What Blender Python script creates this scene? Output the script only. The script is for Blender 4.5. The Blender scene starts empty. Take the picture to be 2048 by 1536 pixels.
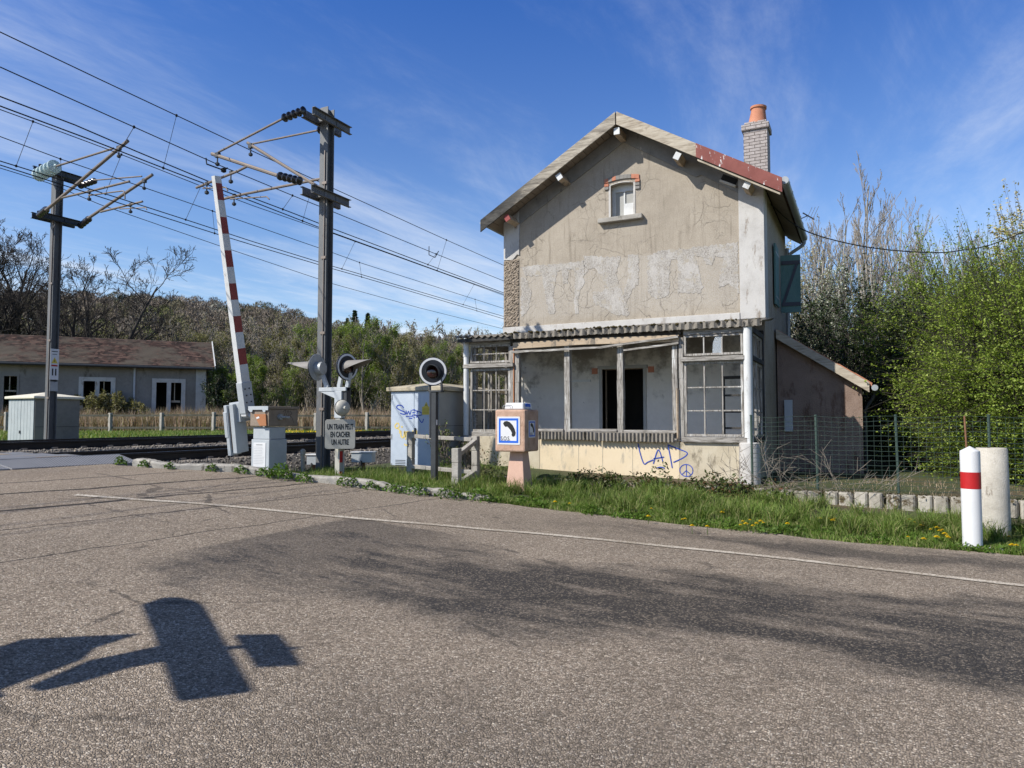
import bpy, math, random
import numpy as np
from mathutils import Vector, Matrix
from mathutils.geometry import tessellate_polygon
C = bpy.context.scene.collection
rnd = random.Random(7)
R = math.radians
# ------------------------------------------------------------------ scene constants
TH = R(26.5); CT, ST = math.cos(TH), math.sin(TH)
EYE = 1.55
SUN = Vector((.75, 1.0, -1.08)).normalized()          # direction the light travels
def cam_xy(u, d):
    """plan position of what stands d metres deep along the view at picture column u (survey notes)"""
    k = (u-1024)/1420.0
    return d*(k*CT-ST), d*(k*ST+CT)
XS = [-80,-25,-19,-17.8,-17.2,-15.4,-13.3,-11.6,-10.9,-9,-7.9,-6.2,-5,-4,-2,0,2,10]
ZS = [.75,.75,.85,1.0,1.05,1.05,.918,.918,.80,.68,.55,.40,.30,.22,.13,.07,.03,0]
def zr(x): return np.interp(x, XS, ZS)
def sstep(a, b, x):
    t = np.clip((x-a)/(b-a), 0, 1); return t*t*(3-2*t)
EX = [-60,-19,-10.9,-10.2,-9.5,-8.8,-7.7,-6.7,-6.0,-5.0,-3.4,-2.0,-.2,1.6,6,40]
EYY = [5.0,6.4,7.45,7.62,7.95,8.3,8.67,8.9,9.05,9.42,9.55,9.5,9.42,9.6,9.9,11]
def edge_y(x): return np.interp(x, EX, EYY)          # road edge on the house side
def G(x, y):
    """ground height"""
    x = np.asarray(x, float); y = np.asarray(y, float)
    base = zr(x)
    hh = np.interp(x, [-30,-19,-18.4,-14,-10.4,-9.5,-8,-7,-5,-2,0,2,6,15,60], [.75,.82,.6,.5,.45,.55,.50,.44,.36,.27,.19,.13,.10,.06,.0])
    e = edge_y(x)
    t = sstep(e, e+2.2, y)
    t = np.where(x < -8.5, sstep(e+.05, e+.5, y), t)
    g = base*(1-t)+hh*t
    g = g + np.interp(x,[-2,0,3],[.12,.18,.22])*sstep(12.15, 12.35, y)*sstep(-8.5, -7.5, x)
    far = sstep(22, 34, y)
    g = g*(1-far)+far*np.interp(x, [-60,-20,0,60], [.75,.72,.5,.3])
    return g
# ------------------------------------------------------------------ materials
def newmat(name):
    m = bpy.data.materials.new(name); m.use_nodes = True
    nt = m.node_tree; nt.nodes.clear()
    out = nt.nodes.new('ShaderNodeOutputMaterial'); b = nt.nodes.new('ShaderNodeBsdfPrincipled')
    nt.links.new(b.outputs[0], out.inputs[0])
    return m, NT(nt), b, out
class NT:
    def __init__(s, nt): s.t = nt
    def n(s, typ, **kw):
        x = s.t.nodes.new(typ)
        for k, v in kw.items(): setattr(x, k, v)
        return x
    def link(s, a, b): s.t.links.new(a, b)
    def setin(s, sock, v):
        if isinstance(v, bpy.types.NodeSocket): s.link(v, sock)
        elif v is not None:
            if isinstance(v, (tuple, list)) and len(v) == 3 and sock.type == 'RGBA': v = (*v, 1)
            sock.default_value = v
    def coord(s, scale=(1,1,1), rot=(0,0,0), loc=(0,0,0), world=False):
        tc = s.n('ShaderNodeNewGeometry').outputs['Position'] if world else s.n('ShaderNodeTexCoord').outputs['Object']
        mp = s.n('ShaderNodeMapping'); s.link(tc, mp.inputs[0])
        mp.inputs['Scale'].default_value = scale; mp.inputs['Rotation'].default_value = rot; mp.inputs['Location'].default_value = loc
        return mp.outputs[0]
    def noise(s, vec, scale, detail=4, rough=.6, dist=0):
        x = s.n('ShaderNodeTexNoise'); s.link(vec, x.inputs['Vector'])
        x.inputs['Scale'].default_value = scale; x.inputs['Detail'].default_value = detail
        x.inputs['Roughness'].default_value = rough; x.inputs['Distortion'].default_value = dist
        return x.outputs['Fac']
    def vor(s, vec, scale, feature='F1', out='Distance', rand=1):
        x = s.n('ShaderNodeTexVoronoi', feature=feature); s.link(vec, x.inputs['Vector'])
        x.inputs['Scale'].default_value = scale; x.inputs['Randomness'].default_value = rand
        return x.outputs[out]
    def ramp(s, fac, stops, interp='LINEAR'):
        x = s.n('ShaderNodeValToRGB'); s.setin(x.inputs[0], fac); cr = x.color_ramp; cr.interpolation = interp
        while len(cr.elements) < len(stops): cr.elements.new(.5)
        for e, (p, c) in zip(cr.elements, stops):
            e.position = p; e.color = (*c, 1) if not isinstance(c, (int, float)) else (c, c, c, 1)
        return x.outputs[0]
    def mix(s, fac, a, b, mode='MIX'):
        x = s.n('ShaderNodeMix', data_type='RGBA', blend_type=mode)
        s.setin(x.inputs[0], fac); s.setin(x.inputs[6], a); s.setin(x.inputs[7], b)
        return x.outputs[2]
    def math(s, op, a, b=None, c=None):
        x = s.n('ShaderNodeMath', operation=op)
        s.setin(x.inputs[0], a); s.setin(x.inputs[1], b)
        if c is not None: s.setin(x.inputs[2], c)
        return x.outputs[0]
    def rng(s, v, a, b, c=0., d=1.):
        x = s.n('ShaderNodeMapRange', interpolation_type='SMOOTHSTEP'); s.setin(x.inputs[0], v)
        for i, q in enumerate((a, b, c, d)): x.inputs[i+1].default_value = q
        return x.outputs[0]
    def bump(s, h, strength=.4, dist=.01, normal=None):
        x = s.n('ShaderNodeBump'); s.setin(x.inputs['Height'], h)
        x.inputs['Strength'].default_value = strength; x.inputs['Distance'].default_value = dist
        if normal is not None: s.link(normal, x.inputs['Normal'])
        return x.outputs[0]
    def sep(s, v):
        x = s.n('ShaderNodeSeparateXYZ'); s.link(v, x.inputs[0]); return x.outputs
def fin(N, b, col, rough=.8, metal=0., bump=None, spec=.3):
    N.setin(b.inputs['Base Color'], col); N.setin(b.inputs['Roughness'], rough); N.setin(b.inputs['Metallic'], metal)
    b.inputs['Specular IOR Level'].default_value = spec
    if bump is not None: N.link(bump, b.inputs['Normal'])
def weathered(name, stops, scale=4, rough=.8, bs=.3, bd=.006, stretch=(1,1,1), metal=0., fine=60, dirt=None, spec=.3, seed=0):
    """two-scale noise colour with a fine grain bump; dirt = (colour, threshold)"""
    m, N, b, o = newmat(name)
    v = N.coord(stretch, loc=(seed, seed*.7, 0)); f1 = N.noise(v, scale, 6, .65); f2 = N.noise(v, fine, 3, .6)
    f = N.math('ADD', N.math('MULTIPLY', f1, .7), N.math('MULTIPLY', f2, .3))
    col = N.ramp(f, [(.3+.4*i/(len(stops)-1), c) for i, c in enumerate(stops)])
    if dirt:
        d = N.noise(N.coord((1,1,.35), loc=(3+seed, 1, 5)), scale*1.7, 8, .7)
        col = N.mix(N.rng(d, dirt[1], dirt[1]+.12), col, dirt[0])
    h = N.math('ADD', N.math('MULTIPLY', f1, .5), f2)
    fin(N, b, col, rough, metal, N.bump(h, bs, bd), spec)
    return m
M = {}
M['white_paint'] = weathered('white_paint', [(.44,.45,.45),(.58,.59,.58),(.66,.66,.65)], 3, .55, .15, dirt=((.26,.23,.19), .60))
M['white_plaster'] = weathered('white_plaster', [(.36,.345,.32),(.49,.475,.45),(.55,.54,.51)], 2.5, .9, .6, .012, dirt=((.24,.20,.16), .55))
M['bollard_white'] = weathered('bollard_white', [(.58,.59,.59),(.67,.67,.67)], 3, .45, .08, dirt=((.42,.39,.34), .585))
M['red_paint'] = weathered('red_paint', [(.34,.012,.014),(.46,.02,.022)], 5, .45, .1)
M['dark_red'] = weathered('dark_red', [(.20,.035,.03),(.28,.05,.045)], 5, .5, .1)
M['galv'] = weathered('galvanised_steel', [(.22,.24,.25),(.34,.36,.37),(.42,.44,.45)], 6, .5, .2, .003, metal=.35, dirt=((.12,.10,.085), .6))
M['mast_steel'] = weathered('mast_steel', [(.065,.07,.075),(.13,.135,.138),(.19,.19,.188)], 2.2, .6, .2, .003, stretch=(1,1,.3), metal=.15, dirt=((.06,.045,.035), .58))
M['dark_steel'] = weathered('dark_steel', [(.025,.028,.032),(.055,.06,.066)], 6, .5, .15)
M['rust'] = weathered('rusty_steel', [(.10,.045,.025),(.20,.10,.055),(.27,.15,.09)], 5, .75, .4)
M['brown_box'] = weathered('brown_box', [(.15,.115,.085),(.24,.19,.145),(.31,.25,.20)], 4, .7, .3, dirt=((.27,.11,.05), .6))
M['orange_rust'] = weathered('orange_rust', [(.30,.12,.05),(.38,.17,.08)], 4, .7, .3)
M['rail_side'] = weathered('rail_side', [(.018,.015,.013),(.035,.028,.023)], 5, .7, .3)
M['rail_top'] = weathered('rail_top', [(.45,.46,.48),(.6,.61,.63)], 5, .22, .05, metal=1.)
M['wire'] = weathered('wire_copper', [(.012,.012,.012),(.022,.021,.02)], 4, .6, .1)
M['insulator'] = weathered('brown_insulator', [(.010,.010,.013),(.02,.018,.02)], 4, .22, .05, spec=.6)
M['tube_alu'] = weathered('cantilever_tube', [(.17,.14,.115),(.26,.22,.19)], 5, .5, .1, metal=.3)
M['concrete'] = weathered('old_concrete', [(.22,.21,.185),(.33,.31,.275),(.42,.40,.36)], 5, .95, .7, .012, dirt=((.11,.10,.085), .58))
M['fence_rail'] = weathered('mossy_fence_rail', [(.06,.055,.04),(.13,.12,.09),(.22,.21,.18)], 4, .95, .7, .012)
M['hood_grey'] = weathered('hood_grey', [(.17,.16,.15),(.26,.245,.23)], 4, .6, .1)
M['pale_concrete'] = weathered('pale_concrete', [(.42,.40,.36),(.55,.53,.48),(.62,.60,.55)], 4, .9, .4, .008, dirt=((.22,.19,.15), .63))
M['kerb'] = weathered('kerb_concrete', [(.24,.225,.195),(.36,.34,.30),(.45,.43,.38)], 6, .95, .8, .014, dirt=((.11,.095,.075), .52))
M['roof_edge_concrete'] = weathered('mossy_concrete', [(.30,.26,.18),(.42,.37,.27),(.5,.45,.34)], 5, .95, .5, .01, dirt=((.15,.11,.05), .56))
M['aged_pipe'] = weathered('aged_pipe', [(.34,.31,.26),(.46,.43,.37),(.54,.51,.45)], 4, .95, .6, .01, dirt=((.17,.14,.11), .56))
M['cream_lid'] = weathered('cream_lid', [(.58,.54,.43),(.70,.66,.55)], 5, .8, .3, dirt=((.36,.31,.22), .62))
M['blue_steel'] = weathered('blue_grey_steel', [(.33,.39,.46),(.42,.48,.55),(.48,.54,.60)], 2.5, .5, .1, dirt=((.32,.30,.27), .66))
M['grey_panel'] = weathered('grey_panel', [(.30,.30,.28),(.38,.38,.36)], 3, .7, .2, dirt=((.16,.15,.13), .62))
M['barrier_grey'] = weathered('barrier_grey', [(.34,.37,.39),(.46,.49,.51)], 4, .5, .1, dirt=((.25,.18,.12), .66))
M['cabinet_plank'] = weathered('pale_cabinet', [(.30,.335,.345),(.40,.43,.435)], 3, .7, .2, dirt=((.22,.20,.17), .60))
M['pink_concrete'] = weathered('pink_gravel_concrete', [(.30,.18,.12),(.50,.33,.24),(.58,.40,.30)], 7, .95, 1., .012, fine=110, dirt=((.16,.10,.07), .58))
M['pink_smooth'] = weathered('pink_smooth_concrete', [(.50,.32,.245),(.60,.40,.31)], 5, .9, .3, fine=80)
M['sign_white'] = weathered('sign_white', [(.58,.59,.60),(.66,.66,.66)], 5, .4, .03)
M['sign_cream'] = weathered('sign_cream', [(.37,.355,.31),(.46,.445,.395)], 4, .5, .05, dirt=((.27,.235,.18), .60))
M['blue_ink'] = weathered('sign_blue', [(.012,.10,.52),(.02,.13,.60)], 4, .4, .02)
M['black_ink'] = weathered('black_ink', [(.012,.012,.012),(.02,.02,.02)], 4, .5, .02)
M['grey_ink'] = weathered('faded_ink', [(.30,.31,.31),(.42,.42,.42)], 20, .6, .02)
M['spray_blue'] = weathered('spray_blue', [(.02,.05,.30),(.04,.09,.42)], 6, .6, .02)
M['spray_yellow'] = weathered('spray_yellow', [(.55,.42,.10),(.68,.55,.22)], 6, .6, .02)
M['warning_yellow'] = weathered('warning_yellow', [(.55,.42,.05),(.66,.52,.10)], 6, .5, .02)
M['disc_black'] = weathered('disc_black', [(.010,.011,.014),(.022,.024,.03)], 4, .45, .05)
M['lens'] = weathered('dark_lens', [(.02,.004,.004),(.04,.008,.008)], 4, .1, .02, spec=.8)
M['teal'] = weathered('teal_shutter', [(.06,.125,.12),(.105,.20,.19),(.15,.24,.235)], 3, .7, .3, stretch=(1,1,.3), dirt=((.12,.10,.09), .62))
M['teal_bar'] = weathered('shutter_bar', [(.055,.06,.075),(.09,.09,.11)], 4, .7, .2)
M['pale_wood'] = weathered('pale_wood', [(.24,.20,.145),(.40,.35,.27),(.50,.45,.36)], 3, .85, .4, stretch=(1,1,1), dirt=((.17,.14,.11), .56))
M['raw_wood'] = weathered('raw_wood', [(.26,.19,.13),(.40,.31,.215),(.50,.42,.32)], 3, .8, .4, stretch=(.3,1,3), dirt=((.17,.145,.115), .50))
M['soffit'] = weathered('soffit_planks', [(.20,.16,.125),(.30,.25,.20)], 3, .9, .3)
M['terracotta'] = weathered('terracotta', [(.34,.13,.07),(.46,.20,.12),(.52,.25,.16)], 4, .85, .3, dirt=((.14,.10,.08), .62))
M['red_brick'] = weathered('red_brick', [(.40,.15,.09),(.52,.24,.16)], 6, .9, .5, dirt=((.30,.27,.23), .60))
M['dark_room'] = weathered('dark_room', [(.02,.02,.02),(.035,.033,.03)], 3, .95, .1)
M['pvc'] = weathered('grey_pvc', [(.40,.42,.44),(.5,.52,.54)], 3, .5, .05)
M['zinc'] = weathered('zinc', [(.26,.28,.29),(.38,.40,.41)], 4, .5, .1, metal=.4)
M['rubble'] = weathered('exposed_rubble', [(.15,.12,.09),(.30,.25,.195),(.42,.35,.28)], 9, 1., 1., .05, fine=24)
M['corrugated'] = weathered('fibre_cement', [(.13,.115,.095),(.22,.20,.17),(.30,.275,.24)], 5, .95, .7, .012, dirt=((.045,.038,.025), .55))
M['moss'] = weathered('moss', [(.03,.028,.012),(.075,.06,.025),(.11,.085,.04)], 12, 1., 1., .02)
M['cream_panel'] = weathered('cream_panel', [(.54,.44,.29),(.64,.53,.365),(.68,.575,.41)], 1.4, .8, .2, dirt=((.36,.32,.25), .525))
M['stained_base'] = weathered('stained_base', [(.32,.27,.19),(.48,.42,.31),(.56,.51,.40)], 2.2, .9, .4, dirt=((.21,.18,.13), .54))
M['lean_wall'] = weathered('brown_render', [(.17,.12,.095),(.24,.175,.14),(.30,.225,.185)], 1.6, .95, .9, .012, fine=40, dirt=((.13,.08,.058), .54))
M['shed_wall'] = weathered('grey_render', [(.16,.15,.135),(.22,.205,.185),(.27,.255,.23)], .6, .95, .5, fine=8, dirt=((.10,.09,.075), .56))
M['litter'] = weathered('litter_paper', [(.7,.72,.74),(.8,.8,.8)], 9, .6, .2)
M['green_post'] = weathered('green_post', [(.03,.055,.045),(.06,.09,.075)], 4, .6, .1)
M['clear_glass'] = newmat('window_glass')[0]
def glass_mat():
    m = M['clear_glass']; b = [n for n in m.node_tree.nodes if n.type == 'BSDF_PRINCIPLED'][0]
    N = NT(m.node_tree); f = N.noise(N.coord(), 5, 4)
    b.inputs['Base Color'].default_value = (.85,.9,.95,1); b.inputs['Transmission Weight'].default_value = .75
    N.link(N.ramp(f, [(.3,.05),(.7,.25)]), b.inputs['Roughness']); b.inputs['IOR'].default_value = 1.45
glass_mat()
m, N, b, o = newmat('glass_insulator'); M['glass_ins'] = m
fin(N, b, N.ramp(N.noise(N.coord(), 30, 3), [(.35,(.35,.5,.5)),(.65,(.8,.92,.9))]), .12, 0, None, .8)
b.inputs['Transmission Weight'].default_value = .35
# peeled grey wood with grain along an axis
def old_wood(name, axis, paint=.5):
    m, N, b, o = newmat(name)
    sc = {'x': (1.2,14,14), 'y': (14,1.2,14), 'z': (14,14,1.2)}[axis]
    v = N.coord(sc); g = N.noise(v, 3.2, 7, .7, .6); f = N.noise(N.coord(), 70, 2)
    col = N.ramp(g, [(.30,(.05,.045,.04)),(.42,(.17,.155,.135)),(.55,(.34,.32,.29)),(.75,(.50,.48,.45))])
    p = N.noise(N.coord(tuple(x*.22 for x in sc), loc=(4,2,9)), 3, 6, .7)
    col = N.mix(N.rng(p, paint, paint+.1), col, (.60,.60,.58))
    fin(N, b, col, .9, 0, N.bump(N.math('ADD', g, N.math('MULTIPLY', f, .3)), .7, .008))
    return m
M['wood_x'] = old_wood('grey_wood_along', 'x', .62); M['wood_z'] = old_wood('grey_wood_upright', 'z', .57); M['wood_y'] = old_wood('grey_wood_deep', 'y', .65)
M['wood_dark'] = weathered('dark_wood', [(.02,.02,.022),(.05,.048,.045),(.10,.09,.08)], 4, .9, .4, stretch=(1,1,.4))
def barge_wood():
    m, N, b, o = newmat('bargeboard_wood')
    v = N.coord((1.2,9,9), rot=(0, R(-30.5)*-1 if False else R(-30.5), 0)); g = N.noise(v, 2.4, 7, .7, .7)
    col = N.ramp(g, [(.3,(.08,.07,.055)),(.45,(.25,.22,.18)),(.6,(.42,.38,.31)),(.8,(.54,.49,.41))])
    x = N.sep(N.coord())[0]
    d = N.noise(N.coord((1,4,4)), 2.2, 7, .7)
    low = N.rng(N.math('ADD', N.math('MULTIPLY', x, -.42), N.math('MULTIPLY', d, 1.2)), 1.25, 1.75)   # black rot and lichen on the low left end
    col = N.mix(low, col, N.ramp(d, [(.4,(.02,.02,.02)),(.65,(.10,.095,.085))]))
    fin(N, b, col, .9, 0, N.bump(g, .7, .01)); return m
M['barge'] = barge_wood()
def slope_wood():   # bleached plank
    m, N, b, o = newmat('pale_slope_wood')
    v = N.coord((1.,9,9), rot=(0, R(30.5), 0)); g = N.noise(v, 2.2, 7, .7, .7); d = N.noise(N.coord(), 3, 5)
    col = N.ramp(g, [(.3,(.16,.13,.10)),(.45,(.36,.31,.24)),(.6,(.48,.43,.345)),(.8,(.56,.51,.42))])
    col = N.mix(N.rng(d, .56, .7), col, (.30,.255,.195))
    fin(N, b, col, .9, 0, N.bump(g, .6, .008)); return m
M['slope_wood'] = slope_wood()
def peeled_metal():
    m, N, b, o = newmat('peeling_red_sheet')
    p = N.noise(N.coord((7,7,2.2), rot=(0, R(30), 0)), 2.0, 7, .65); f = N.noise(N.coord(), 3, 3)
    col = N.ramp(f, [(.3,(.17,.045,.035)),(.7,(.24,.075,.06))])
    col = N.mix(N.rng(p, .60, .63), col, (.62,.62,.60))
    fin(N, b, col, .6, 0, N.bump(p, .2, .004)); return m
M['red_sheet'] = peeled_metal()
# facade plaster: beige, vertical rain streaks, dark hairline cracks
def facade():
    m, N, b, o = newmat('facade_plaster')
    v = N.coord(); big = N.noise(v, .8, 5, .6); mid = N.noise(v, 5, 6, .7); fine = N.noise(v, 60, 4, .75)
    streak = N.noise(N.coord((6,6,.45)), 1.6, 6, .65)
    f = N.math('ADD', N.math('MULTIPLY', big, .45), N.math('ADD', N.math('MULTIPLY', mid, .3), N.math('MULTIPLY', streak, .25)))
    col = N.ramp(f, [(.36,(.235,.205,.165)),(.5,(.345,.305,.25)),(.64,(.43,.385,.32))])
    col = N.mix(N.math('MULTIPLY', N.rng(streak, .50, .68), .75), col, (.16,.135,.105))
    col = N.mix(.34, col, N.ramp(fine, [(.32,(.10,.085,.065)),(.5,(.36,.31,.245)),(.68,(.64,.58,.48))]))
    w = N.n('ShaderNodeMix', data_type='VECTOR'); w.inputs[0].default_value = .35
    nz = N.n('ShaderNodeTexNoise'); N.link(v, nz.inputs['Vector']); nz.inputs['Scale'].default_value = 2.2; nz.inputs['Detail'].default_value = 5
    N.link(v, w.inputs[4]); N.link(nz.outputs['Color'], w.inputs[5])
    xx, yy, zz = N.sep(v); nb = N.math('MULTIPLY', N.math('SUBTRACT', mid, .5), .45)
    band = N.math('MULTIPLY', N.math('MULTIPLY', N.rng(N.math('ADD', xx, nb), -2.62, -2.45), N.rng(N.math('ADD', xx, N.math('MULTIPLY', nb, .3)), 2.44, 2.38)), N.math('MULTIPLY', N.rng(N.math('ADD', zz, nb), 3.30, 3.62), N.rng(N.math('ADD', zz, N.math('MULTIPLY', nb, .35)), 4.74, 4.66)))
    col = N.mix(N.math('MULTIPLY', band, N.rng(N.noise(v, 38, 4, .75), .42, .58, .08, .42)), col, (.45,.43,.40))
    e = N.vor(w.outputs[1], 2.3, 'DISTANCE_TO_EDGE'); e2 = N.vor(w.outputs[1], 5.2, 'DISTANCE_TO_EDGE')
    msk = N.rng(N.noise(N.coord(loc=(7,3,1)), 1.1, 4), .46, .60)
    crack = N.math('MAXIMUM', N.rng(e, .012, .003), N.math('MULTIPLY', N.rng(e2, .010, .003), .7))
    crack = N.math('MULTIPLY', crack, msk)
    col = N.mix(N.math('MULTIPLY', crack, .40), col, (.09,.08,.065))
    h = N.math('SUBTRACT', N.math('ADD', N.math('MULTIPLY', mid, .6), N.math('MULTIPLY', fine, .5)), N.math('MULTIPLY', crack, 1.))
    ln = N.rng(N.noise(N.coord((1,1,1), loc=(9,2,4)), 11, 6, .75), .60, .70)
    col = N.mix(N.math('MULTIPLY', ln, .45), col, (.50,.465,.405))
    fin(N, b, col, .95, 0, N.bump(h, .6, .014), .15); return m
M['facade'] = facade()
M['frieze'] = weathered('grey_frieze', [(.15,.145,.135),(.23,.22,.205),(.29,.28,.26)], 2.5, .95, .4, dirt=((.07,.065,.06), .58))
def paint_ghost():
    m, N, b, o = newmat('old_sign_paint')
    v = N.coord(); f = N.noise(v, 55, 4, .75); s = N.noise(N.coord((1,1,.5)), 4, 6, .7)
    col = N.ramp(f, [(.36,(.17,.155,.145)),(.47,(.33,.305,.27)),(.6,(.46,.435,.395))])
    col = N.mix(N.math('MULTIPLY', N.rng(s, .44, .64), .8), col, N.mix(f, (.40,.38,.355), (.54,.52,.49)))
    col = N.mix(N.rng(N.noise(N.coord(loc=(1,8,3)), 5, 7, .75), .54, .60), col, (.37,.335,.28))
    fin(N, b, col, .95, 0, N.bump(f, .9, .01), .1); return m
M['paint_ghost'] = paint_ghost()
def inner_plaster():
    m, N, b, o = newmat('stained_plaster')
    v = N.coord(); z = N.sep(v)[2]; n1 = N.noise(v, 1.6, 7, .7); n2 = N.noise(N.coord(loc=(5,1,2)), 5.5, 7, .72)
    col = N.ramp(n1, [(.3,(.58,.55,.50)),(.7,(.74,.71,.65))])
    upper_dark = N.rng(N.math('ADD', n1, N.math('MULTIPLY', z, .20)), .88, 1.08)  # darkens towards the top, broken up by noise
    col = N.mix(N.math('MULTIPLY', upper_dark, .8), col, (.16,.145,.125))
    col = N.mix(N.rng(n2, .665, .70), col, (.22,.205,.18))
    fin(N, b, col, .9, 0, N.bump(n2, .4, .01)); return m
M['inner_plaster'] = inner_plaster()
def brick(name, c1, c2, mortar, scale, w=.5, h=.25, bump=.6):
    m, N, b, o = newmat(name)
    x, y, z = N.sep(N.coord()); cb = N.n('ShaderNodeCombineXYZ')
    N.link(N.math('ADD', x, y), cb.inputs[0]); N.link(z, cb.inputs[1])
    t = N.n('ShaderNodeTexBrick'); N.link(cb.outputs[0], t.inputs[0]); t.inputs['Scale'].default_value = scale
    for k, c in (('Color1', c1), ('Color2', c2), ('Mortar', mortar)): t.inputs[k].default_value = (*c, 1)
    t.inputs['Mortar Size'].default_value = .007; t.inputs['Brick Width'].default_value = w; t.inputs['Row Height'].default_value = h
    n = N.noise(N.coord(), 14, 6, .7)
    col = N.mix(.5, t.outputs[0], N.ramp(n, [(.3,tuple(.55*q for q in c1)),(.7,tuple(min(1, 1.25*q) for q in c2))]))
    col = N.mix(t.outputs[1], col, mortar)
    fin(N, b, col, .9, 0, N.bump(N.math('SUBTRACT', n, t.outputs[1]), bump, .012)); return m
M['chimney_brick'] = brick('painted_brick', (.34,.30,.28), (.43,.39,.37), (.12,.10,.09), 1.0, .24, .075)
def tiles():
    m, N, b, o = newmat('old_roof_tiles')
    v = N.coord(); n1 = N.noise(v, .55, 6, .7); n2 = N.noise(v, 9, 4, .7)
    wv = N.vor(N.coord((2.2,2.2,3.3)), 1.9, 'F1', 'Color'); sp = N.n('ShaderNodeSeparateColor'); N.link(wv, sp.inputs[0])
    col = N.ramp(N.math('ADD', N.math('MULTIPLY', sp.outputs[0], .6), N.math('MULTIPLY', n2, .4)), [(.2,(.018,.012,.010)),(.5,(.066,.034,.026)),(.85,(.20,.12,.09))])
    zz = N.math('FRACT', N.math('MULTIPLY', N.sep(v)[2], 10.9)); col = N.mix(N.rng(zz, .30, .02), col, (.02,.014,.012))
    col = N.mix(N.rng(n1, .42, .60), col, (.105,.086,.066))
    fin(N, b, col, .9, 0, N.bump(n2, .6, .03)); return m
M['tiles'] = tiles()
def blockmat():
    m, N, b, o = newmat('old_block'); i = N.n('ShaderNodeNewGeometry').outputs['Random Per Island']; v = N.coord(); n1 = N.noise(v, 9, 6, .7); n2 = N.noise(v, 60, 3, .7)
    col = N.mix(.5, N.ramp(i, [(0,(.22,.20,.165)),(.5,(.36,.33,.275)),(1,(.48,.45,.385))]), N.ramp(n1, [(.3,(.16,.14,.11)),(.5,(.38,.35,.29)),(.7,(.52,.48,.41))]))
    col = N.mix(N.rng(N.noise(N.coord(loc=(4,4,4)), 6, 7, .7), .54, .62), col, (.10,.075,.042))
    fin(N, b, col, .95, 0, N.bump(N.math('ADD', n1, n2), .7, .012)); return m
M['block'] = blockmat()
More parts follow.
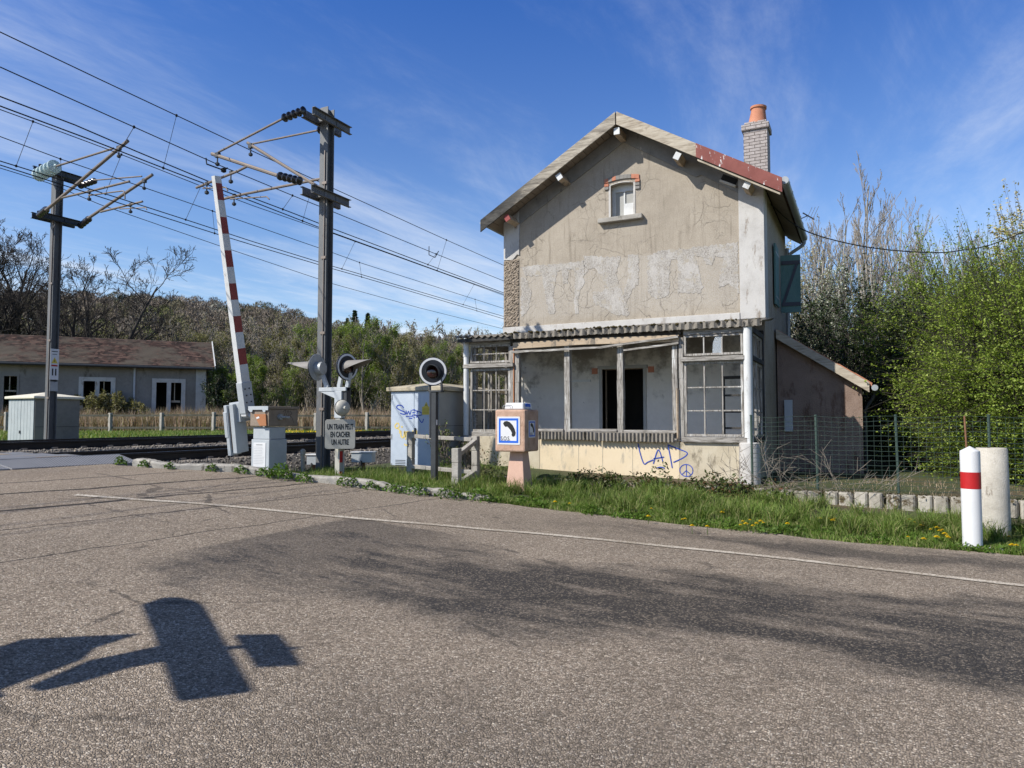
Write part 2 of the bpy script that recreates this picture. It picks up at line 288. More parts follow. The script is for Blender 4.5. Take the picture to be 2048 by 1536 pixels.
# road
def asphalt():
    m, N, b, o = newmat('worn_asphalt')
    v = N.coord(); x, y, z = N.sep(v)
    vc = N.n('ShaderNodeTexVoronoi'); N.link(v, vc.inputs['Vector']); vc.inputs['Scale'].default_value = 78
    sc = N.n('ShaderNodeSeparateColor'); N.link(vc.outputs['Color'], sc.inputs[0])
    vd = N.vor(v, 78, 'DISTANCE_TO_EDGE')
    stone = N.ramp(sc.outputs[0], [(0,(.20,.162,.122)),(.25,(.325,.264,.20)),(.6,(.45,.368,.284)),(.88,(.57,.475,.375)),(1,(.70,.61,.50))])
    n1 = N.noise(v, .55, 6, .65); n2 = N.noise(v, 3.5, 6, .7); n3 = N.noise(N.coord((.35,1.4,1)), 1.3, 6, .65)
    gap = N.rng(vd, .0, .16, 1., 0.)
    col = N.mix(N.math('MULTIPLY', gap, .52), stone, (.055,.046,.038))
    # darker resurfaced lane with a straight joint and worn edges, wheel tracks along the lane
    wob = N.math('MULTIPLY', N.math('SUBTRACT', n2, .5), .5); wob1 = N.math('MULTIPLY', N.math('SUBTRACT', n1, .5), 3.2)
    xe = N.math('ADD', N.math('ADD', x, N.math('MULTIPLY', y, -.02)), wob)
    dX = N.rng(xe, -5.75, -5.25)
    yw = N.math('ADD', y, N.math('ADD', wob1, N.math('MULTIPLY', x, -.10)))
    lane = N.math('MULTIPLY', N.rng(yw, 4.2, 5.0), N.rng(yw, 7.2, 6.5))
    pale = N.math('MULTIPLY', N.rng(N.noise(N.coord((.5,1.2,1), loc=(2,7,0)), .9, 6, .7), .50, .64), .55)
    near = N.math('MULTIPLY', N.rng(yw, 4.2, 2.6), .30)
    lane2 = N.math('MULTIPLY', N.math('MULTIPLY', N.rng(yw, 8.1, 8.6), N.rng(yw, 9.5, 8.9)), N.rng(x, -5, -2))
    dk = N.math('MULTIPLY', dX, N.math('ADD', lane, N.math('MULTIPLY', lane2, .8)))
    dk = N.math('MULTIPLY', N.math('MULTIPLY', dk, N.rng(n3, .34, .54, .25, 1.)), N.math('SUBTRACT', 1., pale))
    tri = N.math('MULTIPLY', N.math('MULTIPLY', N.rng(N.math('ADD', x, N.math('MULTIPLY', wob, .25)), -5.62, -5.50), N.rng(x, -3.6, -4.6)), N.math('MULTIPLY', N.rng(y, 4.0, 4.9), N.rng(N.math('ADD', y, wob), 7.0, 6.85)))
    dk = N.math('MAXIMUM', dk, N.math('MULTIPLY', tri, .62))
    dk = N.math('ADD', dk, N.math('MULTIPLY', near, N.rng(x, -4.5, -1)))
    dk = N.math('MINIMUM', dk, 1.)
    tar = N.mix(N.rng(sc.outputs[1], .60, 1.), (.038,.036,.036), (.24,.20,.155))
    col = N.mix(N.math('MULTIPLY', dk, .93), col, tar)
    tone = N.ramp(N.math('ADD', N.math('MULTIPLY', n1, .6), N.math('MULTIPLY', n2, .4)), [(.3,.80),(.7,1.14)])
    col = N.mix(1., col, tone, 'MULTIPLY')
    warm = N.rng(x, -6.5, -9.5)
    col = N.mix(N.math('MULTIPLY', warm, .4), col, N.mix(.5, col, (.42,.325,.235)))
    # cracks and tar joints across the crossing approach
    w = N.math('ADD', x, N.math('ADD', N.math('MULTIPLY', N.math('SUBTRACT', N.noise(v, 1.2, 5), .5), .22), N.math('MULTIPLY', y, -.09)))
    for xc, wd in ((-9.32,.042),(-8.5,.042),(-10.2,.03),(-7.6,.018),(-6.5,.014)):
        ln = N.rng(N.math('ABSOLUTE', N.math('SUBTRACT', w, xc)), wd, wd*.45, 0., 1.)
        col = N.mix(N.math('MULTIPLY', ln, .9), col, (.03,.028,.028))
    ed = N.n('ShaderNodeAttribute', attribute_name='edge').outputs['Fac']
    grit = N.math('MULTIPLY', N.rng(N.math('ADD', ed, N.math('MULTIPLY', N.math('SUBTRACT', n2, .5), .5)), .34, .06), N.rng(sc.outputs[1], .25, .7, .35, 1.))
    col = N.mix(N.math('MULTIPLY', grit, .75), col, N.mix(sc.outputs[0], (.24,.19,.14), (.58,.50,.40)))
    fine_cr = N.vor(N.coord((1,1,1), loc=(3,1,0)), .55, 'DISTANCE_TO_EDGE')
    fc = N.math('MULTIPLY', N.rng(N.math('ADD', fine_cr, N.math('MULTIPLY', N.math('SUBTRACT', n2, .5), .10)), .012, .003), N.rng(n1, .48, .6))
    col = N.mix(N.math('MULTIPLY', fc, .55), col, (.04,.037,.035))
    h = N.math('ADD', N.rng(vd, .0, .25), N.math('MULTIPLY', sc.outputs[2], .6))
    rough = N.math('SUBTRACT', .9, N.math('MULTIPLY', dk, .22))
    fin(N, b, col, rough, 0, N.bump(h, .9, .009), .2); return m
M['asphalt'] = asphalt()
def line_paint():
    m, N, b, o = newmat('worn_line_paint')
    v = N.coord(); f = N.noise(v, 45, 4, .7); g = N.noise(v, 2, 5)
    col = N.mix(N.rng(N.math('ADD', f, N.math('MULTIPLY', g, .35)), .60, .74), (.55,.50,.42), (.27,.225,.17))
    fin(N, b, col, .8, 0, N.bump(f, .5, .004)); return m
M['line'] = line_paint()
def soil():
    m, N, b, o = newmat('ground_soil')
    v = N.coord(); n1 = N.noise(v, .35, 6, .65); n2 = N.noise(v, 6, 6, .7); n3 = N.noise(v, 40, 3, .7)
    col = N.ramp(N.math('ADD', N.math('MULTIPLY', n2, .6), N.math('MULTIPLY', n3, .4)), [(.3,(.05,.035,.02)),(.5,(.10,.075,.045)),(.7,(.17,.135,.09))])
    gr = N.ramp(n3, [(.3,(.03,.042,.014)),(.7,(.085,.10,.04))])
    col = N.mix(N.rng(N.math('ADD', n1, N.math('MULTIPLY', n2, .3)), .5, .7), col, gr)
    fin(N, b, col, 1., 0, N.bump(n2, .8, .05)); return m
M['soil'] = soil()
def meadow():
    m, N, b, o = newmat('meadow')
    v = N.coord(); n1 = N.noise(v, .12, 6, .65); n2 = N.noise(v, 2.5, 6, .7)
    col = N.ramp(N.math('ADD', N.math('MULTIPLY', n1, .5), N.math('MULTIPLY', n2, .5)), [(.3,(.04,.075,.015)),(.5,(.085,.14,.03)),(.7,(.16,.17,.06))])
    fin(N, b, col, 1., 0, N.bump(n2, .8, .1)); return m
M['meadow'] = meadow()
M['hill_soil'] = weathered('hill_soil', [(.055,.045,.032),(.10,.08,.055),(.13,.11,.07)], .05, 1., .3, fine=1)
def stones():
    m, N, b, o = newmat('ballast_stone')
    i = N.n('ShaderNodeNewGeometry').outputs['Random Per Island']; n = N.noise(N.coord(), 30, 3)
    col = N.mix(.3, N.ramp(i, [(0,(.07,.062,.055)),(.5,(.16,.145,.13)),(.9,(.27,.25,.225)),(1,(.33,.27,.2))]), N.ramp(n, [(.3,(.05,.045,.04)),(.7,(.25,.23,.2))]))
    fin(N, b, col, .9, 0, N.bump(n, .4, .01)); return m
M['ballast'] = stones()
M['ballast_bed'] = weathered('ballast_bed', [(.05,.045,.04),(.12,.11,.10),(.20,.185,.165)], 16, 1., 1., .05, fine=45)
M['sleeper'] = weathered('sleeper', [(.15,.13,.11),(.24,.21,.18)], 5, .9, .4)
def ribbed():
    m, N, b, o = newmat('ribbed_crossing_panel')
    v = N.coord(); x, y, z = N.sep(v); n = N.noise(v, 5, 5)
    s = N.math('ABSOLUTE', N.math('SINE', N.math('MULTIPLY', N.math('ADD', x, y), 62.)))
    s2 = N.math('ABSOLUTE', N.math('SINE', N.math('MULTIPLY', N.math('SUBTRACT', x, y), 62.)))
    h = N.math('MAXIMUM', s, s2)
    col = N.mix(N.rng(h, .80, 1.), N.ramp(n, [(.3,(.075,.077,.083)),(.7,(.14,.142,.15))]), (.27,.27,.275))
    fin(N, b, col, .55, 0, N.bump(h, .8, .012)); return m
M['ribbed'] = ribbed()
def leafmat(name, stops, trans=.35, rough=.55):
    m = bpy.data.materials.new(name); m.use_nodes = True; nt = m.node_tree; nt.nodes.clear(); N = NT(nt)
    out = N.n('ShaderNodeOutputMaterial'); i = N.n('ShaderNodeNewGeometry').outputs['Random Per Island']
    col = N.ramp(i, [(k/(len(stops)-1), c) for k, c in enumerate(stops)])
    cl = N.noise(N.coord(), 1.7, 3); col = N.mix(1., col, N.ramp(cl, [(.3,.72),(.7,1.22)]), 'MULTIPLY')
    p = N.n('ShaderNodeBsdfPrincipled'); N.link(col, p.inputs['Base Color']); p.inputs['Roughness'].default_value = rough; p.inputs['Specular IOR Level'].default_value = .25
    t = N.n('ShaderNodeBsdfTranslucent'); N.link(N.mix(1., col, (1.1,1.15,.6), 'MULTIPLY'), t.inputs[0])
    x = N.n('ShaderNodeMixShader'); x.inputs[0].default_value = trans
    N.link(p.outputs[0], x.inputs[1]); N.link(t.outputs[0], x.inputs[2]); N.link(x.outputs[0], out.inputs[0])
    return m
M['grass'] = leafmat('grass_blades', [(.065,.12,.018),(.11,.185,.028),(.16,.24,.048),(.23,.29,.08),(.36,.32,.16)], .35)
M['dry_grass'] = leafmat('dry_grass_blades', [(.25,.17,.12),(.36,.26,.19),(.44,.34,.25),(.20,.19,.07)], .2)
M['hawthorn'] = leafmat('hawthorn_leaves', [(.11,.175,.02),(.19,.275,.038),(.29,.375,.06),(.42,.49,.13)], .45)
M['dark_leaf'] = leafmat('dark_leaves', [(.010,.020,.008),(.022,.04,.013),(.04,.065,.02),(.13,.16,.09)], .2, .4)  # dark foliage, with part of the shrubs' shade put into the leaf colour
M['blossom'] = leafmat('blossom', [(.55,.56,.45),(.70,.70,.60),(.12,.17,.05),(.65,.66,.55)], .25)
M['yellow_blossom'] = leafmat('yellow_blossom', [(.42,.36,.14),(.55,.48,.24),(.60,.55,.35)], .25)
M['bud'] = leafmat('bud_leaves', [(.15,.145,.06),(.21,.205,.085),(.28,.265,.12),(.24,.20,.14)], .3)
M['fresh'] = leafmat('fresh_leaves', [(.12,.18,.03),(.18,.25,.045),(.25,.31,.08)], .35)
M['bramble'] = leafmat('bramble_leaves', [(.03,.05,.015),(.055,.085,.02),(.09,.12,.035),(.12,.05,.03)], .2, .4)
M['weed'] = leafmat('weed_leaves', [(.05,.10,.012),(.08,.15,.02),(.13,.21,.03)], .3)
M['petal'] = leafmat('dandelion_petals', [(.75,.52,.01),(.85,.62,.02)], .2)
M['conifer'] = leafmat('conifer_needles', [(.010,.022,.012),(.02,.04,.02),(.035,.06,.028)], .1)
M['twig'] = weathered('twig_bark', [(.17,.145,.12),(.27,.24,.20),(.36,.32,.28)], 3, .9, .2)
M['dark_bark'] = weathered('dark_bark', [(.03,.026,.022),(.06,.052,.044)], 3, .9, .3)
M['grey_bark'] = weathered('pale_bark', [(.24,.22,.19),(.38,.35,.31)], 3, .9, .2)
M['dead_twig'] = weathered('dead_twig', [(.13,.11,.09),(.26,.23,.19)], 8, .9, .2)
def woodland():
    m = bpy.data.materials.new('bare_woodland'); m.use_nodes = True; nt = m.node_tree; nt.nodes.clear(); N = NT(nt)
    out = N.n('ShaderNodeOutputMaterial'); a = N.n('ShaderNodeAttribute', attribute_name='tint')
    i = N.n('ShaderNodeNewGeometry').outputs['Random Per Island']
    col = N.mix(1., a.outputs['Color'], N.ramp(i, [(0,.62),(1,1.3)]), 'MULTIPLY')
    d = N.n('ShaderNodeBsdfDiffuse'); N.link(col, d.inputs[0]); N.link(d.outputs[0], out.inputs[0]); return m
M['woodland'] = woodland()
# ------------------------------------------------------------------ mesh helpers
class MB:
    def __init__(s): s.v = []; s.f = []; s.mi = []; s.M = None
    def add(s, vs, fs, mi=0):
        o = len(s.v)
        if s.M is not None: vs = [tuple(s.M @ Vector(p)) for p in vs]
        s.v += [tuple(p) for p in vs]; s.f += [tuple(i+o for i in f) for f in fs]; s.mi += [mi]*len(fs); return s
    def box(s, x0, x1, y0, y1, z0, z1, mi=0):
        vs = [(x0,y0,z0),(x1,y0,z0),(x1,y1,z0),(x0,y1,z0),(x0,y0,z1),(x1,y0,z1),(x1,y1,z1),(x0,y1,z1)]
        return s.add(vs, [(0,3,2,1),(4,5,6,7),(0,1,5,4),(1,2,6,5),(2,3,7,6),(3,0,4,7)], mi)
    def beam(s, p0, p1, w, h, up=(0,0,1), mi=0):
        p0, p1 = Vector(p0), Vector(p1); d = (p1-p0).normalized(); up = Vector(up)
        r = d.cross(up)
        if r.length < 1e-4: r = d.cross(Vector((1,0,0)))
        r.normalize(); q = r.cross(d)
        vs = []
        for p in (p0, p1):
            for a, c in ((-1,-1),(1,-1),(1,1),(-1,1)): vs.append(p+r*(a*w/2)+q*(c*h/2))
        return s.add(vs, [(0,1,2,3),(7,6,5,4),(0,4,5,1),(1,5,6,2),(2,6,7,3),(3,7,4,0)], mi)
    def tube(s, pts, r, n=8, mi=0, caps=True):
        pts = [Vector(p) for p in pts]; rs = r if isinstance(r, (list, tuple)) else [r]*len(pts)
        vs = []; ref = Vector((.31,.2,.93))
        for i, p in enumerate(pts):
            a = pts[max(i-1, 0)]; b2 = pts[min(i+1, len(pts)-1)]; d = (b2-a)
            if d.length < 1e-9: d = Vector((0,0,1))
            d.normalize(); x = d.cross(ref)
            if x.length < .05: x = d.cross(Vector((1,0,0)))
            x.normalize(); y = d.cross(x)
            for k in range(n):
                t = 2*math.pi*k/n; vs.append(p+x*(rs[i]*math.cos(t))+y*(rs[i]*math.sin(t)))
        fs = []
        for i in range(len(pts)-1):
            for k in range(n):
                k2 = (k+1) % n; fs.append((i*n+k, i*n+k2, (i+1)*n+k2, (i+1)*n+k))
        if caps:
            fs.append(tuple(range(n-1, -1, -1))); fs.append(tuple(range((len(pts)-1)*n, len(pts)*n)))
        return s.add(vs, fs, mi)
    def lathe(s, prof, c, n=24, axis=(0,0,1), mi=0, caps=True):
        c = Vector(c); a = Vector(axis).normalized(); x = a.cross(Vector((0,1,0)))
        if x.length < .05: x = a.cross(Vector((1,0,0)))
        x.normalize(); y = a.cross(x); vs = []
        for r, h in prof:
            for k in range(n):
                t = 2*math.pi*k/n; vs.append(c+a*h+x*(r*math.cos(t))+y*(r*math.sin(t)))
        fs = [(i*n+k, i*n+(k+1) % n, (i+1)*n+(k+1) % n, (i+1)*n+k) for i in range(len(prof)-1) for k in range(n)]
        if caps: fs += [tuple(range(n-1, -1, -1)), tuple(range((len(prof)-1)*n, len(prof)*n))]
        return s.add(vs, fs, mi)
    def prism(s, poly, o, ux, uy, ext, mi=0, holes=()):
        """2-D outline (with holes) in the frame o, ux, uy, extruded along ext"""
        o, ux, uy, ext = Vector(o), Vector(ux), Vector(uy), Vector(ext)
        loops = [list(poly)]+[list(h) for h in holes]; flat = [p for l in loops for p in l]
        tris = tessellate_polygon([[Vector((p[0], p[1], 0)) for p in l] for l in loops])
        n = len(flat); P = [o+ux*p[0]+uy*p[1] for p in flat]; vs = P+[p+ext for p in P]
        want = ux.cross(uy).dot(ext) < 0
        fs = []
        for t in tris:
            a, b2, c = [flat[i] for i in t]
            ccw = (b2[0]-a[0])*(c[1]-a[1])-(b2[1]-a[1])*(c[0]-a[0]) > 0
            t = tuple(t) if ccw == want else tuple(reversed(t))
            fs.append(t); fs.append(tuple(i+n for i in reversed(t)))
        b0 = 0
        for l in loops:
            k = len(l)
            for i in range(k): fs.append((b0+i, b0+(i+1) % k, b0+(i+1) % k+n, b0+i+n))
            b0 += k
        return s.add(vs, fs, mi)
    def build(s, name, mats, parent=None, loc=None, bevel=0, smooth=False):
        me = bpy.data.meshes.new(name)
        root = Vector((0,0,0)); q = parent
        while q is not None: root += q.location; q = q.parent
        if loc is not None: root += Vector(loc)
        me.from_pydata([(p[0]-root.x, p[1]-root.y, p[2]-root.z) for p in s.v], [], s.f)
        if not isinstance(mats, (list, tuple)): mats = [mats]
        for m in mats: me.materials.append(m)
        if len(mats) > 1: me.polygons.foreach_set('material_index', s.mi)
        me.validate(); me.update()
        import bmesh
        bm = bmesh.new(); bm.from_mesh(me); bmesh.ops.recalc_face_normals(bm, faces=bm.faces); bm.to_mesh(me); bm.free()
        if smooth:
            me.polygons.foreach_set('use_smooth', [True]*len(me.polygons))
            me.set_sharp_from_angle(angle=R(38))
        ob = bpy.data.objects.new(name, me); C.objects.link(ob)
        if parent: ob.parent = parent
        if loc is not None: ob.location = loc
        if bevel:
            bv = ob.modifiers.new('bevel', 'BEVEL'); bv.width = bevel; bv.segments = 2; bv.limit_method = 'ANGLE'; bv.angle_limit = R(40)
        return ob
def tag(o, label, cat, group=None, kind=None):
    if label: o['label'] = label
    if cat: o['category'] = cat
    if group: o['group'] = group
    if kind: o['kind'] = kind
    return o
def thing(name, label, cat, loc=(0,0,0), group=None):
    o = bpy.data.objects.new(name, None); C.objects.link(o); o.location = loc; o.empty_display_size = .2
    return tag(o, label, cat, group)
def structure(o, kind='structure'): o['kind'] = kind; return o
def np_obj(name, V, F, mat, parent=None, loc=(0,0,0), link=True, tint=None):
    """V (n,3), F (m,k) -> mesh object"""
    me = bpy.data.meshes.new(name); V = np.asarray(V, np.float32); F = np.asarray(F, np.int32)
    me.vertices.add(len(V)); me.vertices.foreach_set('co', V.ravel())
    k = F.shape[1]; me.loops.add(F.size); me.loops.foreach_set('vertex_index', F.ravel())
    me.polygons.add(len(F)); me.polygons.foreach_set('loop_start', np.arange(0, F.size, k, dtype=np.int32))
    if tint is not None:
        a = me.attributes.new('tint', 'FLOAT_COLOR', 'POINT'); a.data.foreach_set('color', np.asarray(tint, np.float32).ravel())
    me.materials.append(mat); me.update(calc_edges=True); me.validate()
    ob = bpy.data.objects.new(name, me)
    if link: C.objects.link(ob)
    if parent: ob.parent = parent
    ob.location = loc
    return ob
def copy_tree(o, loc, label=None, rz=0., sc=1., group=None):
    c = o.copy(); C.objects.link(c); c.location = loc; c.rotation_euler = (0,0,rz)
    c.scale = (sc,)*3 if not isinstance(sc, tuple) else sc
    if label: c['label'] = label
    if group: c['group'] = group
    for ch in list(o.children):
        d = ch.copy(); C.objects.link(d); d.parent = c
        for g in list(ch.children):
            e = g.copy(); C.objects.link(e); e.parent = d
    return c
def text_mesh(body, size, width=1., bold=0.):
    """flat lettering from Blender's built-in font, as 2-D vertices and faces centred on 0,0"""
    cu = bpy.data.curves.new('lettering', 'FONT'); cu.body = body; cu.size = size; cu.align_x = 'CENTER'; cu.align_y = 'CENTER'; cu.offset = bold; cu.space_line = .95
    ob = bpy.data.objects.new('lettering', cu); C.objects.link(ob)
    dg = bpy.context.evaluated_depsgraph_get(); me = ob.evaluated_get(dg).to_mesh()
    vs = [(v.co.x*width, v.co.y) for v in me.vertices]; fs = [tuple(p.vertices) for p in me.polygons]
    ob.evaluated_get(dg).to_mesh_clear(); bpy.data.objects.remove(ob); bpy.data.curves.remove(cu)
    return vs, fs
def put_flat(mb, vs, fs, o, ux, uy, n, lift=.003, mi=0):
    o, ux, uy, n = map(Vector, (o, ux, uy, n))
    mb.add([o+ux*a+uy*b2+n*lift for a, b2 in vs], fs, mi)
def ribbon(mb, pts, w, o, ux, uy, n, lift=.003, mi=0):
    """brush stroke: flat strip following 2-D points"""
    o, ux, uy, n = map(Vector, (o, ux, uy, n)); L = []; Rr = []
    for i, p in enumerate(pts):
        a = pts[max(0, i-1)]; b2 = pts[min(len(pts)-1, i+1)]; dx, dy = b2[0]-a[0], b2[1]-a[1]; l = math.hypot(dx, dy) or 1
        nx, ny = -dy/l*w/2, dx/l*w/2
        L.append(o+ux*(p[0]+nx)+uy*(p[1]+ny)+n*lift); Rr.append(o+ux*(p[0]-nx)+uy*(p[1]-ny)+n*lift)
    k = len(pts); mb.add(L+Rr, [(i, i+1, k+i+1, k+i) for i in range(k-1)], mi)
def smooth_pts(pts, n=6):
    out = []
    for i in range(len(pts)-1):
        p0 = pts[max(i-1, 0)]; p1 = pts[i]; p2 = pts[i+1]; p3 = pts[min(i+2, len(pts)-1)]
        for k in range(n):
            t = k/n
            out.append(tuple(.5*((2*p1[j])+(-p0[j]+p2[j])*t+(2*p0[j]-5*p1[j]+4*p2[j]-p3[j])*t*t+(-p0[j]+3*p1[j]-3*p2[j]+p3[j])*t**3) for j in range(len(p1))))
    out.append(tuple(pts[-1])); return out
#PART2
# ------------------------------------------------------------------ camera, sun, sky
sc = bpy.context.scene
cd = bpy.data.cameras.new('camera'); cam = bpy.data.objects.new('camera', cd); C.objects.link(cam)
cd.sensor_width = 36; cd.lens = 1420/2048*36; cd.clip_end = 4000; cd.clip_start = .05
cam.location = (0,0,EYE); cam.rotation_euler = (R(90)+math.atan(68/1420), 0, TH); sc.camera = cam
sl = bpy.data.lights.new('sun', 'SUN'); sl.energy = 5.0; sl.angle = R(.53); sl.color = (1,.95,.87)
so = bpy.data.objects.new('sun', sl); C.objects.link(so); so.rotation_euler = SUN.to_track_quat('-Z', 'Y').to_euler()
w = bpy.data.worlds.new('World'); sc.world = w; w.use_nodes = True; nt = w.node_tree; nt.nodes.clear(); N = NT(nt)
out = N.n('ShaderNodeOutputWorld'); bg = N.n('ShaderNodeBackground'); N.link(bg.outputs[0], out.inputs[0])
sky = N.n('ShaderNodeTexSky', sky_type='NISHITA'); sky.sun_disc = False
sky.sun_elevation = math.asin(-SUN.z); sky.sun_rotation = math.atan2(-SUN.x, -SUN.y)
sky.air_density = 1.0; sky.dust_density = .35; sky.ozone_density = 3.0; sky.altitude = 250
tc = N.n('ShaderNodeTexCoord'); gx, gy, gz = N.sep(tc.outputs['Generated'])
# thin cirrus: noise on a plane high above, stretched along the wind
PATCHES = (((.07,.945,.31),13,2,.075),((.22,.90,.36),12,2,.04),((-.50,.84,.19),17,4,.09),((-.93,.30,.22),20,5,.03))
dz = N.math('MAXIMUM', gz, .03); cbx = N.n('ShaderNodeCombineXYZ')
N.link(N.math('DIVIDE', gx, dz), cbx.inputs[0]); N.link(N.math('DIVIDE', gy, dz), cbx.inputs[1])
def wmap(scale, rot, loc):
    mp = N.n('ShaderNodeMapping'); N.link(cbx.outputs[0], mp.inputs[0])
    mp.inputs['Scale'].default_value = scale; mp.inputs['Rotation'].default_value = (0,0,rot); mp.inputs['Location'].default_value = loc; return mp.outputs[0]
c1 = N.noise(wmap((.55,.16,1), R(40), (1.3,.2,0)), 1.5, 9, .62, .5)
c2 = N.noise(wmap((1.4,.5,1), R(30), (4,1,0)), 1.2, 8, .7, .8)
cl = N.math('ADD', N.math('MULTIPLY', c1, .66), N.math('MULTIPLY', c2, .34))
def patch(d, a, c, amt):      # a drift of cirrus in one part of the sky
    q = N.n('ShaderNodeVectorMath', operation='DOT_PRODUCT'); N.link(tc.outputs['Generated'], q.inputs[0]); q.inputs[1].default_value = d
    return N.math('MULTIPLY', N.rng(q.outputs['Value'], math.cos(R(a)), math.cos(R(c))), amt)
for args in PATCHES: cl = N.math('ADD', cl, patch(*args))
lowband = N.rng(gz, .30, .10)
cov = N.math('ADD', N.rng(cl, .46, .86), N.math('MULTIPLY', N.rng(cl, .44, .62), N.math('MULTIPLY', lowband, .55)))
cov = N.math('MULTIPLY', N.math('MINIMUM', cov, 1.), N.rng(gz, .02, .09))
deep = N.mix(1., sky.outputs[0], N.ramp(gz, [(.08,(1.25,1.25,1.27)),(.24,(1.02,1.14,1.33)),(.52,(.42,.78,1.38)),(.64,(.24,.42,.72)),(1.,(.11,.19,.33))]), 'MULTIPLY')  # sky overhead, out of view, dimmed to weaken the fill light in shadows
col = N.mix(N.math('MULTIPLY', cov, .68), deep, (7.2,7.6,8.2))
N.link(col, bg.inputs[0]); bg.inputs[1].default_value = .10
sc.view_settings.view_transform = 'Standard'; sc.view_settings.look = 'None'; sc.view_settings.exposure = .34; sc.view_settings.gamma = 1
sc.cycles.max_bounces = 6; sc.cycles.transparent_max_bounces = 8; sc.cycles.use_denoising = True
# ------------------------------------------------------------------ ground, hill, road
def sheet(name, xs, ys, zf, mat):
    X, Y = np.meshgrid(xs, ys); Z = zf(X, Y); V = np.stack([X.ravel(), Y.ravel(), Z.ravel()], 1)
    nx, ny = len(xs), len(ys); i = np.arange(nx*ny).reshape(ny, nx)
    F = np.stack([i[:-1,:-1].ravel(), i[:-1,1:].ravel(), i[1:,1:].ravel(), i[1:,:-1].ravel()], 1)
    o = np_obj(name, V, F, mat); o.data.polygons.foreach_set('use_smooth', [True]*len(F)); return structure(o)
def ug(*seg):
    return np.unique(np.concatenate([np.linspace(a, b2, n) for a, b2, n in seg]))
gxs = ug((-1500,-200,10),(-200,-60,15),(-60,-22,20),(-22,10,129),(10,40,16),(40,200,12),(200,1500,10))
gys = ug((-800,-60,8),(-60,0,12),(0,7,15),(7,24,100),(24,60,30),(60,200,16),(200,1800,12))
def ground_z(X, Y):
    z = G(X, Y)
    road = (Y < edge_y(X)+.02) & (Y > -9) & (X > -60)
    z = np.where(road, zr(X)-.06, z)
    tr = (X > -18.6) & (X < -10.2) & (Y > 7.0)
    return np.where(tr, np.minimum(z, .42), z)
ground = sheet('ground', gxs, gys, ground_z, M['soil'])
mx = ug((-220,-60,20),(-60,-20,20)); 
# field beyond the railway: a meadow sheet just above the soil
field = sheet('meadow', ug((-150,-40,30),(-40,-18.9,24)), ug((9.2,60,52),(60,160,20)), lambda X, Y: G(X, Y)+.012, M['meadow'])
field2 = sheet('meadow', ug((-18.9,60,60)), ug((26,60,30),(60,160,20)), lambda X, Y: G(X, Y)+.012, M['meadow'])
rxs = ug((-60,-20,40),(-20,6,131),(6,45,40)); tv = np.linspace(0, 1, 60)
X = np.repeat(rxs[None,:], 60, 0); Y = -9+(edge_y(X)+9)*(tv[:,None]**.8)
Yj = Y+np.where(tv[:,None] > .99, .05*np.sin(X*3.1)+.03*np.sin(X*11.7), 0)
V = np.stack([X.ravel(), Yj.ravel(), (zr(X)+.004).ravel()], 1); i = np.arange(X.size).reshape(X.shape)
F = np.stack([i[:-1,:-1].ravel(), i[:-1,1:].ravel(), i[1:,1:].ravel(), i[1:,:-1].ravel()], 1)
road = np_obj('road', V, F, M['asphalt']); ea = road.data.attributes.new('edge', 'FLOAT', 'POINT'); ea.data.foreach_set('value', (edge_y(X)-Y).ravel().astype(np.float32)); road.data.polygons.foreach_set('use_smooth', [True]*len(F)); structure(road)
def strip(name, pts, w, mat, lift):
    pts = smooth_pts(pts, 12); vs = []
    for i, (x, y) in enumerate(pts):
        a = pts[max(0, i-1)]; b2 = pts[min(len(pts)-1, i+1)]; dx, dy = b2[0]-a[0], b2[1]-a[1]; l = math.hypot(dx, dy)
        for s_ in (-1, 1):
            q = (x-dy/l*w/2*s_, y+dx/l*w/2*s_); vs.append((q[0], q[1], float(zr(q[0]))+lift))
    n = len(pts)
    return np_obj(name, vs, [(2*i, 2*i+2, 2*i+3, 2*i+1) for i in range(n-1)], mat)
structure(strip('road_line', [(-8.5,5.33),(-7.32,6.1),(-5.56,6.82),(-3.78,7.53),(-1.64,7.85),(.04,7.86),(1.23,7.78),(4,7.6),(9,7.4),(30,7.0)], .105, M['line'], .012))
# hill with its bare wood
def ridge(u):
    return np.interp(u, [-1500,-400,0,220,400,500,600,700,760,850,930,1010,1300,1700,2600], [600,575,580,586,596,605,618,634,645,657,667,671,705,770,800])
def hill_h(xc, zc):
    u = xc/np.maximum(zc, 1)*1420+1024
    top = EYE+(836-ridge(u))/1420*262-12.5
    return .3+(np.maximum(top, .3)-.3)*sstep(66, 262, zc)**.92
hx = np.linspace(-340, 260, 60); hz = np.concatenate([np.linspace(58, 280, 45), np.linspace(300, 420, 6)])
XC, ZC = np.meshgrid(hx, hz); XC = XC*(ZC/200)
Hh = hill_h(XC, ZC)-.25
V = np.stack([(XC*CT-ZC*ST).ravel(), (XC*ST+ZC*CT).ravel(), Hh.ravel()], 1); i = np.arange(XC.size).reshape(XC.shape)
F = np.stack([i[:-1,:-1].ravel(), i[:-1,1:].ravel(), i[1:,1:].ravel(), i[1:,:-1].ravel()], 1)
hill = np_obj('hill', V, F, M['hill_soil']); structure(hill)
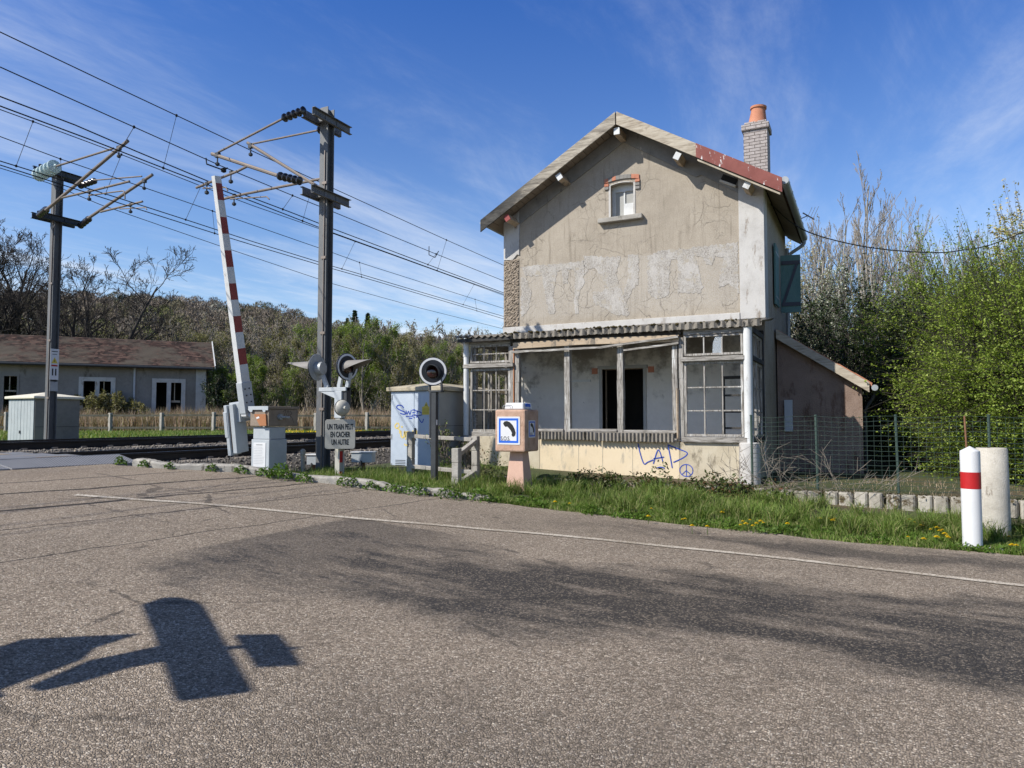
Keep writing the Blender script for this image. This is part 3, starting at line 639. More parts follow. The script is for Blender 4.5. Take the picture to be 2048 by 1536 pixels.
# kerb: cast concrete, slumped and uneven
KP = [(-10.62,7.56),(-10.1,7.62),(-9.5,7.95),(-8.8,8.3),(-7.7,8.67),(-6.7,8.9),(-6.0,9.05),(-5.05,9.4)]
kp = smooth_pts(KP, 10); mb = MB(); vs = []
for i, (x, y) in enumerate(kp):
    a = kp[max(0, i-1)]; b2 = kp[min(len(kp)-1, i+1)]; dx, dy = b2[0]-a[0], b2[1]-a[1]; l = math.hypot(dx, dy); nx, ny = -dy/l, dx/l
    z = float(zr(x)); j = rnd.uniform(-.01, .01); hgt = .105+.02*math.sin(i*.31)+j-(.05 if i > len(kp)-8 else 0)
    for off, zz in ((0,-.1),(0,hgt*.8),(.025,hgt),(.15,hgt+.005),(.17,hgt*.8),(.17,-.1)): vs.append((x+nx*off, y+ny*off, z+zz))
n = 6; fs = [(i*n+k, i*n+(k+1) % n, (i+1)*n+(k+1) % n, (i+1)*n+k) for i in range(len(kp)-1) for k in range(n)]+[tuple(range(n)), tuple(range((len(kp)-1)*n, len(kp)*n))]
mb.add(vs, fs); structure(mb.build('kerb', M['kerb'], bevel=.008))
# ------------------------------------------------------------------ railway
TRK = [(-11.63,-13.07,.93),(-15.6,-17.04,1.06)]
# ballast bed sheet
bx = np.linspace(-18.7, -10.25, 120); by = ug((7.62,22,140),(22,140,90))
def bed_z(X, Y):
    z = np.interp(X, [-18.7,-18.2,-17.8,-14.9,-14.5,-13.9,-10.95,-10.35,-10.25], [.6,.72,.865,.865,.80,.735,.735,.46,.40])
    rs = np.random.RandomState(3).rand(*X.shape)
    return z+.03*(rs-.5)
bed = sheet('ballast_bed', bx, by, bed_z, M['ballast_bed'])
rs = np.random.RandomState(11)
OCT = np.array([(1,0,0),(-1,0,0),(0,1,0),(0,-1,0),(0,0,1),(0,0,-1)], float); OF = np.array([(0,2,4),(2,1,4),(1,3,4),(3,0,4),(2,0,5),(1,2,5),(3,1,5),(0,3,5)])
n = 16000; px = rs.uniform(-18.3, -10.2, n); py = 7.6+(rs.rand(n)**1.6)*17
pz = bed_z(px[None,:], py[None,:])[0]+.005
szs = rs.uniform(.018, .042, n)[:,None]*rs.uniform(.6, 1.2, (n,3)); base = OCT[None]*szs[:,None,:]
ang = rs.rand(n)*6.28; ca, sa = np.cos(ang), np.sin(ang); base = base+rs.uniform(-.008, .008, base.shape)
bxr = base[...,0]*ca[:,None]-base[...,2]*sa[:,None]; bzr = base[...,0]*sa[:,None]+base[...,2]*ca[:,None]
V = np.stack([bxr+px[:,None], base[...,1]+py[:,None], bzr+pz[:,None]], -1).reshape(-1, 3)
F = (OF[None]+6*np.arange(n)[:,None,None]).reshape(-1, 3)
tag(np_obj('ballast_gravel', V, F, M['ballast']), 'grey crushed stone ballast heaped around the railway tracks', 'gravel', None, 'stuff')
def rail(mb, x, z, y0, y1):
    prof = [(-.07,-.172),(.07,-.172),(.07,-.160),(.012,-.14),(.009,-.05),(.034,-.04),(.036,-.012),(.028,0),(-.028,0),(-.036,-.012),(-.034,-.04),(-.009,-.05),(-.012,-.14),(-.07,-.160)]
    k = len(prof); vs = [(x+a, y, z+c) for y in (y0, y1) for a, c in prof]
    fs = [(i, (i+1) % k, (i+1) % k+k, i+k) for i in range(k)]
    mb.add(vs, [f for i, f in enumerate(fs) if i != 7], 0); mb.add([vs[7], vs[8], vs[8+k], vs[7+k]], [(0,1,2,3)], 1)
for ti, (xa, xb, z) in enumerate(TRK):
    t = thing('railway_track', ['nearer railway track, two dark rails running past the steel mast toward the house', 'farther railway track in front of the slatted relay cabinet and the field'][ti], 'railway track', ((xa+xb)/2, 8, z-.2), 'railway tracks through the crossing')
    for x in (xa, xb):
        mb = MB(); rail(mb, x, z, -60, 160); mb.build('rail', [M['rail_side'], M['rail_top']], t)
    for k in range(30):
        y = 8.0+k*.62; mb = MB(); mb.box((xa+xb)/2-1.2, (xa+xb)/2+1.2, y-.13, y+.13, z-.36, z-.168)
        for x in (xa, xb):
            for s_ in (-.1, .1): mb.box(x+s_-.03, x+s_+.03, y-.06, y+.06, z-.17, z-.13)
        mb.build('sleeper', M['sleeper'], t, bevel=.01)
# crossing deck panels (ribbed), between and beside the rails
dk = thing('crossing_deck', 'dark ribbed panels of the level crossing laid between the rails', 'crossing deck', (-14, 5, .9))
for (x0, x1, z0, z1, ye) in ((-11.55,-10.92,.932,.83,7.98),(-13.0,-12.34,.932,.934,7.55),(-12.33,-11.71,.934,.932,7.55),(-13.8,-13.15,.935,.932,7.6),(-15.53,-14.9,1.062,1.055,7.7),(-16.32,-15.68,1.064,1.062,7.6),(-16.96,-16.33,1.062,1.064,7.6),(-17.75,-17.12,1.01,1.062,7.7)):
    k = 0
    for ya, yb in ((-3,0.2),(.22,3.4),(3.42,5.9),(5.92,ye)):
        mb = MB(); f = .35 if yb == ye else 0
        mb.add([(x0,ya,z0-.14),(x1,ya,z1-.14),(x1,yb-(f if x1 > -11 else 0),z1-.14),(x0,yb,z0-.14),(x0,ya,z0),(x1,ya,z1),(x1,yb-(f*.2 if x1 > -11 else 0),z1-(.02 if f else 0)),(x0,yb,z0)], [(0,3,2,1),(4,5,6,7),(0,1,5,4),(1,2,6,5),(2,3,7,6),(3,0,4,7)])
        mb.build('deck_panel', M['ribbed'], dk, bevel=.012)
#PART3
# ------------------------------------------------------------------ the abandoned crossing keeper's house
HX0, HX1, HY0, HY1 = -7.67, -1.79, 15.0, 19.5
APX, APZ, SL = -4.70, 8.14, .588
house = thing('keeper_house', 'derelict two storey crossing keeper house with beige plaster gable and wrecked front veranda', 'house', (-4.7,15,.4))
def rz(x): return APZ-.13-SL*abs(x-APX)
def arch(x0, x1, z0, z1, rise, n=8):
    return [(x0,z0),(x1,z0)]+[(x1+(x0-x1)*i/n, z1+rise*math.sin(math.pi*i/n)) for i in range(n+1)]
attic = arch(-5.03,-4.47,6.02,6.74,.035)
doorh = [(-5.23,.6),(-4.30,.6),(-4.30,2.63),(-5.23,2.63)]
mb = MB()      # upper facade + lower inner wall behind the veranda, one solid wall with real openings
mb.prism([(HX0,.3),(HX1,.3),(HX1,rz(HX1)),(APX,rz(APX)),(HX0,rz(HX0))], (0,HY0,0), (1,0,0), (0,0,1), (0,.3,0), 0, [attic, doorh])
mb.prism([(HX0,.3),(HX1,.3),(HX1,rz(HX1)),(APX,rz(APX)),(HX0,rz(HX0))], (0,HY1-.3,0), (1,0,0), (0,0,1), (0,.3,0))
win = [(16.95,4.05),(17.85,4.05),(17.85,5.4),(16.95,5.4)]
mb.prism([(HY0+.3,.3),(HY1-.3,.3),(HY1-.3,rz(HX1)),(HY0+.3,rz(HX1))], (HX1-.3,0,0), (0,1,0), (0,0,1), (.3,0,0), 0, [win])
mb.prism([(HY0+.3,.3),(HY1-.3,.3),(HY1-.3,rz(HX0)),(HY0+.3,rz(HX0))], (HX0,0,0), (0,1,0), (0,0,1), (.3,0,0))
wall = mb.build('wall', M['facade'], house)
mb = MB(); mb.prism([(HX0+.02,.6),(-5.30,.6),(-5.30,2.66),(-4.23,2.66),(-4.23,.6),(HX1-.02,.6),(HX1-.02,3.50),(HX0+.02,3.50)], (0,HY0-.012,0), (1,0,0), (0,0,1), (0,.010,0))
mb.build('inner_plaster', M['inner_plaster'], wall)
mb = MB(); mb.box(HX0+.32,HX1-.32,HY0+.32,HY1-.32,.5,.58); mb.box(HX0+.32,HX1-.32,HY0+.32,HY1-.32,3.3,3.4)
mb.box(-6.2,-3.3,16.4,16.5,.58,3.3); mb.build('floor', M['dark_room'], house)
# quoins, string course, frieze
mb = MB(); zt = rz(-2.27)
mb.prism([(-2.262,3.56),(HX1+.02,3.56),(HX1+.02,rz(HX1)-.04),(-2.262,zt-.05)], (0,HY0-.03,0), (1,0,0), (0,0,1), (0,.045,0))
mb.box(HX1-.005,HX1+.025,HY0+.016,HY0+.45,3.56,rz(HX1)-.04)
q = mb.build('quoin', M['white_plaster'], house, bevel=.012); q['label'] = 'white plastered corner strip'
mb = MB(); mb.prism([(HX0-.02,5.32),(-7.45,5.30),(-7.33,5.42),(-7.275,5.40),(-7.275,rz(-7.27)-.05),(HX0-.02,rz(HX0)-.04)], (0,HY0-.03,0), (1,0,0), (0,0,1), (0,.045,0))
q = mb.build('quoin', M['white_plaster'], house, bevel=.01); q['label'] = 'white plaster left at the top of the corner'
# rubble corner: lumpy relief
nx, nz = 14, 60; vs = []; rr = np.random.RandomState(5)
for j in range(nz+1):
    for i in range(nx+1):
        e = .0 if i in (0, nx) or j in (0, nz) else 1
        vs.append((HX0-.015+i*(.40/nx)+e*rr.uniform(-.008,.008), HY0-.006-e*rr.uniform(.0,.034), 3.71+j*(1.61/nz)))
fs = [(j*(nx+1)+i, j*(nx+1)+i+1, (j+1)*(nx+1)+i+1, (j+1)*(nx+1)+i) for j in range(nz) for i in range(nx)]
mb = MB(); mb.add(vs, fs); mb.box(HX0-.03,HX0+.0,HY0+.0,HY0+.4,3.7,5.3)
q = mb.build('corner_rubble', M['rubble'], house); q['label'] = 'corner where the plaster has fallen off the rubble stone'
mb = MB(); mb.box(HX0-.03,HX1-.475,HY0-.05,HY0+.005,3.555,3.70); mb.build('string_course', M['white_plaster'], house, bevel=.008)
mb = MB()
fz = lambda x: rz(x)+.0
mb.prism([(-7.27,fz(-7.27)-.36),(-7.27,fz(-7.27)),(APX,fz(APX)),(-2.265,fz(-2.265)),(-2.265,fz(-2.265)-.40),(-3.0,fz(-3.0)-.34),(-3.12,fz(-3.12)-.44),(-4.2,fz(-4.2)-.36),(APX,fz(APX)-.34)], (0,HY0-.028,0), (1,0,0), (0,0,1), (0,.03,0))
mb.build('frieze', M['frieze'], house, bevel=.006)
# remains of a painted sign: torn patches of grey-white paint between bare letter shapes
def rag(poly, step=.035, amp=.022):
    r3 = random.Random(len(poly)+int(poly[0][0]*100)); out = []
    for i, a in enumerate(poly):
        b2 = poly[(i+1) % len(poly)]; L = math.hypot(b2[0]-a[0], b2[1]-a[1]); k = max(1, int(L/step))
        for j in range(k):
            t = j/k; out.append((a[0]+(b2[0]-a[0])*t+r3.uniform(-amp, amp), a[1]+(b2[1]-a[1])*t+r3.uniform(-amp, amp)))
    return out
def sg(u, v):   # sketch units of the sign area -> wall metres
    return (-7.255+(u-155)/(1820-155)*4.985, 3.72+(640-v)/(640-40)*1.42 if False else 5.13-(v-(205-(u-155)*.099))/315.0*.95)
GH = [[(160,205),(345,190),(520,180),(690,160),(690,330),(650,395),(640,560),(610,560),(615,230),(560,225),(555,330),(515,330),(510,225),(465,240),(455,320),(440,440),(455,560),(400,575),(360,380),(345,275),(200,280)],
      [(690,120),(870,130),(975,125),(945,250),(970,350),(1005,430),(1045,560),(930,560),(870,520),(770,480),(760,390),(830,400),(860,360),(830,270),(780,215),(730,215),(700,260),(692,200)],
      [(1030,118),(1115,110),(1110,330),(1060,370),(1030,460),(1000,420),(1040,250)],
      [(1180,130),(1260,85),(1500,70),(1530,150),(1575,350),(1560,385),(1400,390),(1395,150),(1345,150),(1335,390),(1290,430),(1240,430),(1180,390)],
      [(1500,65),(1812,30),(1815,400),(1790,350),(1750,320),(1680,350),(1690,260),(1725,130),(1660,130),(1630,185),(1600,185),(1570,130),(1530,125)],
      [(160,290),(205,300),(250,400),(215,560),(160,600)]]
mb = MB()
for g in GH:
    mb.prism(rag([sg(*p) for p in g]), (0,HY0-.006,0), (1,0,0), (0,0,1), (0,.005,0))
g_ = mb.build('sign_paint', M['paint_ghost'], wall); g_['label'] = 'torn remains of grey white sign paint on the plaster'
# attic window
wn = MB(); wn.prism(arch(-5.055,-4.445,5.99,6.74,.055), (0,HY0-.012,0), (1,0,0), (0,0,1), (0,.014,0), 0, [arch(-5.01,-4.49,6.02,6.74,.035)])
wn = wn.build('attic_window', M['white_plaster'], house)
mb = MB(); y = HY0+.16
mb.prism(arch(-5.03,-4.47,6.0,6.74,.035), (0,y,0), (1,0,0), (0,0,1), (0,.05,0), 0, [[(-4.95,6.06),(-4.76,6.06),(-4.76,6.62),(-4.95,6.62)],[(-4.73,6.06),(-4.53,6.06),(-4.53,6.30),(-4.73,6.30)],[(-4.73,6.34),(-4.53,6.34),(-4.53,6.62),(-4.73,6.62)]])
mb.build('frame', M['white_paint'], wn)
mb = MB(); mb.box(-4.96,-4.52,y+.03,y+.045,6.05,6.63); mb.build('board', M['grey_panel'], wn)
mb = MB(); mb.box(-4.735,-4.525,y-.01,y+.02,6.05,6.31); mb.build('board', M['white_paint'], wn)
mb = MB(); mb.box(-5.28,-4.27,HY0-.13,HY0+.15,5.895,6.0); mb.build('sill', M['concrete'], wn, bevel=.012)
mb = MB(); n = 9
for i in range(n):
    a0, a1 = i/n, (i+1)/n; P = []
    for a, rr_ in ((a0,0),(a1,0),(a1,1),(a0,1)):
        x = -5.15+.80*a; P.append((x, 6.80+.05*math.sin(math.pi*a)+.095*rr_))
    mb.prism(P, (0,HY0-.03,0), (1,0,0), (0,0,1), (0,.035,0), 1 if i in (0,2,7,8) else 0)
for x, zz in ((-5.15,6.655),(-5.15,6.725),(-4.44,6.575),(-4.44,6.655),(-4.44,6.735)):
    mb.box(x,x+.10,HY0-.035,HY0,zz,zz+.062, 1 if rnd.random() < .7 else 0)
mb.build('lintel', [M['frieze'], M['red_brick']], wn, bevel=.005)
# roof: two slopes with real thickness, bargeboards, soffit, purlins, gutter
ro = MB(); Y0r, Y1r = 14.47, 19.95
for s_ in (-1, 1):
    xe = APX+s_*3.31
    ze = APZ-SL*3.31
    ro.prism([(APX,APZ),(xe,ze),(xe,ze-.07),(APX,APZ-.07)], (0,Y0r,0), (1,0,0), (0,0,1), (0,Y1r-Y0r,0))
roof = ro.build('roof', M['tiles'], house)
mb = MB()
for s_ in (-1, 1):
    xe = APX+s_*3.27; ze = APZ-SL*3.27
    for k in range(23):
        x0 = APX+s_*(3.27*k/23+.006); x1 = APX+s_*(3.27*(k+1)/23-.006)
        za, zb = APZ-.09-SL*abs(x0-APX), APZ-.09-SL*abs(x1-APX)
        mb.prism([(x0,za),(x1,zb),(x1,zb-.025),(x0,za-.025)], (0,Y0r+.02,0), (1,0,0), (0,0,1), (0,.53,0))
    # eaves soffit running back along the side walls
    xw = HX0 if s_ < 0 else HX1
    za = APZ-.09-SL*abs(xw-APX)
    mb.prism([(xw+s_*.02,za),(xe,ze-.09),(xe,ze-.115),(xw+s_*.02,za-.025)], (0,15.0,0), (1,0,0), (0,0,1), (0,Y1r-15.0,0))
mb.build('soffit', M['soffit'], roof)
def barge(xa, xb, hgt, yy, th, mat, label=None, drop=0.):
    mb = MB(); s_ = 1 if xb > APX else -1
    za, zb = APZ+.02-SL*abs(xa-APX), APZ+.02-SL*abs(xb-APX)
    mb.prism([(xa,za),(xb,zb),(xb,zb-hgt),(xa,za-hgt)], (0,yy,0), (1,0,0), (0,0,1), (0,th,0))
    o = mb.build('bargeboard', mat, roof, bevel=.006)
    if label: o['label'] = label
barge(APX-3.33, APX-.012, .285, 14.43, .035, M['barge'], 'weathered grey bargeboard blackened at its low end')
barge(APX+.012, -2.97, .285, 14.43, .035, M['slope_wood'], 'pale bare wooden bargeboard')
barge(-3.0, APX+3.34, .29, 14.42, .012, M['red_sheet'], 'red metal bargeboard sheet with flaking paint')
mb = MB(); xa, xb = -2.97, APX+3.30
mb.prism([(xa,APZ-.30-SL*abs(xa-APX)),(xb,APZ-.30-SL*abs(xb-APX)),(xb,APZ-.335-SL*abs(xb-APX)),(xa,APZ-.335-SL*abs(xa-APX))], (0,14.425,0), (1,0,0), (0,0,1), (0,.045,0)); mb.build('bargeboard', M['pale_wood'], roof)
for x, m_ in ((-7.36,'dark_red'),(-6.05,'white_paint'),(-4.70,'white_paint'),(-3.40,'white_paint'),(-2.02,'white_paint')):
    zc = APZ-.36-SL*abs(x-APX); a = math.atan(SL)*(1 if x < APX else -1) if abs(x-APX) > .1 else 0
    mb = MB(); mb.M = Matrix.Translation((x,0,zc-.03)) @ Matrix.Rotation(-a, 4, 'Y')
    mb.box(-.065,.065,14.50,15.02,-.075,.075, 0); mb.box(-.066,.066,14.496,14.515,-.076,.076, 1)
    p = mb.build('purlin_end', [M['raw_wood'], M[m_]], roof, bevel=.004)
mb = MB(); mb.tube([(-1.32,14.5,6.16),(-1.32,19.4,6.13)], .075, 12)
for k in range(8): mb.tube([(-1.32,14.7+k*.66,6.16),(-1.32,14.73+k*.66,6.16)], .082, 12)
mb.build('gutter', M['zinc'], roof, smooth=True)
mb = MB(); mb.tube(smooth_pts([(-1.32,19.33,6.10),(-1.36,19.33,5.95),(-1.70,19.33,5.72),(-1.73,19.33,5.5),(-1.73,19.33,.6)], 4), .045, 8); mb.build('downpipe', M['zinc'], roof, smooth=True)
mb = MB(); mb.tube([(-8.03,14.5,6.15),(-8.03,19.9,6.12)], .05, 10); mb.build('gutter', M['zinc'], roof, smooth=True)
# chimney
mb = MB(); mb.box(-2.44,-1.91,17.05,17.56,6.1,8.30); mb.box(-2.48,-1.87,17.01,17.60,8.26,8.40); mb.box(-2.42,-1.93,17.07,17.54,8.40,8.47)
ch = mb.build('chimney', M['chimney_brick'], roof, bevel=.008)
mb = MB(); mb.M = Matrix.Translation((-2.15,17.28,8.45)) @ Matrix.Rotation(R(4), 4, 'Y')
mb.lathe([(.215,0),(.205,.06),(.165,.30),(.16,.36),(.185,.37),(.185,.42),(.15,.425),(.14,.1)], (0,0,0), 24); pot = mb.build('chimney_pot', M['terracotta'], roof, smooth=True)
# missing beam's niche in the right rake, its shade painted on a dark plate
mb = MB(); mb.M = Matrix.Translation((-2.44,14.965,6.47)) @ Matrix.Rotation(R(28), 4, 'Y'); mb.box(-.17,.17,0,.006,-.07,.075); mb.build('hole_shade_plate', M['dark_room'], house)
mb = MB(); mb.M = Matrix.Translation((-2.46,14.9,6.39)) @ Matrix.Rotation(R(28), 4, 'Y'); mb.box(-.18,.18,0,.07,-.02,.02); mb.build('brick_ledge', M['pale_concrete'], house)
# shutters on the right side
mb = MB(); mb.box(HX1+.03,HX1+.07,16.5,17.15,4.06,5.42); s1 = mb.build('shutter', M['teal'], house, bevel=.005); s1['label'] = 'teal shutter folded flat on the side wall'
mb = MB(); mb.box(HX1+.07,HX1+.075,16.5,17.15,4.22,4.25); mb.box(HX1+.07,HX1+.075,16.5,17.15,5.22,5.25); mb.build('hinge_strap', M['galv'], s1)
mb = MB(); mb.M = Matrix.Translation((HX1+.03,17.9,0)) @ Matrix.Rotation(R(8), 4, 'Z')
mb.box(0,.44,-.02,.02,4.05,5.42); s2 = mb.build('shutter', M['teal'], house, bevel=.005); s2['label'] = 'teal shutter standing open with a dark Z brace'
mb = MB(); mb.M = Matrix.Translation((HX1+.03,17.9,0)) @ Matrix.Rotation(R(8), 4, 'Z')
mb.box(.02,.43,-.045,-.02,4.20,4.29); mb.box(.02,.43,-.045,-.02,5.19,5.28); mb.beam((.06,-.033,4.29),(.36,-.033,5.19),.06,.022,(0,1,0)); mb.build('brace', M['teal_bar'], s2)
# ------------------------------------------------------------------ veranda
VY = 13.2; ver = house
vb = MB(); vb.box(-5.95,-3.12,VY+.004,VY+.2,.34,1.125); vb = vb.build('veranda_base', M['cream_panel'], house, bevel=.006)
for bb in ((-7.58,-5.953,VY+.0,VY+.2,.3,1.165),(-3.117,-1.93,VY+.0,VY+.2,.3,1.10),(-7.66,-7.46,VY+.22,HY0-.02,.3,1.16),(-2.03,-1.83,VY+.22,HY0-.02,.3,1.09)):
    mb = MB(); mb.box(*bb); mb.build('base_wall', M['stained_base'], vb, bevel=.008)
mb = MB()
for x in (-5.12,-4.62,-4.02): mb.box(x,x+.012,VY+.0,VY+.006,.36,1.12)
mb.build('panel_joint', M['stained_base'], vb)
mb = MB(); mb.box(-7.5,-1.95,VY+.2,HY0-.02,.45,.6); mb.build('veranda_floor', M['concrete'], house)
mb = MB(); mb.lathe([(.075,1.10),(.078,1.2),(.078,3.1),(.085,3.2)], (-1.875,VY+.02,0), 20); mb.build('corner_column', M['white_paint'], house, smooth=True)
mb = MB(); mb.lathe([(.19,.2),(.185,.6),(.18,1.10),(.16,1.115)], (-1.875,VY+.03,0), 22); mb.build('column_plinth', M['white_plaster'], house, smooth=True)
mb = MB(); mb.lathe([(.062,1.18),(.062,2.86),(.070,2.87),(.070,2.95),(.062,2.96),(.062,3.24)], (-7.69,VY+.02,0), 16); mb.build('corner_column', M['white_paint'], house, smooth=True)
mb = MB(); mb.lathe([(.14,.3),(.14,1.12),(.12,1.17)], (-7.66,VY+.06,0), 18); mb.build('column_plinth', M['concrete'], house, smooth=True)
def crooked(mb, p0, p1, w, h, up=(0,1,0), seg=6, amp=.006, mi=0):
    p0, p1 = Vector(p0), Vector(p1); pr = p0
    for k in range(1, seg+1):
        q = p0.lerp(p1, k/seg)
        if k < seg: q = q+Vector((rnd.uniform(-amp, amp), rnd.uniform(-amp, amp), rnd.uniform(-amp, amp)))
        mb.beam(pr, q, w*rnd.uniform(.93, 1.04), h, up, mi); pr = q
# front posts
for x, ww in ((-6.60,.08),(-6.475,.10),(-5.36,.125),(-4.25,.125),(-3.19,.10),(-3.07,.085)):
    mb = MB(); crooked(mb, (x,VY+.08,1.14),(x+rnd.uniform(-.01,.01),VY+.08,3.05), ww, .12, (0,1,0), 5, .004)
    p = mb.build('veranda_post', M['wood_z'], house, bevel=.006)
mb = MB(); mb.beam((-6.545,VY+.01,1.2),(-6.545,VY+.01,3.0),.02,.02); p = mb.build('drain_strip', M['orange_rust'], house)
mb = MB(); mb.beam((-3.13,VY-.02,1.12),(-3.14,VY-.01,2.1),.035,.03); p = mb.build('batten', M['raw_wood'], house)
# sill with a hanging strip of corrugated sheet
mb = MB(); mb.box(-6.42,-5.43,VY-.02,VY+.16,1.275,1.33); mb.box(-5.29,-4.32,VY-.01,VY+.16,1.28,1.335); mb.box(-4.18,-3.14,VY-.015,VY+.16,1.27,1.32); mb.build('sill', M['wood_x'], vb, bevel=.008)
def corr_strip(mb, x0, x1, y, z0, z1, pitch=.075, amp=.02, jit=.0):
    n = int((x1-x0)/pitch*8); vs = []; r3 = random.Random(3)
    for i in range(n+1):
        x = x0+(x1-x0)*i/n; yy = y-amp*math.cos(2*math.pi*(x-x0)/pitch); vs += [(x,yy,z0+r3.uniform(-jit, jit)),(x,yy,z1),(x,yy+.012,z0),(x,yy+.012,z1)]
    fs = []
    for i in range(n):
        a, c = 4*i, 4*i+4; fs += [(a,c,c+1,a+1),(a+2,a+3,c+3,c+2),(a,a+2,c+2,c),(a+1,c+1,c+3,a+3)]
    mb.add(vs, fs)
mb = MB(); corr_strip(mb, -6.0,-4.72, VY-.10, 1.12,1.275, jit=.012); corr_strip(mb, -4.70,-3.18, VY-.115, 1.105,1.265, jit=.015); mb.box(-6.0,-3.18,VY-.06,VY+.0,1.255,1.275)
mb.build('corrugated_apron', M['corrugated'], vb, smooth=True)
# sagging boards under the roof edge
mb = MB(); mb.M = None
mb.prism([(-6.55,2.985),(-5.0,3.005),(-3.10,2.97),(-3.10,3.10),(-5.0,3.125),(-6.55,3.115)], (0,VY-.02,0), (1,0,0), (0,0,1), (0,.025,0)); mb.build('fascia_board', M['raw_wood'], house)
mb = MB(); crooked(mb, (-6.55,VY-.05,2.915),(-4.6,VY-.07,2.925),.04,.06,(0,1,0),5,.006); crooked(mb, (-4.6,VY-.07,2.925),(-3.10,VY-.05,3.06),.04,.075,(0,1,0),4,.008); mb.build('sagging_batten', M['wood_x'], house)
mb = MB(); crooked(mb, (-4.16,VY-.03,2.855),(-3.10,VY-.03,2.945),.035,.05,(0,1,0),3,.005); mb.build('sagging_batten', M['wood_x'], house)
mb = MB(); mb.beam((-6.6,VY+.1,3.17),(-3.08,VY+.1,3.17),.10,.12); mb.beam((-6.6,VY+.22,3.05),(-3.1,VY+.2,3.03),.06,.06); mb.build('wall_plate', M['wood_dark'], house)
# glazed frames
def grid_xz(name, x0, x1, z0, z1, cols, rows, y, fw=.05, mw=.022, d=.05, mat='wood_z', skip=(), parent=None, M4=None):
    mb = MB(); mb.M = M4
    mb.box(x0,x0+fw,y,y+d,z0,z1); mb.box(x1-fw,x1,y,y+d,z0,z1); mb.box(x0+fw,x1-fw,y+.002,y+d-.002,z0,z0+fw); mb.box(x0+fw,x1-fw,y+.002,y+d-.002,z1-fw,z1)
    for i in range(1, cols):
        x = x0+fw+(x1-x0-2*fw)*i/cols; mb.box(x-mw/2,x+mw/2,y+.008,y+d-.008,z0+fw,z1-fw)
    for j in range(1, rows):
        z = z0+fw+(z1-z0-2*fw)*j/rows
        if j not in skip: mb.box(x0+fw,x1-fw,y+.012,y+d-.012,z-mw/2,z+mw/2)
    return mb.build(name, M[mat], parent, bevel=.003)
lw = MB(); lw.box(-7.74,-6.54,VY-.05,VY+.13,2.615,2.70)
lw = lw.build('veranda_window', M['wood_x'], house, bevel=.006); lw['label'] = 'unglazed left front window of the veranda'
mb = MB(); mb.box(-7.62,-6.64,VY+.02,VY+.12,3.10,3.21); mb.build('head_rail', M['wood_x'], lw, bevel=.006)
mb = MB(); mb.box(-7.60,-6.64,VY+.01,VY+.10,1.165,1.26); mb.build('sill', M['wood_x'], lw, bevel=.006)
grid_xz('frame', -7.60,-6.64,2.72,3.10,3,2,VY+.03,.04,.022,parent=lw); grid_xz('frame', -7.60,-6.64,1.26,2.60,3,3,VY+.03,.05,.024,parent=lw)
rw = MB(); rw.box(-3.06,-1.93,VY-.05,VY+.13,2.595,2.675)
rw = rw.build('veranda_window', M['wood_x'], house, bevel=.006); rw['label'] = 'right front window of the veranda with broken panes'
mb = MB(); mb.box(-3.02,-1.96,VY+.01,VY+.12,3.09,3.19); mb.build('head_rail', M['wood_x'], rw, bevel=.006)
mb = MB(); mb.box(-3.05,-1.90,VY-.06,VY+.13,1.105,1.20); mb.build('sill', M['wood_x'], rw, bevel=.006)
grid_xz('frame', -3.02,-1.96,2.70,3.085,3,1,VY+.03,.04,.025,parent=rw); grid_xz('frame', -3.02,-1.96,1.21,2.585,3,3,VY+.03,.045,.025,parent=rw)
mb = MB(); mb.prism([(-2.50,2.74),(-2.33,2.74),(-2.33,3.05),(-2.44,3.05),(-2.49,2.93)], (0,VY+.05,0), (1,0,0), (0,0,1), (0,.004,0)); mb.build('pane', M['clear_glass'], rw)
# side windows (in the plane x = const): same grids turned by 90 degrees
def side(x): return Matrix(((0,-1,0,x),(1,0,0,0),(0,0,1,0),(0,0,0,1)))
for xs, lab in ((-1.86,'right side window of the veranda with dark frames'),(-7.55,'left side window of the veranda')):
    sw = MB(); sw.box(xs-.05,xs+.05,VY+.10,VY+.20,1.1,3.2); sw.box(xs-.05,xs+.05,HY0-.12,HY0-.02,1.1,3.3); sw.box(xs-.06,xs+.06,VY+.2,HY0-.12,2.6,2.68); sw.box(xs-.05,xs+.05,VY+.2,HY0-.12,3.12,3.22); sw.box(xs-.06,xs+.06,VY+.2,HY0-.12,1.09,1.17)
    sw = sw.build('veranda_window', M['wood_dark'] if xs > -5 else M['wood_y'], house, bevel=.005); sw['label'] = lab
    mt = 'wood_z'
    for a, b2 in ((VY+.2, 14.02),(14.08, HY0-.12)):
        grid_xz('frame', a, b2, 1.17, 2.6, 2, 3, -.02, .05, .025, .04, mt, parent=sw, M4=side(xs)); grid_xz('frame', a, b2, 2.68, 3.12, 2, 1, -.02, .04, .025, .04, mt, parent=sw, M4=side(xs))
oc_ = grid_xz('open_casement', -2.50,-2.02,.98,2.36,1,4,14.1,.06,.04,.05,'wood_dark',parent=house)
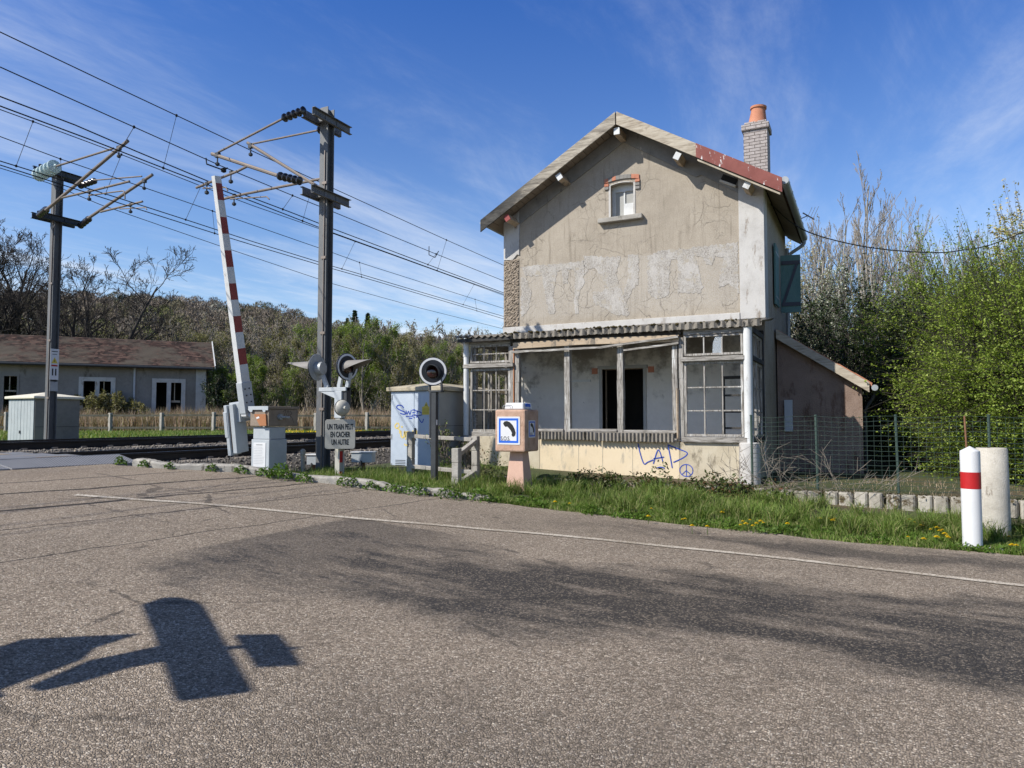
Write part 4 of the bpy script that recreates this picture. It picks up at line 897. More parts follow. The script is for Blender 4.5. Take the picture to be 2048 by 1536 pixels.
# veranda roof: corrugated sheet, mossy edge
def roof_z(y): return 3.27+(y-13.02)*.135
n = 8*42; vs = []; fs = []
x0, x1 = -7.86, -1.60
for i in range(n+1):
    x = x0+(x1-x0)*i/n; dzz = .022*math.cos(2*math.pi*i/8)
    yf = 13.13 if x > -6.55 else 13.0
    for y in (yf, 13.7, 14.3, 14.99): vs += [(x,y,roof_z(y)+dzz+.02*math.sin(x*1.3)*(1 if y < 14 else 0))]
for i in range(n):
    for k in range(3): fs.append((4*i+k, 4*i+k+1, 4*i+4+k+1, 4*i+4+k))
mb = MB(); mb.add(vs, fs); vr = mb.build('veranda_roof', M['corrugated'], house, smooth=True)
sm = vr.modifiers.new('thick', 'SOLIDIFY'); sm.thickness = .012
mb = MB(); corr_strip(mb, -6.62,-1.62, 13.115, 3.185,3.30, .149, .026, .012); mb.build('roof_edge', M['corrugated'], vr, smooth=True)
mb = MB(); mb.box(-7.8,-6.56,13.03,13.08,3.165,3.235); mb.build('fascia', M['wood_dark'], vr)
mb = MB(); r3 = random.Random(8)
for k in range(90):
    x = r3.choice((r3.uniform(-5.7,-4.2), r3.uniform(-6.8,-1.65), r3.uniform(-7.8,-1.65))); s_ = r3.uniform(.02,.045)
    mb.lathe([(.004,-s_*.5),(s_*.8,-s_*.2),(s_,.1*s_),(s_*.6,.5*s_),(.004,.7*s_)], (x,13.11+r3.uniform(-.03,.06),3.31+r3.uniform(-.02,.01)), 7, (r3.uniform(-.3,.3),r3.uniform(-.3,.3),1))
p = mb.build('moss', M['moss'], vr, smooth=True); p['kind'] = 'stuff'
mb = MB()
for k in range(16): mb.beam((-7.6+k*.38,13.12,roof_z(13.12)-.07),(-7.6+k*.38,14.98,roof_z(14.98)-.07),.06,.08)
mb.build('rafters', M['wood_dark'], vr); bpy.data.objects['rafters'].name = 'rafter_frame'
# things on the inner wall: door frame, light strip, brick ends
dr = MB(); dr.box(-5.30,-5.23,HY0-.035,HY0+.2,.6,2.63); dr.box(-4.30,-4.23,HY0-.035,HY0+.2,.6,2.63); dr.box(-5.33,-4.20,HY0-.05,HY0+.02,2.632,2.70)
dr = dr.build('doorway', M['grey_panel'], house, bevel=.005)
mb = MB(); mb.box(-5.47,-5.34,HY0-.03,HY0,2.53,2.66); mb.box(-4.19,-4.06,HY0-.03,HY0,2.53,2.66); mb.build('brick_end', M['red_brick'], dr)
mb = MB(); mb.box(-5.98,-5.50,HY0-.045,HY0-.013,2.36,2.41); mb.build('batten', M['white_paint'], house)
# ------------------------------------------------------------------ lean-to on the right, set back behind the front wall
LY = 16.8
mb = MB(); LZ = lambda x: 3.52-.654*(x+1.79)
prof_l = [(HX1+.03,.2),(-.07,.2),(-.07,LZ(-.07)-.17),(HX1+.03,LZ(HX1)-.17)]
mb.prism(prof_l, (0,LY,0), (1,0,0), (0,0,1), (0,.25,0)); mb.prism(prof_l, (0,19.25,0), (1,0,0), (0,0,1), (0,.25,0)); mb.box(-.32,-.07,LY+.25,19.25,.2,LZ(-.07)-.17)
lt = mb.build('lean_to', M['lean_wall'], house)
mb = MB(); mb.prism([(HX1+.03,LZ(HX1)),(.12,LZ(.12)),(.12,LZ(.12)-.06),(HX1+.03,LZ(HX1)-.06)], (0,LY-.18,0), (1,0,0), (0,0,1), (0,3.1,0))
for k in range(6):
    x = -1.70+k*.30
    mb.prism([(x,LZ(x)+.030),(x+.33,LZ(x+.33)+.015),(x+.33,LZ(x+.33)),(x,LZ(x))], (0,LY-.19,0), (1,0,0), (0,0,1), (0,3.12,0))
mb.build('roof', M['terracotta'], lt, bevel=.004)
mb = MB(); mb.prism([(HX1+.04,LZ(HX1)-.01),(.07,LZ(.07)-.01),(.07,LZ(.07)-.22),(HX1+.04,LZ(HX1)-.22)], (0,LY-.23,0), (1,0,0), (0,0,1), (0,.03,0)); mb.build('bargeboard', M['slope_wood'], lt, bevel=.004)
mb = MB(); mb.tube([(.17,LY-.24,LZ(.12)-.09),(.17,19.7,LZ(.12)-.12)], .065, 10); mb.build('gutter', M['zinc'], lt, smooth=True)
mb = MB(); mb.tube(smooth_pts([(.17,LY+.3,LZ(.1)-.12),(.15,LY+.3,LZ(.1)-.27),(-.0,LY+.3,1.75),(-.02,LY+.3,1.5),(-.02,LY+.3,.2)], 4), .035, 8); mb.build('downpipe', M['dark_steel'], lt, smooth=True)
mb = MB(); mb.box(-1.62,-1.45,LY-.07,LY,1.25,1.95); mb.build('meter_box', M['pvc'], lt, bevel=.006)
# blue tag LAD with a peace sign on the base
def base_uv(u, v): return (-7.376+(u-957)/(1510-957)*5.6, .456+(960-v)/75.0*.661)
mb = MB(); mb.M = None
def stroke(mb, pts, wdt, y, mi=0):
    ribbon(mb, smooth_pts(pts, 6), wdt, (0,y,0), (1,0,0), (0,0,1), (0,-1,0), .003, mi)
LX, LZ0 = -3.92, .60
for pts in ([(0,.42),(.03,.25),(.10,.02),(.17,.05),(.27,.10)], [(.27,.02),(.36,.30),(.44,.06)], [(.27,.12),(.46,.16)], [(.53,.40),(.56,.22),(.60,-.05)], [(.53,.40),(.72,.32),(.86,.25),(.80,.16),(.62,.06)], [(.33,-.06),(.40,-.04),(.47,-.06)]):
    stroke(mb, [(LX+.02+a*1.08, LZ0+.07+c*.95) for a, c in pts], .02, VY-.001)
pc = (LX+.93, .585)
stroke(mb, [(pc[0]+.12*math.cos(t), pc[1]+.11*math.sin(t)) for t in np.linspace(0, 6.4, 16)], .016, VY-.001)
for a in (90, 270, 225, 315): stroke(mb, [pc, (pc[0]+.12*math.cos(R(a)), pc[1]+.11*math.sin(R(a)))], .014, VY-.0015)
p = mb.build('graffiti', M['spray_blue'], vb); p['label'] = 'blue sprayed letters LAD and a peace sign'
# TV aerial behind the eave
an = MB(); an.tube([(-1.35,17.6,6.15),(-1.10,17.6,6.24)], .012, 5); an.tube([(-1.22,17.55,6.30),(-.98,17.65,6.14)], .016, 5)
for k in range(3): an.tube([(-1.16+.07*k,17.6,6.12),(-1.02+.07*k,17.6,6.42)], .005, 4)
tag(an.build('aerial', M['dark_steel'], loc=(-1.3,17.6,6.2)), 'small dark television aerial sticking out behind the house gutter', 'aerial')
#PART4
# ------------------------------------------------------------------ overhead line masts
def hbeam(mb, x, y, z0, z1, b=.20, t=.018):
    mb.box(x-b/2,x+b/2,y-b/2,y-b/2+t,z0,z1); mb.box(x-b/2,x+b/2,y+b/2-t,y+b/2,z0,z1); mb.box(x-t/2,x+t/2,y-b/2+t,y+b/2-t,z0,z1)
def channel_y(mb, x, y0, y1, z, h=.16, w=.07, t=.012, s_=1):
    a = x; mb.box(min(a,a+s_*t),max(a,a+s_*t),y0,y1,z-h/2,z+h/2)
    for q in (-1, 1): mb.box(min(a,a+s_*w),max(a,a+s_*w),y0,y1,z+q*h/2-(t if q > 0 else 0),z+q*h/2+(t if q < 0 else 0))
def insulator(p0, p1, parent, mat='insulator', sheds=5, r=.085):
    p0, p1 = Vector(p0), Vector(p1); n = sheds*4; pts = []; rs = []
    for i in range(n+1):
        pts.append(p0.lerp(p1, i/n)); rs.append([.045,r,r*.95,.05][i % 4] if 0 < i < n else .03)
    mb = MB(); mb.tube(pts, rs, 14); return mb.build('insulator', M[mat], parent, smooth=True)
def mast(name, label, x, y, z0, z1, arms):
    t = thing(name, label, 'catenary mast', (x,y,z0), 'overhead line masts')
    mb = MB(); hbeam(mb, x, y, z0-.3, z1); p = mb.build('pole', M['mast_steel'], t, bevel=.004)
    for z in arms:
        mb = MB(); hw = .105
        for s_ in (-1, 1): channel_y(mb, x+s_*hw, y-.56, y+.56, z, s_=s_)
        for yy in (-.17, .17): mb.box(x-.13,x+.13,y+yy-.03,y+yy+.03,z-.05,z+.05)
        for k in range(4): mb.box(x+hw+.012,x+hw+.02,y-.45+k*.06,y-.42+k*.06,z-.02,z+.02)
        mb.build('cross_arm', M['dark_steel'] if x < -15 else M['mast_steel'], t, bevel=.003)
    mb = MB(); mb.tube([(x+.05,y-.115,z0),(x+.05,y-.115,z1-.9)], .014, 6)
    for k in range(4): mb.box(x-.01,x+.105,y-.128,y-.098,z0+1.2+1.5*k,z0+1.25+1.5*k)
    mb.build('earth_cable', M['tube_alu'], t); return t
m1 = mast('catenary_mast', 'tall grey steel mast with double cross arms standing beside the crossing signals', -9.60, 10.91, .5, 7.78, (7.50, 5.97))
def tube_part(name, pts, r, parent, mat='tube_alu', n=8):
    mb = MB(); mb.tube(pts, r, n); return mb.build(name, M[mat], parent, smooth=True)
def clamp(p, parent, s_=.05):
    mb = MB(); x, y, z = p; mb.box(x-s_,x+s_,y-s_*.7,y+s_*.7,z-s_,z+s_); mb.tube([(x,y,z),(x,y,z-.2)], .015, 5); mb.lathe([(.02,-.03),(.045,-.01),(.045,.03),(.02,.05)], (x,y,z-.2), 8); return mb.build('wire_clamp', M['dark_steel'], parent)
# near cantilever (front) and second cantilever (behind)
insulator((-9.62,10.3,7.52),(-10.22,10.3,7.46), m1); tube_part('tie_rod', [(-10.2,10.3,7.46),(-11.98,10.3,7.09)], .022, m1)
tube_part('bracket_tube', [(-10.3,10.3,6.33),(-12.17,10.3,7.085)], .038, m1); insulator((-9.7,10.3,6.13),(-10.32,10.3,6.34), m1); clamp((-12.0,10.3,7.03), m1)
tube_part('steady_arm', [(-11.13,10.3,6.66),(-11.4,10.3,6.60),(-12.62,10.3,6.43)], .026, m1); tube_part('registration_arm', [(-12.4,10.28,6.38),(-11.72,10.28,6.30),(-11.66,10.28,6.22)], .014, m1); clamp((-12.3,10.3,6.47), m1, .035); clamp((-11.6,10.3,6.60), m1, .03)
insulator((-9.68,11.2,7.52),(-10.12,11.2,7.54), m1, sheds=4); tube_part('tie_rod', [(-10.1,11.2,7.54),(-12.0,11.2,7.58)], .020, m1)
tube_part('bracket_tube', [(-9.7,11.2,6.10),(-12.12,11.2,7.63)], .034, m1); clamp((-12.02,11.2,7.54), m1)
tube_part('steady_arm', [(-9.9,11.2,6.50),(-12.2,11.2,6.49),(-12.9,11.2,6.47)], .028, m1); tube_part('registration_arm', [(-12.6,11.18,6.43),(-11.5,11.18,6.33),(-11.42,11.18,6.26)], .014, m1); clamp((-12.5,11.2,6.5), m1, .035)
m2 = mast('catenary_mast', 'dark steel mast with a glass insulator standing in front of the slatted relay cabinet', -19.1, 11.25, .85, 8.08, (8.02, 6.80))
insulator((-18.75,10.55,7.72),(-17.75,10.42,7.78), m2, 'glass_ins', 5, .17); tube_part('tie_rod', [(-17.75,10.42,7.76),(-15.55,10.4,7.82)], .024, m2)
tube_part('bracket_tube', [(-18.1,10.4,6.70),(-15.04,10.4,7.91)], .04, m2); insulator((-18.9,10.7,6.75),(-18.05,10.4,6.73), m2, sheds=4); clamp((-15.35,10.4,7.79), m2)
tube_part('steady_arm', [(-17.6,10.4,6.92),(-16.2,10.4,6.93),(-14.95,10.4,6.95)], .026, m2); tube_part('registration_arm', smooth_pts([(-16.4,10.38,6.82),(-15.3,10.38,6.76),(-15.1,10.38,6.72),(-15.06,10.38,6.55)], 4), .016, m2); clamp((-16.4,10.4,6.93), m2, .035)
insulator((-18.95,11.75,7.83),(-18.1,11.65,7.83), m2); tube_part('tie_rod', [(-18.15,11.62,7.83),(-16.2,11.6,7.63)], .018, m2)
tube_part('bracket_tube', [(-18.3,11.6,6.83),(-15.8,11.6,7.61)], .038, m2); insulator((-18.9,11.75,6.72),(-18.25,11.62,6.84), m2, sheds=4); clamp((-16.1,11.6,7.50), m2)
tube_part('steady_arm', [(-17.8,11.6,6.93),(-16.15,11.6,6.98)], .026, m2); tube_part('registration_arm', [(-17.0,11.58,6.90),(-16.0,11.58,6.80),(-15.95,11.58,6.74)], .014, m2); clamp((-16.6,11.6,6.97), m2, .035)
# danger notices on the left mast
nb = MB(); nb.box(-19.09,-18.9,11.122,11.126,2.32,3.42); nb.M = None
xw = -19.1+.102
nt_ = MB(); nt_.box(xw,xw+.004,11.14,11.36,2.55,3.36); nt_ = nt_.build('notice', M['sign_white'], m2)
mb = MB(); mb.prism([(11.17,2.98),(11.33,2.98),(11.25,3.14)], (xw+.004,0,0), (0,1,0), (0,0,1), (.002,0,0)); mb.build('warning_triangle', M['warning_yellow'], nt_)
mb = MB(); mb.box(xw+.004,xw+.006,11.17,11.33,2.90,2.94); mb.build('warning_bar', M['red_paint'], nt_)
mb = MB(); mb.prism([(11.24,3.02),(11.26,3.02),(11.25,3.10)], (xw+.006,0,0), (0,1,0), (0,0,1), (.001,0,0))
for y in (11.19, 11.27): mb.box(xw+.004,xw+.006,y,y+.035,2.66,2.84)
mb.box(xw+.004,xw+.006,11.17,11.33,3.28,3.30); mb.box(xw+.004,xw+.006,11.19,11.31,3.21,3.225); mb.build('pictogram', M['black_ink'], nt_)
mb = MB(); mb.box(xw,xw+.004,11.15,11.35,2.25,2.50); mb.build('notice', M['galv'], m2)
# ------------------------------------------------------------------ overhead wires (each wire a thing, its droppers parts)
def rayp(u, v, X):
    a = math.atan(68/1420); F_ = Vector((-ST*math.cos(a), CT*math.cos(a), math.sin(a))); R_ = Vector((CT,ST,0)); U_ = R_.cross(F_)
    d = F_+R_*((u-1024)/1420)-U_*((v-768)/1420); return Vector((0,0,EYE))+d*(X/d.x)
SPAN = {}
def wire(key, name, label, X, uv, r=.010, group=None):
    """surveyed heights along the line at plan offset X; the run is continued straight beyond the survey"""
    P = [rayp(u, v, X) for u, v in uv]
    a, b2 = P[0], P[-1]; s0 = (P[1].z-a.z)/(P[1].y-a.y)
    pts = [Vector((X,-40,a.z+.0*s0))]+[Vector((X,0,a.z+.02))]+P+[Vector((X,b2.y+25,b2.z+.05)), Vector((X,140,b2.z+.1))]
    SPAN[key] = pts
    t = thing(name, label, 'overhead wire', (X,a.y,a.z), group)
    mb = MB(); mb.tube(pts, r, 5); mb.build('cable', M['wire'], t); SPAN[key+'t'] = t; return t
def z_at(key, y):
    P = SPAN[key]
    for a, b2 in zip(P, P[1:]):
        if a.y <= y <= b2.y: return a.lerp(b2, (y-a.y)/(b2.y-a.y))
def dropper(k1, k2, u, v):
    p = rayp(u, v, SPAN[k1][2].x); a = z_at(k1, p.y); b2 = z_at(k2, p.y); mb = MB(); mb.tube([a, b2], .0055, 4)
    for q, s_ in ((a,-1),(b2,1)): mb.lathe([(.006,-.03),(.022,-.02),(.022,.02),(.006,.03)], q, 6)
    mb.build('dropper', M['wire'], SPAN[k1+'t'])
ng, fg = 'overhead wires of the nearer track', 'overhead wires of the farther track'
wire('W1', 'messenger_wire', 'topmost overhead wire, passing the upper bracket of the mast by the signals', -12.05, [(0,64),(200,159),(353,231),(500,300),(667,377),(893,480),(1008,531)], group=ng)
wire('W2', 'messenger_wire', 'second overhead wire from the top, hung from the front bracket of the nearer mast', -12.0, [(0,134),(120,188),(268,254),(440,331),(585,391),(667,424),(862,504),(1008,562)], group=ng)
wire('W3', 'contact_wire', 'upper one of the two contact wires above the nearer track', -12.3, [(0,193),(150,250),(271,302),(415,362),(580,424),(667,458),(866,533),(1008,586)], .012, ng)
wire('W4', 'contact_wire', 'lower one of the two contact wires above the nearer track', -12.4, [(0,212),(180,279),(355,347),(505,403),(667,466),(893,548),(1008,589)], .012, ng)
wire('W5', 'messenger_wire', 'overhead wire hung from the front bracket of the mast with the glass insulator', -15.35, [(0,219),(66,243),(235,306),(412,376),(505,411),(667,467.5),(893,549),(1008,591)], group=fg)
wire('W6', 'messenger_wire', 'overhead wire held by the rear bracket of the mast with the glass insulator', -16.1, [(0,273),(121,318),(285,374),(425,422),(667,506),(719,525),(948,598),(1008,617)], group=fg)
wire('W7', 'contact_wire', 'upper one of the two contact wires above the farther track', -15.9, [(0,322),(55,339),(240,397),(392,446),(505,483),(667,533),(706,544),(946,615),(1008,633)], .012, fg)
wire('W8', 'contact_wire', 'lower one of the two contact wires above the farther track', -16.0, [(0,330),(60,349),(285,421),(424,465),(505,490),(667,538),(720,553),(948,620),(1008,638)], .012, fg)
wire('W9', 'feeder_wire', 'lowest overhead wire, clamped to the side of the dark mast', -18.9, [(0,336),(97,366),(200,409),(437,491),(667,568),(840,616),(1008,658)], group=fg)
for k1, k2, u, v in (('W1','W4',353,231),('W2','W3',268,254),('W5','W7',66,243),('W6','W8',121,318),('W1','W4',893,480),('W2','W3',872,508),('W5','W7',710,484),('W6','W8',719,525),('W5','W7',948,570),('W6','W8',950,598),('W6','W8',425,422),('W5','W7',402,372),('W2','W3',585,391),('W1','W4',628,360),('W5','W7',243,309)):
    dropper(k1, k2, u, v)
tr_ = MB(); p = rayp(412, 316, -12.0); q = rayp(455, 336, -12.0); tr_.tube([p, p+Vector((0,.02,-.12)), q+Vector((0,-.12,-.08)), q], .016, 6); tr_.lathe([(.02,-.05),(.055,-.03),(.055,.03),(.02,.05)], q+Vector((0,-.1,-.08)), 10); tr_.build('jumper_clamp', M['wire'], SPAN['W2t'])
tr_ = MB(); p = rayp(858, 502, -12.0); q = rayp(877, 510, -12.0); tr_.tube([p+Vector((0,0,.15)), p+Vector((0,0,-.12)), q+Vector((0,-.2,-.12)), q+Vector((0,0,.12))], .014, 6); tr_.build('jumper_clamp', M['wire'], SPAN['W2t'])
# utility cable from the house to a pole out of the frame
def rayd(u, v, d):
    x, y = cam_xy(u, d); a = math.atan(68/1420)
    zc = d*math.cos(a)  # level depth used for height
    return Vector((x, y, EYE+(836-v)/1420*d))
cbp = smooth_pts([tuple(rayd(1545,400,15.4)), tuple(rayd(1612,455,16.2)), tuple(rayd(1720,487,16.0)), tuple(rayd(1840,501,15.8)), tuple(rayd(1930,498,15.6)), tuple(rayd(2048,465,15.4)), tuple(rayd(2400,300,15))], 6)
mb = MB(); mb.tube(cbp, .013, 6); tag(mb.build('utility_cable', M['wire'], loc=cbp[0]), 'black sagging cable running from the house corner past the bare trees', 'cable')
# ------------------------------------------------------------------ half barrier
BX, BY, BZ = -10.1, 9.55, .60
bt = thing('crossing_barrier', 'raised red and white half barrier on its grey pedestal with rusty gearbox', 'barrier', (-9.9,9.7,.6))
mb = MB(); mb.box(-10.10,-9.66,9.55,9.99,.45,1.16); mb.box(-10.08,-9.68,9.57,9.97,1.165,1.38); pd = mb.build('pedestal', M['barrier_grey'], bt, bevel=.01)
mb = MB(); mb.box(-10.04,-9.74,9.542,9.55,.66,1.10); pl = mb.build('instruction_plate', M['sign_white'], pd, bevel=.003)
mb = MB()
for k in range(11): mb.box(-10.02,-9.77-rnd.uniform(0,.06),9.539,9.5415,.72+k*.03,.724+k*.03)
mb.box(-9.97,-9.82,9.539,9.5415,1.055,1.075); mb.build('plate_text', M['grey_ink'], pl)
mb = MB(); mb.box(-10.11,-9.65,9.52,10.26,1.40,1.71); mb.box(-10.13,-9.63,9.50,10.28,1.712,1.765); gb = mb.build('gearbox', M['brown_box'], bt, bevel=.012)
mb = MB(); mb.prism([(-10.13,1.765),(-9.64,1.765),(-9.64,1.69),(-9.70,1.69),(-9.71,1.66),(-9.76,1.66),(-9.78,1.70),(-10.02,1.70),(-10.03,1.66),(-10.08,1.66),(-10.13,1.70)], (0,9.498,0), (1,0,0), (0,0,1), (0,-.012,0)); mb.build('lid_flap', M['barrier_grey'], gb)
mb = MB(); mb.prism([(-9.99,1.62),(-9.70,1.62),(-9.68,1.41),(-9.84,1.41)], (0,9.52,0), (1,0,0), (0,0,1), (0,-.03,0)); mb.build('crank_cover', M['orange_rust'], gb)
mb = MB(); mb.prism([(-9.93,1.56),(-9.86,1.58),(-9.84,1.55),(-9.91,1.53)], (0,9.489,0), (1,0,0), (0,0,1), (0,-.003,0)); mb.build('sticker', M['sign_white'], gb)
mb = MB(); mb.tube([(-9.65,9.78,1.57),(-9.60,9.78,1.57)], .055, 14); mb.tube([(-9.60,9.78,1.57),(-9.54,9.80,1.565),(-9.53,9.90,1.56)], .022, 8); mb.build('crank_shaft', M['galv'], gb, smooth=True)
mb = MB(); stroke2 = [[(9.86,1.66),(9.93,1.70),(9.90,1.60),(9.86,1.58)],[(9.95,1.60),(9.99,1.69),(10.02,1.62),(9.98,1.58)],[(10.04,1.68),(10.09,1.63),(10.04,1.60),(10.10,1.55),(10.14,1.46)]]
for pts in stroke2: ribbon(mb, smooth_pts(pts, 5), .008, (-9.65,0,0), (0,1,0), (0,0,1), (1,0,0), .003)
mb.build('scratch_tag', M['black_ink'], gb)
# boom, tapered, stripes on the traffic faces
A = R(11.); bd = Vector((0,-math.sin(A),math.cos(A))); bs = Vector((0,math.cos(A),math.sin(A)))
b0 = Vector((-10.25,9.60,1.60)); Lb = 4.32
def boom_pt(t): return b0+bd*t
def boom_seg(mb, t0, t1, half, mi):
    vs = []
    for t in (t0, t1):
        wq = .105-.035*t/Lb; hq = .062-.022*t/Lb; p = boom_pt(t)
        for a, c in ((-1,-1),(1,-1),(1,1),(-1,1)): vs.append(p+Vector((1,0,0))*a*hq+bs*c*wq)
    mb.add(vs, [(0,1,2,3),(7,6,5,4),(0,4,5,1),(2,6,7,3)], 0); mb.add([vs[1],vs[2],vs[6],vs[5],vs[0],vs[3],vs[7],vs[4]], [(0,1,2,3),(4,7,6,5)], mi)
mb = MB()
e = [.55]; 
tt = .55+.48; cuts = [(.0,.95,0)]; t0 = .95; red = True
while t0 < Lb:
    t1 = min(Lb, t0+.295); cuts.append((t0, t1, 1 if red else 0)); red = not red; t0 = t1
for a, c, m_ in cuts: boom_seg(mb, a, c, None, m_)
bo = mb.build('boom', [M['white_paint'], M['dark_red']], bt)
mb = MB(); p = boom_pt(.30); 
vs = []
for t in (.05, .62):
    q = boom_pt(t)
    for a, c in ((-1,-1),(1,-1),(1,1),(-1,1)): vs.append(q+Vector((1,0,0))*a*.072+bs*c*.118)
mb.add(vs, [(0,1,2,3),(7,6,5,4),(0,4,5,1),(1,5,6,2),(2,6,7,3),(3,7,4,0)]); so_ = mb.build('boom_socket', M['barrier_grey'], bt, bevel=.006)
mb = MB()
for t, c in ((.25,-.06),(.25,.05),(.38,-.04),(.5,.04),(.5,-.06),(.38,.06)):
    q = boom_pt(t)+bs*c+Vector((.072,0,0)); mb.tube([q, q+Vector((.012,0,0))], .014, 8)
mb.build('bolt', M['dark_steel'], so_)
# counterweight: two hanging plates joined by a neck
mb = MB(); A2 = R(8); bd2 = Vector((0,-math.sin(A2),math.cos(A2))); bs2 = Vector((0,math.cos(A2),math.sin(A2)))
def plate(mb, x0, x1, t0, t1, s0, s1, mi=0):
    c0 = Vector((0,9.55,1.6)); vs = []
    for x in (x0, x1):
        for t, s_ in ((t0,s0),(t0,s1),(t1,s1),(t1,s0)): vs.append(Vector((x,0,0))+c0+bd2*t+bs2*s_)
    mb.add(vs, [(0,3,2,1),(4,5,6,7),(0,1,5,4),(1,2,6,5),(2,3,7,6),(3,0,4,7)], mi)
plate(mb, -10.64,-10.56, -.74,.20, -.15,.10); plate(mb, -10.66,-10.58, -.40,.08, -.16,-.13); plate(mb, -10.53,-10.43, -.70,.22, -.12,.16); plate(mb, -10.60,-10.35, -.12,.24, -.05,.2)
mb.build('counterweight', M['barrier_grey'], bt, bevel=.008)
mb = MB(); plate(mb, -10.56,-10.53, -.62,.05, -.11,.08); mb.build('weight_gap', M['rust'], bt)
mb = MB(); mb.tube([(-10.5,9.6,1.6),(-10.1,9.6,1.6)], .06, 12); mb.build('pivot_shaft', M['barrier_grey'], bt, smooth=True)
# ------------------------------------------------------------------ flashing signals
def signal_head(t, c, n, r=.245, visor=.44, roll=0., rim=True):
    """black disc with white ring facing n, lamp in a tapering hood"""
    c = Vector(c); n = Vector(n).normalized(); up = Vector((0,0,1)); sx = up.cross(n).normalized(); up = n.cross(sx)
    mb = MB(); mb.lathe([(r,-.02),(r,.0)], c, 40, n); d = mb.build('signal_disc', M['disc_black'], t)
    mb = MB(); k = 40; vs = []
    for i in range(k):
        a = 2*math.pi*i/k; q = sx*math.cos(a)+up*math.sin(a); vs += [c+q*(r*.80)+n*.004, c+q*(r*.945)+n*.004]
    mb.add(vs, [(2*i, 2*i+1, (2*i+3) % (2*k), (2*i+2) % (2*k)) for i in range(k)]); mb.build('white_ring', M['sign_white'], d)
    mb = MB(); mb.lathe([(r,-.024),(r*.98,-.03),(.02,-.031)], c, 40, n); mb.build('back_plate', M['galv'], d)
    mb = MB(); mb.lathe([(.115,-.16),(.125,-.05),(.125,-.03)], c-up*.02, 22, n); mb.build('lamp_housing', M['galv'], d, smooth=True)
    mb = MB(); mb.lathe([(.105,.006),(.09,.02),(.05,.03),(.005,.032)], c-up*.02, 24, n); mb.build('lens', M['lens'], d, smooth=True)
    mb = MB(); k = 24; vs = []; A0 = R(118)
    for i in range(k+1):
        a = -A0+2*A0*i/k+roll; rr_ = .135; L = visor*max(.05, (math.cos(a-roll)+.35)/1.35); q = sx*math.sin(a)*rr_+up*math.cos(a)*rr_
        vs += [c-up*.02+q+n*.004, c-up*.02+q*.92+n*L, c-up*.02+q*.965+n*.004, c-up*.02+q*.885+n*L]
    fs = []
    for i in range(k): a, b2 = 4*i, 4*i+4; fs += [(a,a+1,b2+1,b2),(a+2,b2+2,b2+3,a+3),(a+1,a+3,b2+3,b2+1)]
    mb.add(vs, fs); mb.build('hood', M['hood_grey'] if visor > .5 else M['dark_steel'], d, smooth=True)
    return d
sg1 = thing('crossing_signal', 'pair of round flashing signals over a panel reading UN TRAIN PEUT EN CACHER UN AUTRE', 'crossing signal', (-8.45,9.98,.5))
px_, py_ = -8.42, 10.0
mb = MB(); mb.box(px_-.075,px_+.03,py_-.04,py_+.04,.35,2.0); mb.box(px_-.03,px_+.06,py_+.042,py_+.06,.35,2.0); pst = mb.build('post', M['sign_cream'], sg1, bevel=.004)
mb = MB()
for z0, z1 in ((.50,.60),(.76,.96),(1.10,1.2)): mb.box(px_+.031,px_+.036,py_-.038,py_+.038,z0,z1)
mb.build('red_band', M['red_paint'], pst)
mb = MB(); mb.box(px_-.46,px_+.16,py_-.05,py_+.06,2.03,2.10); mb.prism([(px_-.46,2.03),(px_+.05,2.03),(px_+.05,1.90),(px_-.09,1.90)], (0,py_-.04,0), (1,0,0), (0,0,1), (0,.02,0)); mb.box(px_-.09,px_+.07,py_-.055,py_+.045,1.55,2.03); br = mb.build('bracket', M['barrier_grey'], sg1, bevel=.006)
mb = MB(); mb.box(px_+.08,px_+.16,py_-.02,py_+.10,1.75,2.10); mb.build('cable_box', M['dark_steel'], sg1, bevel=.006)
for pts in ([(px_-.30,py_,2.10),(px_-.42,py_,2.34),(px_-.47,py_,2.46)], [(px_-.03,py_,2.10),(px_+.03,py_,2.35),(px_+.13,py_,2.50)], [(px_+.14,py_+.02,2.10),(px_+.20,py_+.02,2.36)]):
    mb = MB()
    for a, c in zip(pts, pts[1:]): mb.beam(a, c, .075, .05, (0,1,0))
    mb.build('support_arm', M['barrier_grey'], sg1, bevel=.004)
signal_head(sg1, (-8.95,9.95,2.47), (-.985,-.10,0), .245, .62); signal_head(sg1, (-8.24,9.97,2.46), (.98,-.16,0), .245, .62)
mb = MB(); mb.tube([(px_+.0,py_-.09,1.72),(px_+.10,py_-.13,1.72)], .10, 20); mb.M = None; ax = (.93,-.36,0)
be = MB(); be.lathe([(.105,-.09),(.135,-.06),(.14,.0),(.125,.04),(.07,.075),(.03,.08),(.03,.13),(.004,.13)], (px_+.13,py_-.09,1.73), 24, ax); be.build('bell', M['sign_cream'], sg1, smooth=True)
be = MB(); be.lathe([(.142,-.035),(.146,-.03),(.146,-.015),(.142,-.01)], (px_+.13,py_-.09,1.73), 24, ax); be.build('bell_band', M['dark_steel'], sg1)
